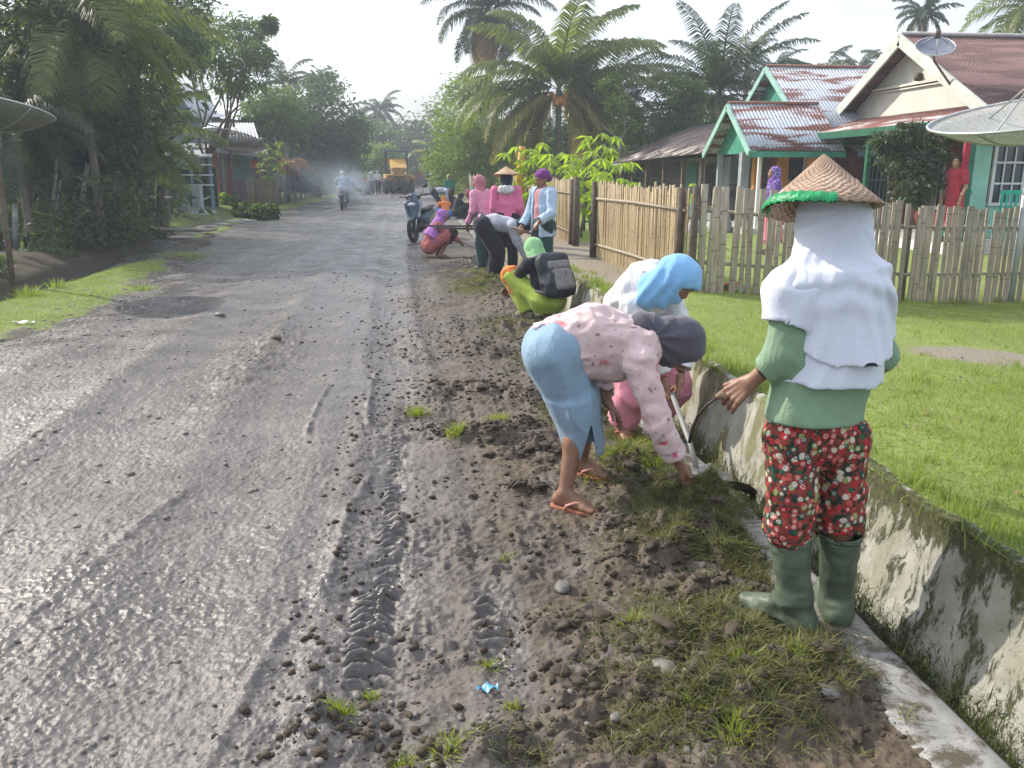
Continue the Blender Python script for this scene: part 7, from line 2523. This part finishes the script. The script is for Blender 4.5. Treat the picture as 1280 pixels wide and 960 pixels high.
# 4: squatting with a backpack
b4 = G(673, 398); b4[2] = .01
def back4(root, o, j):
    pass
j = squat_pose(1.55)
r4, j4 = figure('squatting person with a mint green headscarf and a backpack, in lime and orange trousers', b4, -38, j, CLO['lime'], CLO['black'], CLO['mint'], h=.013, shoes=BOOTM, drape=.12, loose=1.15, rt=(.17, .16, .15), shirt_below=-.02, sr=(.10, .15))
f = union([rc((j4['KL'] * .8 + j4['HL'] * .2), j4['KL'], .100, .106), rc(j4['KL'], j4['KL'] * .6 + j4['AL'] * .4, .106, .09)], .02)
f = foldx(f, .012, .06)
wear('knee_panel', r4, A(0, 0, 0), (f, *jbox([j4['KL'], j4['HL']], .15)), CLO['orange'], .012)
fw = torso_fwd(j4); upv = unit(j4['C'] - j4['P']); rtv = unit(j4['SR'] - j4['SL'])
pc = (j4['C'] + j4['P']) / 2 - fw * .20 + upv * .045
R = np.stack([rtv, fw, upv], 1)
pack = thing('backpack', 'dark navy backpack with a grey front pocket on the back of the squatting person', 'backpack', b4)
PK = simple('navy_nylon_bag', (.022, .026, .038), .6, .3, 20, .4, .004, 120)
PG = simple('grey_nylon_bag', (.20, .19, .19), .75, .15, 20, .3, .003, 120)
def rbox(c, sz, R, r):
    c = np.asarray(c); sz = np.asarray(sz) - r
    def f(p):
        q = np.abs((p - c) @ R) - sz
        return np.sqrt((np.maximum(q, 0) ** 2).sum(1)) + np.minimum(q.max(1), 0) - r
    return f
f = union([rbox(pc, (.195, .085, .235), R, .07), rbox(pc - upv * .10 - fw * .03, (.175, .09, .12), R, .06)], .05)
body_ = wear('bag_body', pack, A(0, 0, 0), (foldx(f, .012, .12), *jbox([pc], .36)), PK, .010)
f = rbox(pc - upv * .075 - fw * .095, (.135, .045, .115), R, .04)
wear('front_pocket', pack, A(0, 0, 0), (f, *jbox([pc], .3)), PG, .009)
f = rbox(pc + upv * .085 - fw * .075, (.150, .04, .05), R, .035)
wear('top_flap', pack, A(0, 0, 0), (f, *jbox([pc], .3)), PG, .009)
mb = MB()
for sx in (-1, 1):
    pts = [pc + rtv * .11 * sx + upv * .22, j4['S' + ('R' if sx > 0 else 'L')] + upv * .075 - rtv * .05 * sx, j4['S' + ('R' if sx > 0 else 'L')] + fw * .09 - rtv * .03 * sx, (j4['C'] + j4['P']) / 2 + fw * .15 + rtv * .17 * sx, pc + rtv * .17 * sx - upv * .18]
    mb.tube(pts, .018, 6)
mb.build('strap', PG, pack, True)
mb = MB(); mb.tube([pc + upv * .16 - fw * .1, pc + upv * .10 - fw * .11 - rtv * .09, pc - upv * .02 - fw * .13 - rtv * .13], .003, 5)
mb.tube([pc + rtv * .02 - upv * .0 - fw * .145, pc + rtv * .02 - upv * .05 - fw * .15], .003, 5)
mb.build('zip', simple('zip_dark', (.01, .01, .01), .5, 0), pack, True)

# 5: bending in grey
b5 = G(618, 351); b5[2] = .0
j = bend_pose(1.55, 92); j['H'] = j['H'] + A(0, .0, .02)
j['ER'] = j['SR'] + A(-.02, .10, -.25); j['WR'] = j['ER'] + A(-.04, .10, -.20)
j['EL'] = j['SL'] + A(.02, .10, -.25); j['WL'] = j['EL'] + A(.04, .12, -.20)
def cap5(root, o, j):
    pass
r5, j5 = figure('person bending over in a grey sweater with pink hem, wide black trousers and navy headscarf', b5, 86, j, CLO['black'], CLO['grey'], CLO['navy'], h=.014, loose=1.3, drape=None, shirt_below=.02, rt=(.16, .15, .14))
u = unit(j5['P'] - j5['C'])
f = minus(cc(j5['P'] - u * .03, j5['P'] + u * .07, .168, .172, torso_fwd(j5), .82), [cc(j5['P'] + u * .03, j5['P'] + u * .2, .15, .15, torso_fwd(j5), .8)])
wear('pink_hem', r5, A(0, 0, 0), (foldx(f, .006, .08), *jbox([j5['P']], .3)), CLO['pink2'], .012)
hand = b5 + j5['WR'] + unit(j5['hdR']) * .06
t5 = thing('mattock', 'small mattock with a pale handle swung by the person in wide black trousers', 'mattock', hand)
dv = unit(A(*to_world(.75, -.35), -.55))
mb = MB(); mb.tube([A(0, 0, 0) - dv * .05, dv * .38], [.014, .016], 8); mb.build('handle', WOOD, t5, True)
mb = MB(); mb.bar(dv * .38 - A(0, 0, .03) + A(*to_world(-.10, .0), .0), dv * .38 + A(*to_world(.16, 0), -.02), .05, .012); mb.build('blade', IRON, t5)

# 6: standing with the plum turban
b6 = G(678, 355); b6[2] = .01
j = base_pose(1.56)
j['SR'] = j['SR']; j['ER'] = A(.25, .02, .99); j['WR'] = A(.22, .20, .80); j['EL'] = A(-.27, .06, 1.00); j['WL'] = A(-.24, .28, .88)
j['hdR'] = A(-.3, .5, -.8); j['hdL'] = A(.1, .7, -.7); j['face'] = unit(A(.05, 1, -.30)); j['hup'] = unit(A(0, .25, 1))
def turban(root, o, j):
    R = head_frame(j); H = j['H']
    f = union([el(H + R @ A(0, -.025, .055), A(.098, .115, .085), R), el(H + R @ A(0, -.115, -.01), A(.06, .05, .06), R)], .04)
    f = minus(foldx(f, .006, .05, j['hup'], .6), [el(H + R @ A(0, .07, -.05), A(.085, .09, .10), R)])
    wear('turban', root, o, (f, *jbox([H], .24)), CLO['plum'], .010)
r6, j6 = figure('standing person in a plum turban, open pale blue cardigan and coral tee', b6, -128, j, CLO['teal'], CLO['coral'], None, h=.014, sleeve=.5, shirt_below=.08, skin_=SKIN, extra=turban, rt=(.160, .145, .14))
f, lo, hi = g_shirt(j6, (.200, .168, .156), .19, 1.97, (.080, .068, .058), 1.0, .010, .84, 5.0, .09, .016, neck=False)
fw = torso_fwd(j6); rv = unit(j6['SR'] - j6['SL'])
f = minus(f, [lambda p: np.maximum(np.abs((p - j6['C']) @ rv) - .058 - .05 * np.clip(-(p - j6['C'])[:, 2], 0, .5), -((p - j6['C']) @ fw) + .02), rc(j6['N'] + A(0, 0, .02), j6['H'], .085, .10)])
wear('cardigan', r6, A(0, 0, 0), (f, lo, hi), CLO['denimy'], .012)
ha = b6 + j6['WR']; hb = b6 + j6['WL']
t6 = thing('hoe', 'hoe with a long dark shaft held level by the person in the plum turban', 'hoe', ha)
e0, e1 = P(664, 300, 11.5), P(716, 312, 11.45)
e0 = b6 + j6['WR'] + unit(j6['hdR']) * .07
e1 = e0 + A(*to_world(.42, -.10), -.14)
mb = MB(); mb.tube([e0 + (e0 - e1) * .3 - ha, e1 - ha], .016, 8); mb.build('shaft', simple('dark_shaft', (.10, .075, .06), .6, .3), t6, True)
mb = MB(); mb.bar(e1 - ha + A(0, 0, .02), e1 - ha + A(0, 0, -.17), .10, .012, (1, 0, 0)); mb.build('blade', IRON, t6)

# 7: pink hoodie and conical hat, seen from behind
b7 = G(633, 341); b7[2] = .02
def hood(root, o, j):
    fw = torso_fwd(j)
    c = j['N'] - fw * .09 - A(0, 0, .04)
    f = foldx(rc(c - A(.06, 0, 0), c + A(.06, 0, 0), .07, .07), .008, .06)
    wear('hood', root, o, (f, *jbox([c], .2)), C_('printed_lining', (.62, .58, .60), pattern=[(30, (.1, .12, .16), .2)]), .014)
r7, j7 = figure('person seen from behind in a bright pink hooded top and tan conical hat', b7, 2, base_pose(1.55), CLO['black'], CLO['pink'], CLO['navy'], h=.015, drape=None, extra=hood, rt=(.185, .16, .15))
cone_hat(b7 + j7['H'] + A(0, 0, .055), -.10, .03, .20, .13, m_straw('palm_leaf_hat', (.42, .27, .15), (.62, .44, .27), .8), 'tan conical hat on the head of the person in the bright pink top', seed=2, n=48)

# 8: light pink top, dusty headscarf
b8 = G(607, 338); b8[2] = .0
j = base_pose(1.52)
for k_ in ('C', 'N', 'H', 'SL', 'SR', 'EL', 'ER', 'WL', 'WR'): j[k_] = j[k_] + A(0, .10 * (j[k_][2] - .8) / .5, -.02)
j['WL'] = j['WL'] + A(.05, .16, .0); j['EL'] += A(0, .06, 0); j['P'] += A(0, -.06, 0)
r8, j8 = figure('person in a light pink top and dusty pink headscarf, turned away beside the drain', b8, -50, j, CLO['teal'], CLO['pink2'], CLO['dusty'], h=.016, drape=None)
hb = b8 + j8['WL']
t8 = thing('digging_bar', 'long dark bar held out level over the road by the person in light pink', 'bar', hb)
mb = MB(); mb.bar(A(*to_world(.15, .05), -.04), A(*to_world(-.62, -.05), -.03), .04, .03); mb.bar(A(*to_world(.15, .1), -.09), A(*to_world(-.5, .1), -.07), .04, .03)
mb.build('planks', simple('weathered_bar', (.09, .075, .07), .8, .3), t8)

# 9: squatting in a lilac headscarf
b9 = G(548, 322); b9[2] = .0
j = squat_pose(1.60)
r9, j9 = figure('squatting person in a long lilac headscarf and rust patterned dress, working at the road edge', b9, 78, j, CLO['rust'], CLO['rust'], CLO['purple'], h=.016, shoes=None, drape=.34, loose=1.2, trend=.45, rt=(.185, .165, .14), sr=(.12, .245), shirt_below=.04)
for q in 'LR':
    f = union([rc(j9['K' + q] * .8 + j9['H' + q] * .2, j9['K' + q], .105, .11), rc(j9['K' + q], j9['K' + q] * .62 + j9['A' + q] * .38, .108, .085)], .02)
    wear('legging', r9, A(0, 0, 0), (f, *jbox([j9['K' + q]], .2)), CLO['maroon'] if q == 'L' else CLO['black'], .016)
hb = b9 + j9['WR'] + unit(j9['hdR']) * .08
t9 = thing('machete', 'dark machete reaching down to the soil from the person in the lilac headscarf', 'machete', hb)
mb = MB(); mb.bar(A(0, 0, 0), A(*to_world(.42, -.10), -.16), .05, .008); mb.build('blade', IRON, t9)
mb = MB(); mb.tube([A(*to_world(-.10, .03), .04), A(0, 0, 0)], .014, 6); mb.build('grip', WOOD, t9, True)

# 10 to 13: further off
HF = .03
far = [
    ('person bending in an emerald top near the end of the first cane fence', G(592, 268), 75, bend_pose(1.5, 70), CLO['maroon'], CLO['emerald'], CLO['black'], 1.0),
    ('person stooping in a pale grey top and dark blue trousers behind the parked scooter', G(549, 270), 80, bend_pose(1.6, 85), CLO['navy'], CLO['grey'], None, 1.0),
    ('small person squatting in orange with an orange headscarf, beyond the scooter', G(556, 274), -20, squat_pose(1.35), CLO['blue'], CLO['orange'], CLO['orange'], 1.0),
    ('person squatting in black clothes with a dark cap, at the edge of the drain', G(574, 273), 60, squat_pose(1.55), CLO['black'], CLO['black'], CLO['navy'], 1.0),
    ('person in an emerald top and yellow headscarf standing behind the squatting group', G(562, 263), 150, base_pose(1.45), CLO['black'], CLO['emerald'], CLO['yellow'], 1.0),
    ('person in a brown top stooping at the far end of the working group', G(553, 252), 120, bend_pose(1.5, 60), CLO['brown'], CLO['brown'], CLO['violet'], 1.0),
    ('person walking away in a dark jacket and pale cap on the far road', G(539, 244), 0, base_pose(1.6), CLO['grey'], CLO['navy'], CLO['white'], 1.0),
    ('tiny far person in a red top on the road beyond the roller', G(526, 233), 170, base_pose(1.55), CLO['brown'], CLO['red'], CLO['red'], 1.0),
    ('person in a white shirt standing left of the roller, nearer to it', G(473, 242), 10, base_pose(1.6), CLO['black'], CLO['white'], CLO['grey'], 1.0),
    ('person in a white shirt beside the parked motorcycle on the far left side', G(465, 243), -40, base_pose(1.55), CLO['black'], CLO['grey'], CLO['white'], 1.0),
    ('person bending in a red top beside the far parked motorcycle', G(459, 243), -60, bend_pose(1.45, 60), CLO['brown'], CLO['red'], CLO['maroon'], 1.0)]
for lab, g, a, j, lo_, up_, sc_, k in far:
    g[2] = .0
    figure(lab, g, a, j, lo_, up_, sc_, h=HF, drape=None, amp=.006, group='people on the far part of the road', hair=sc_ is None)

# 14, 15: in the yards
g = G(962, 318, .12)
g[2] = float(lawn_z(g[0], g[1]))
j = base_pose(1.52)
for q in 'LR': j['W' + q] += A(0, .04, .02)
r14, _ = figure('person walking in the yard in a spotted violet headscarf and rose skirt', g, -88, j, CLO['rose'], CLO['violet'], CLO['violet'], h=.018, drape=.42, skirt=True, shirt_below=.02, sr=(.11, .24))
g = spot(1196, 15.4, .31)
j = base_pose(1.52); j['face'] = unit(A(-.2, 1, -.1))
r15, _ = figure('person in a red dress with dark tied-up hair under the awning of the cream house', g, -105, j, CLO['red'], CLO['red'], None, h=.018, hair=True, skirt=True, sleeve=.85, skin_=SKIN2, shirt_below=.05)
# ================================================================== scooter, motorcycle, roller
BLK = simple('black_plastic', (.03, .03, .033), .45, .2, 20, .1)
RUB = simple('tyre_rubber', (.025, .025, .026), .85, .3, 30, .3, .004, 60)
MET = simple('bare_metal', (.45, .46, .48), .3, .15, 20, .1, .002, 60, .9)
PAINT = simple('blue_grey_paint', (.045, .085, .13), .22, .25, 5, 0, spec=.6)
PANEL = simple('silver_panel', (.24, .29, .36), .28, .2, 5, 0, spec=.6)
GLASSY = simple('lamp_lens', (.6, .62, .65), .1, .1, 5, 0, spec=.8)

def wheel(parent, c, r, w, ax=(1, 0, 0), rim=.62, spokes=5):
    c = A(*c); ax = unit(A(*ax))
    a = unit(np.cross(ax, A(0, 0, 1))) if abs(ax[2]) < .9 else A(1, 0, 0)
    b = np.cross(ax, a)
    R = np.stack([a, b, ax], 1)
    mb = MB(); mb.lathe([(r * .74, -w * .4), (r * .9, -w * .5), (r * .98, -w * .3), (r, 0), (r * .98, w * .3), (r * .9, w * .5), (r * .74, w * .4), (r * .74, -w * .4)], c, 28, R)
    wh = mb.build('wheel', RUB, parent, True)
    mb = MB(); mb.lathe([(r * .70, -w * .36), (r * .76, -w * .36), (r * .76, w * .36), (r * .70, w * .36), (r * .70, -w * .36)], c, 28, R)
    mb.lathe([(0.001, -w * .45), (r * .16, -w * .45), (r * .16, w * .45), (.001, w * .45)], c, 12, R)
    for k in range(spokes):
        t = 2 * PI * k / spokes
        d = a * math.cos(t) + b * math.sin(t)
        mb.bar(c + d * r * .1, c + d * r * .73, .03, w * .35, ax)
    mb.build('rim', BLK, wh)
    return wh

def scooter(label, loc, rz, lean=0.0):
    """heading +Y"""
    root = thing('scooter', label, 'scooter', loc, rz)
    root.rotation_euler = (0, lean, rz)
    wheel(root, (0, .63, .28), .28, .09); wheel(root, (0, -.60, .28), .28, .11)
    O = A(0, 0, 0)
    S = lambda nm, f, lo, hi, m, h=.014: skin(nm, [(f, A(*lo), A(*hi), h)], h, m, root)
    f = union([rc((0, .44, .78), (0, .40, .98), .16, .11, (0, 1, 0), .6), rc((0, .50, .58), (0, .44, .80), .11, .17, (0, 1, 0), .6)], .05)
    S('front_fairing', f, (-.3, .2, .4), (.3, .72, 1.15), PAINT)
    for sx in (-1, 1):
        f = rc((.10 * sx, .49, .58), (.15 * sx, .43, .86), .05, .07, (0, 1, .2), .6)
        S('side_panel', f, (min(0, .3 * sx), .3, .45), (max(0, .3 * sx), .65, 1.0), PANEL)
    f = rc((0, .60, .56), (0, .75, .50), .075, .055, (0, 0, 1), .5)
    S('front_mudguard', f, (-.14, .45, .42), (.14, .86, .66), PAINT)
    mb = MB()
    for sx in (-1, 1): mb.tube([(.065 * sx, .46, .62), (.065 * sx, .63, .28)], .02, 8)
    mb.build('fork', MET, root, True)
    f = union([rc((-.12, .36, .99), (.12, .36, .99), .055, .055), rc((0, .40, .98), (0, .46, .92), .08, .06)], .04)
    S('handlebar_cowl', f, (-.25, .2, .85), (.25, .6, 1.1), BLK)
    mb = MB(); mb.tube([(-.36, .26, 1.03), (-.18, .34, 1.02), (.18, .34, 1.02), (.36, .26, 1.03)], .017, 8); mb.build('handlebar', BLK, root, True)
    mb = MB()
    for sx in (-1, 1): mb.tube([(.2 * sx, .36, 1.04), (.30 * sx, .38, 1.20)], .007, 6)
    st = mb.build('mirror_stem', BLK, root, True)
    for sx in (-1, 1):
        V, F = lump(2, 2, 0, 1)
        put('mirror', mesh_np('mirror', V * A(.065, .018, .042) + A(.31 * sx, .38, 1.22), F, BLK), st)
    V, F = lump(2, 2, 0, 1)
    put('headlight', mesh_np('headlight', V * A(.10, .05, .045) + A(0, .535, .84), F, GLASSY), root)
    f = union([rc((0, .25, .34), (0, -.20, .32), .14, .15, (0, 0, 1), .45), rc((0, .34, .5), (0, .25, .32), .12, .13, (0, 1, 0), .5)], .05)
    S('floorboard', f, (-.25, -.45, .2), (.25, .5, .66), BLK)
    f = union([rc((0, -.18, .50), (0, -.75, .62), .15, .10, None, 1), rc((0, -.2, .4), (0, -.6, .45), .13, .1)], .06)
    S('rear_body', f, (-.25, -.95, .25), (.25, .05, .82), PAINT)
    f = union([rc((0, -.12, .70), (0, -.72, .76), .13, .10, (0, 0, 1), .45)], .05)
    S('seat', f, (-.2, -.9, .6), (.2, .1, .86), BLK)
    mb = MB(); mb.tube([(.14, -.3, .28), (.15, -.85, .36)], [.04, .055], 10); mb.build('exhaust', MET, root, True)
    mb = MB(); mb.tube([(-.10, -.1, .26), (-.22, -.05, .0)], .012, 6); mb.build('side_stand', MET, root, True)
    return root

g = G(522, 304); g2 = on_road(527, 298)
scooter('blue-grey scooter parked on its stand at the road edge behind the lilac headscarf', (G(530, 301)[0], G(530, 301)[1], .0), math.radians(160), .10)

def motorbike(label, loc, rz, group=None):
    root = thing('motorcycle', label, 'motorcycle', loc, rz, group)
    wheel(root, (0, .62, .30), .30, .08, spokes=8); wheel(root, (0, -.62, .30), .30, .10, spokes=8)
    mb = MB()
    for sx in (-1, 1): mb.tube([(.06 * sx, .62, .30), (.06 * sx, .42, .92)], .02, 6)
    mb.build('fork', MET, root, True)
    mb = MB(); mb.tube([(-.33, .28, 1.02), (-.1, .40, .98), (.1, .40, .98), (.33, .28, 1.02)], .016, 6); mb.build('handlebar', BLK, root, True)
    V, F = lump(3, 2, .0, 1); put('fuel_tank', mesh_np('fuel_tank', V * A(.14, .25, .13) + A(0, .15, .78), F, PANEL), root)
    V, F = lump(3, 2, .05, 1); put('seat', mesh_np('seat', V * A(.13, .38, .08) + A(0, -.35, .76), F, BLK), root)
    V, F = lump(3, 2, .25, 1); put('engine', mesh_np('engine', V * A(.14, .22, .17) + A(0, .02, .42), F, MET), root)
    mb = MB(); mb.tube([(0, .45, .85), (0, -.1, .62), (0, -.62, .5)], .03, 6); mb.tube([(0, .4, .8), (0, .1, .3), (0, -.62, .30)], .02, 6); mb.build('frame', BLK, root, True)
    mb = MB(); mb.tube([(.13, .1, .3), (.15, -.8, .36)], [.03, .05], 8); mb.build('exhaust', MET, root, True)
    V, F = lump(3, 2, 0, 1); put('tail_light', mesh_np('tail_light', V * A(.06, .03, .03) + A(0, -.8, .68), F, simple('red_lens', (.4, .02, .02), .3, .1)), root)
    mb = MB(); mb.box((0, -.82, .56), (.18, .01, .12)); mb.build('number_plate', BLK, root)
    V, F = lump(3, 2, 0, 1); put('headlight', mesh_np('headlight', V * A(.09, .07, .09) + A(0, .52, .86), F, GLASSY), root)
    return root

# the rider in the smoke
g = on_road(430, 261)
rd = -math.degrees(YAW) + 4
motorbike('motorcycle ridden away from us through the blue smoke', (g[0], g[1], g[2]), math.radians(rd))
j = base_pose(1.6)
dz = -.03
j.update(P=A(0, -.25, .88), C=A(0, -.12, 1.24), N=A(0, -.09, 1.34), H=A(0, -.05, 1.47), SL=A(-.18, -.12, 1.28), SR=A(.18, -.12, 1.28), EL=A(-.30, .06, 1.12), ER=A(.30, .06, 1.12), WL=A(-.32, .24, 1.05), WR=A(.32, .24, 1.05),
         HL=A(-.10, -.22, .86), HR=A(.10, -.22, .86), KL=A(-.20, .15, .72), KR=A(.20, .15, .72), AL=A(-.19, .0, .34), AR=A(.19, .0, .34), hdL=A(.2, 1, -.2), hdR=A(-.2, 1, -.2))
figure('motorcycle rider seen from behind in a pale blue jacket, wrapped in smoke', (g[0], g[1], g[2]), -4 , j, CLO['grey'], CLO['denimy'], CLO['white'], h=.026, drape=None)
g = on_road(449, 243)
motorbike('dark motorcycle parked on the far left side of the road', (g[0], g[1], g[2]), 1.9)

def roller():
    g = on_road(497, 241.5)
    root = thing('road_roller', 'yellow pneumatic road roller with a canopy and black front tyres, parked up the road', 'road roller', (g[0], g[1], 0), PI + .10)
    YEL = simple('machine_yellow', (.50, .29, .05), .45, .2, 3, .1)
    # heading +Y (towards us)
    for i in range(5):
        mb = MB(); R = np.stack([A(0, 1, 0), A(0, 0, 1), A(1, 0, 0)], 1)
        x = -.88 + i * .44
        mb.lathe([(.2, -.2), (.46, -.2), (.52, -.16), (.545, -.08), (.55, 0), (.545, .08), (.52, .16), (.46, .2), (.2, .2), (.2, -.2)], (x, 1.45, .55), 28, R)
        w = mb.build('front_tyre', RUB, root, True)
        mb = MB(); mb.lathe([(.001, -.17), (.24, -.17), (.24, .17), (.001, .17)], (x, 1.45, .55), 16, R); mb.build('hub', YEL, w)
    for i in range(4):
        mb = MB(); R = np.stack([A(0, 1, 0), A(0, 0, 1), A(1, 0, 0)], 1)
        x = -.78 + i * .52
        mb.lathe([(.2, -.2), (.46, -.2), (.52, -.16), (.55, 0), (.52, .16), (.46, .2), (.2, .2), (.2, -.2)], (x, -1.7, .55), 28, R)
        mb.build('rear_tyre', RUB, root, True)
    mb = MB(); mb.box((0, -.2, 1.05), (1.75, 4.0, .6)); mb.build('chassis', YEL, root, False, None, .06)
    mb = MB(); mb.slab((-.55, 2.0, 1.35), (.55, 2.0, 1.35), (.55, .5, 1.95), (-.55, .5, 1.95), .5); mb.build('bonnet', YEL, root, False, None, .04)
    mb = MB(); mb.box((0, 1.72, 1.28), (1.9, .9, .07)); mb.build('mudguard', YEL, root, False, None, .02)
    mb = MB()
    for i in range(6): mb.box((0, 2.03, 1.0 + i * .05), (.8, .03, .02))
    mb.build('grille', BLK, root)
    for sx in (-.75, .75):
        for y in (.35, -1.15):
            mb = MB(); mb.bar((sx, y, 1.35), (sx, y, 2.92), .08, .08); mb.build('canopy_post', BLK, root)
    mb = MB(); mb.box((0, -.4, 2.98), (1.85, 2.1, .12)); mb.build('canopy', simple('canopy_dark', (.07, .08, .10), .6, .2), root, False, None, .04)
    mb = MB(); mb.box((0, -.75, 1.6), (.55, .5, .14)); mb.box((0, -.98, 1.95), (.55, .12, .6)); mb.build('seat', BLK, root, False, None, .03)
    mb = MB(); mb.tube([(0, .2, 1.4), (0, -.1, 1.95)], .03, 6); mb.tube([(.22 * math.cos(t), -.1 + .1 * math.sin(t), 1.97 + .17 * math.sin(t)) for t in np.linspace(0, 2 * PI, 17)], .02, 6); mb.build('steering_wheel', BLK, root, True)
    mb = MB(); mb.box((0, -1.2, 2.3), (1.3, .06, .35)); mb.build('rear_panel', YEL, root)
    for sx in (-.45, .45):
        V, F = lump(3, 2, 0, 1); put('headlight', mesh_np('headlight', V * .09 + A(sx, 2.04, 1.42), F, GLASSY), root)
    mb = MB(); mb.box((-1.05, -.1, .9), (.4, 1.2, .7)); mb.build('side_tank', YEL, root, False, None, .05)
roller()
# ================================================================== the air: even haze, and the blue smoke round the motorcycle
def volume_mat(name, col, dens, noisy=False, aniso=.25):
    m = bpy.data.materials.new(name); m.use_nodes = True
    nt = m.node_tree
    for n in list(nt.nodes): nt.nodes.remove(n)
    out = nt.nodes.new('ShaderNodeOutputMaterial'); v = nt.nodes.new('ShaderNodeVolumePrincipled')
    v.inputs['Color'].default_value = (*col, 1); v.inputs['Density'].default_value = dens; v.inputs['Anisotropy'].default_value = aniso
    nt.links.new(v.outputs[0], out.inputs['Volume'])
    if noisy:
        tc = nt.nodes.new('ShaderNodeTexCoord'); ln = nt.nodes.new('ShaderNodeVectorMath'); ln.operation = 'LENGTH'
        nt.links.new(tc.outputs['Object'], ln.inputs[0])
        mr = nt.nodes.new('ShaderNodeMapRange'); mr.interpolation_type = 'SMOOTHSTEP'
        mr.inputs[1].default_value = .1; mr.inputs[2].default_value = 1.0; mr.inputs[3].default_value = 1.0; mr.inputs[4].default_value = 0.0
        nt.links.new(ln.outputs['Value'], mr.inputs[0])
        nz = nt.nodes.new('ShaderNodeTexNoise'); nz.inputs['Scale'].default_value = 2.2; nz.inputs['Detail'].default_value = 3
        nt.links.new(tc.outputs['Object'], nz.inputs['Vector'])
        r = nt.nodes.new('ShaderNodeMapRange'); r.inputs[1].default_value = .35; r.inputs[2].default_value = .7; r.inputs[3].default_value = .25; r.inputs[4].default_value = 1.6
        nt.links.new(nz.outputs['Fac'], r.inputs[0])
        a = nt.nodes.new('ShaderNodeMath'); a.operation = 'MULTIPLY'; nt.links.new(mr.outputs[0], a.inputs[0]); nt.links.new(r.outputs[0], a.inputs[1])
        b = nt.nodes.new('ShaderNodeMath'); b.operation = 'MULTIPLY'; nt.links.new(a.outputs[0], b.inputs[0]); b.inputs[1].default_value = dens
        nt.links.new(b.outputs[0], v.inputs['Density'])
    return m
mb = MB(); mb.box((0, 85, 9), (420, 230, 22))
hz = mb.build('haze', volume_mat('haze_air', (.80, .88, 1.0), .0024), kind='stuff')
def smoke(loc, r, dens):
    V, F = lump(3, 3, .0, 1.0)
    o = put('smoke', mesh_np('smoke', V, F, volume_mat('smoke_air', (.70, .82, 1.0), dens, True)), None, loc, kind='stuff')
    o.scale = r
D = 37.0
smoke(P(436, 236, 36.2), (1.25, 1.0, 1.15), .95)
smoke(P(405, 226, 38.5), (3.2, 2.5, 1.6), .10)
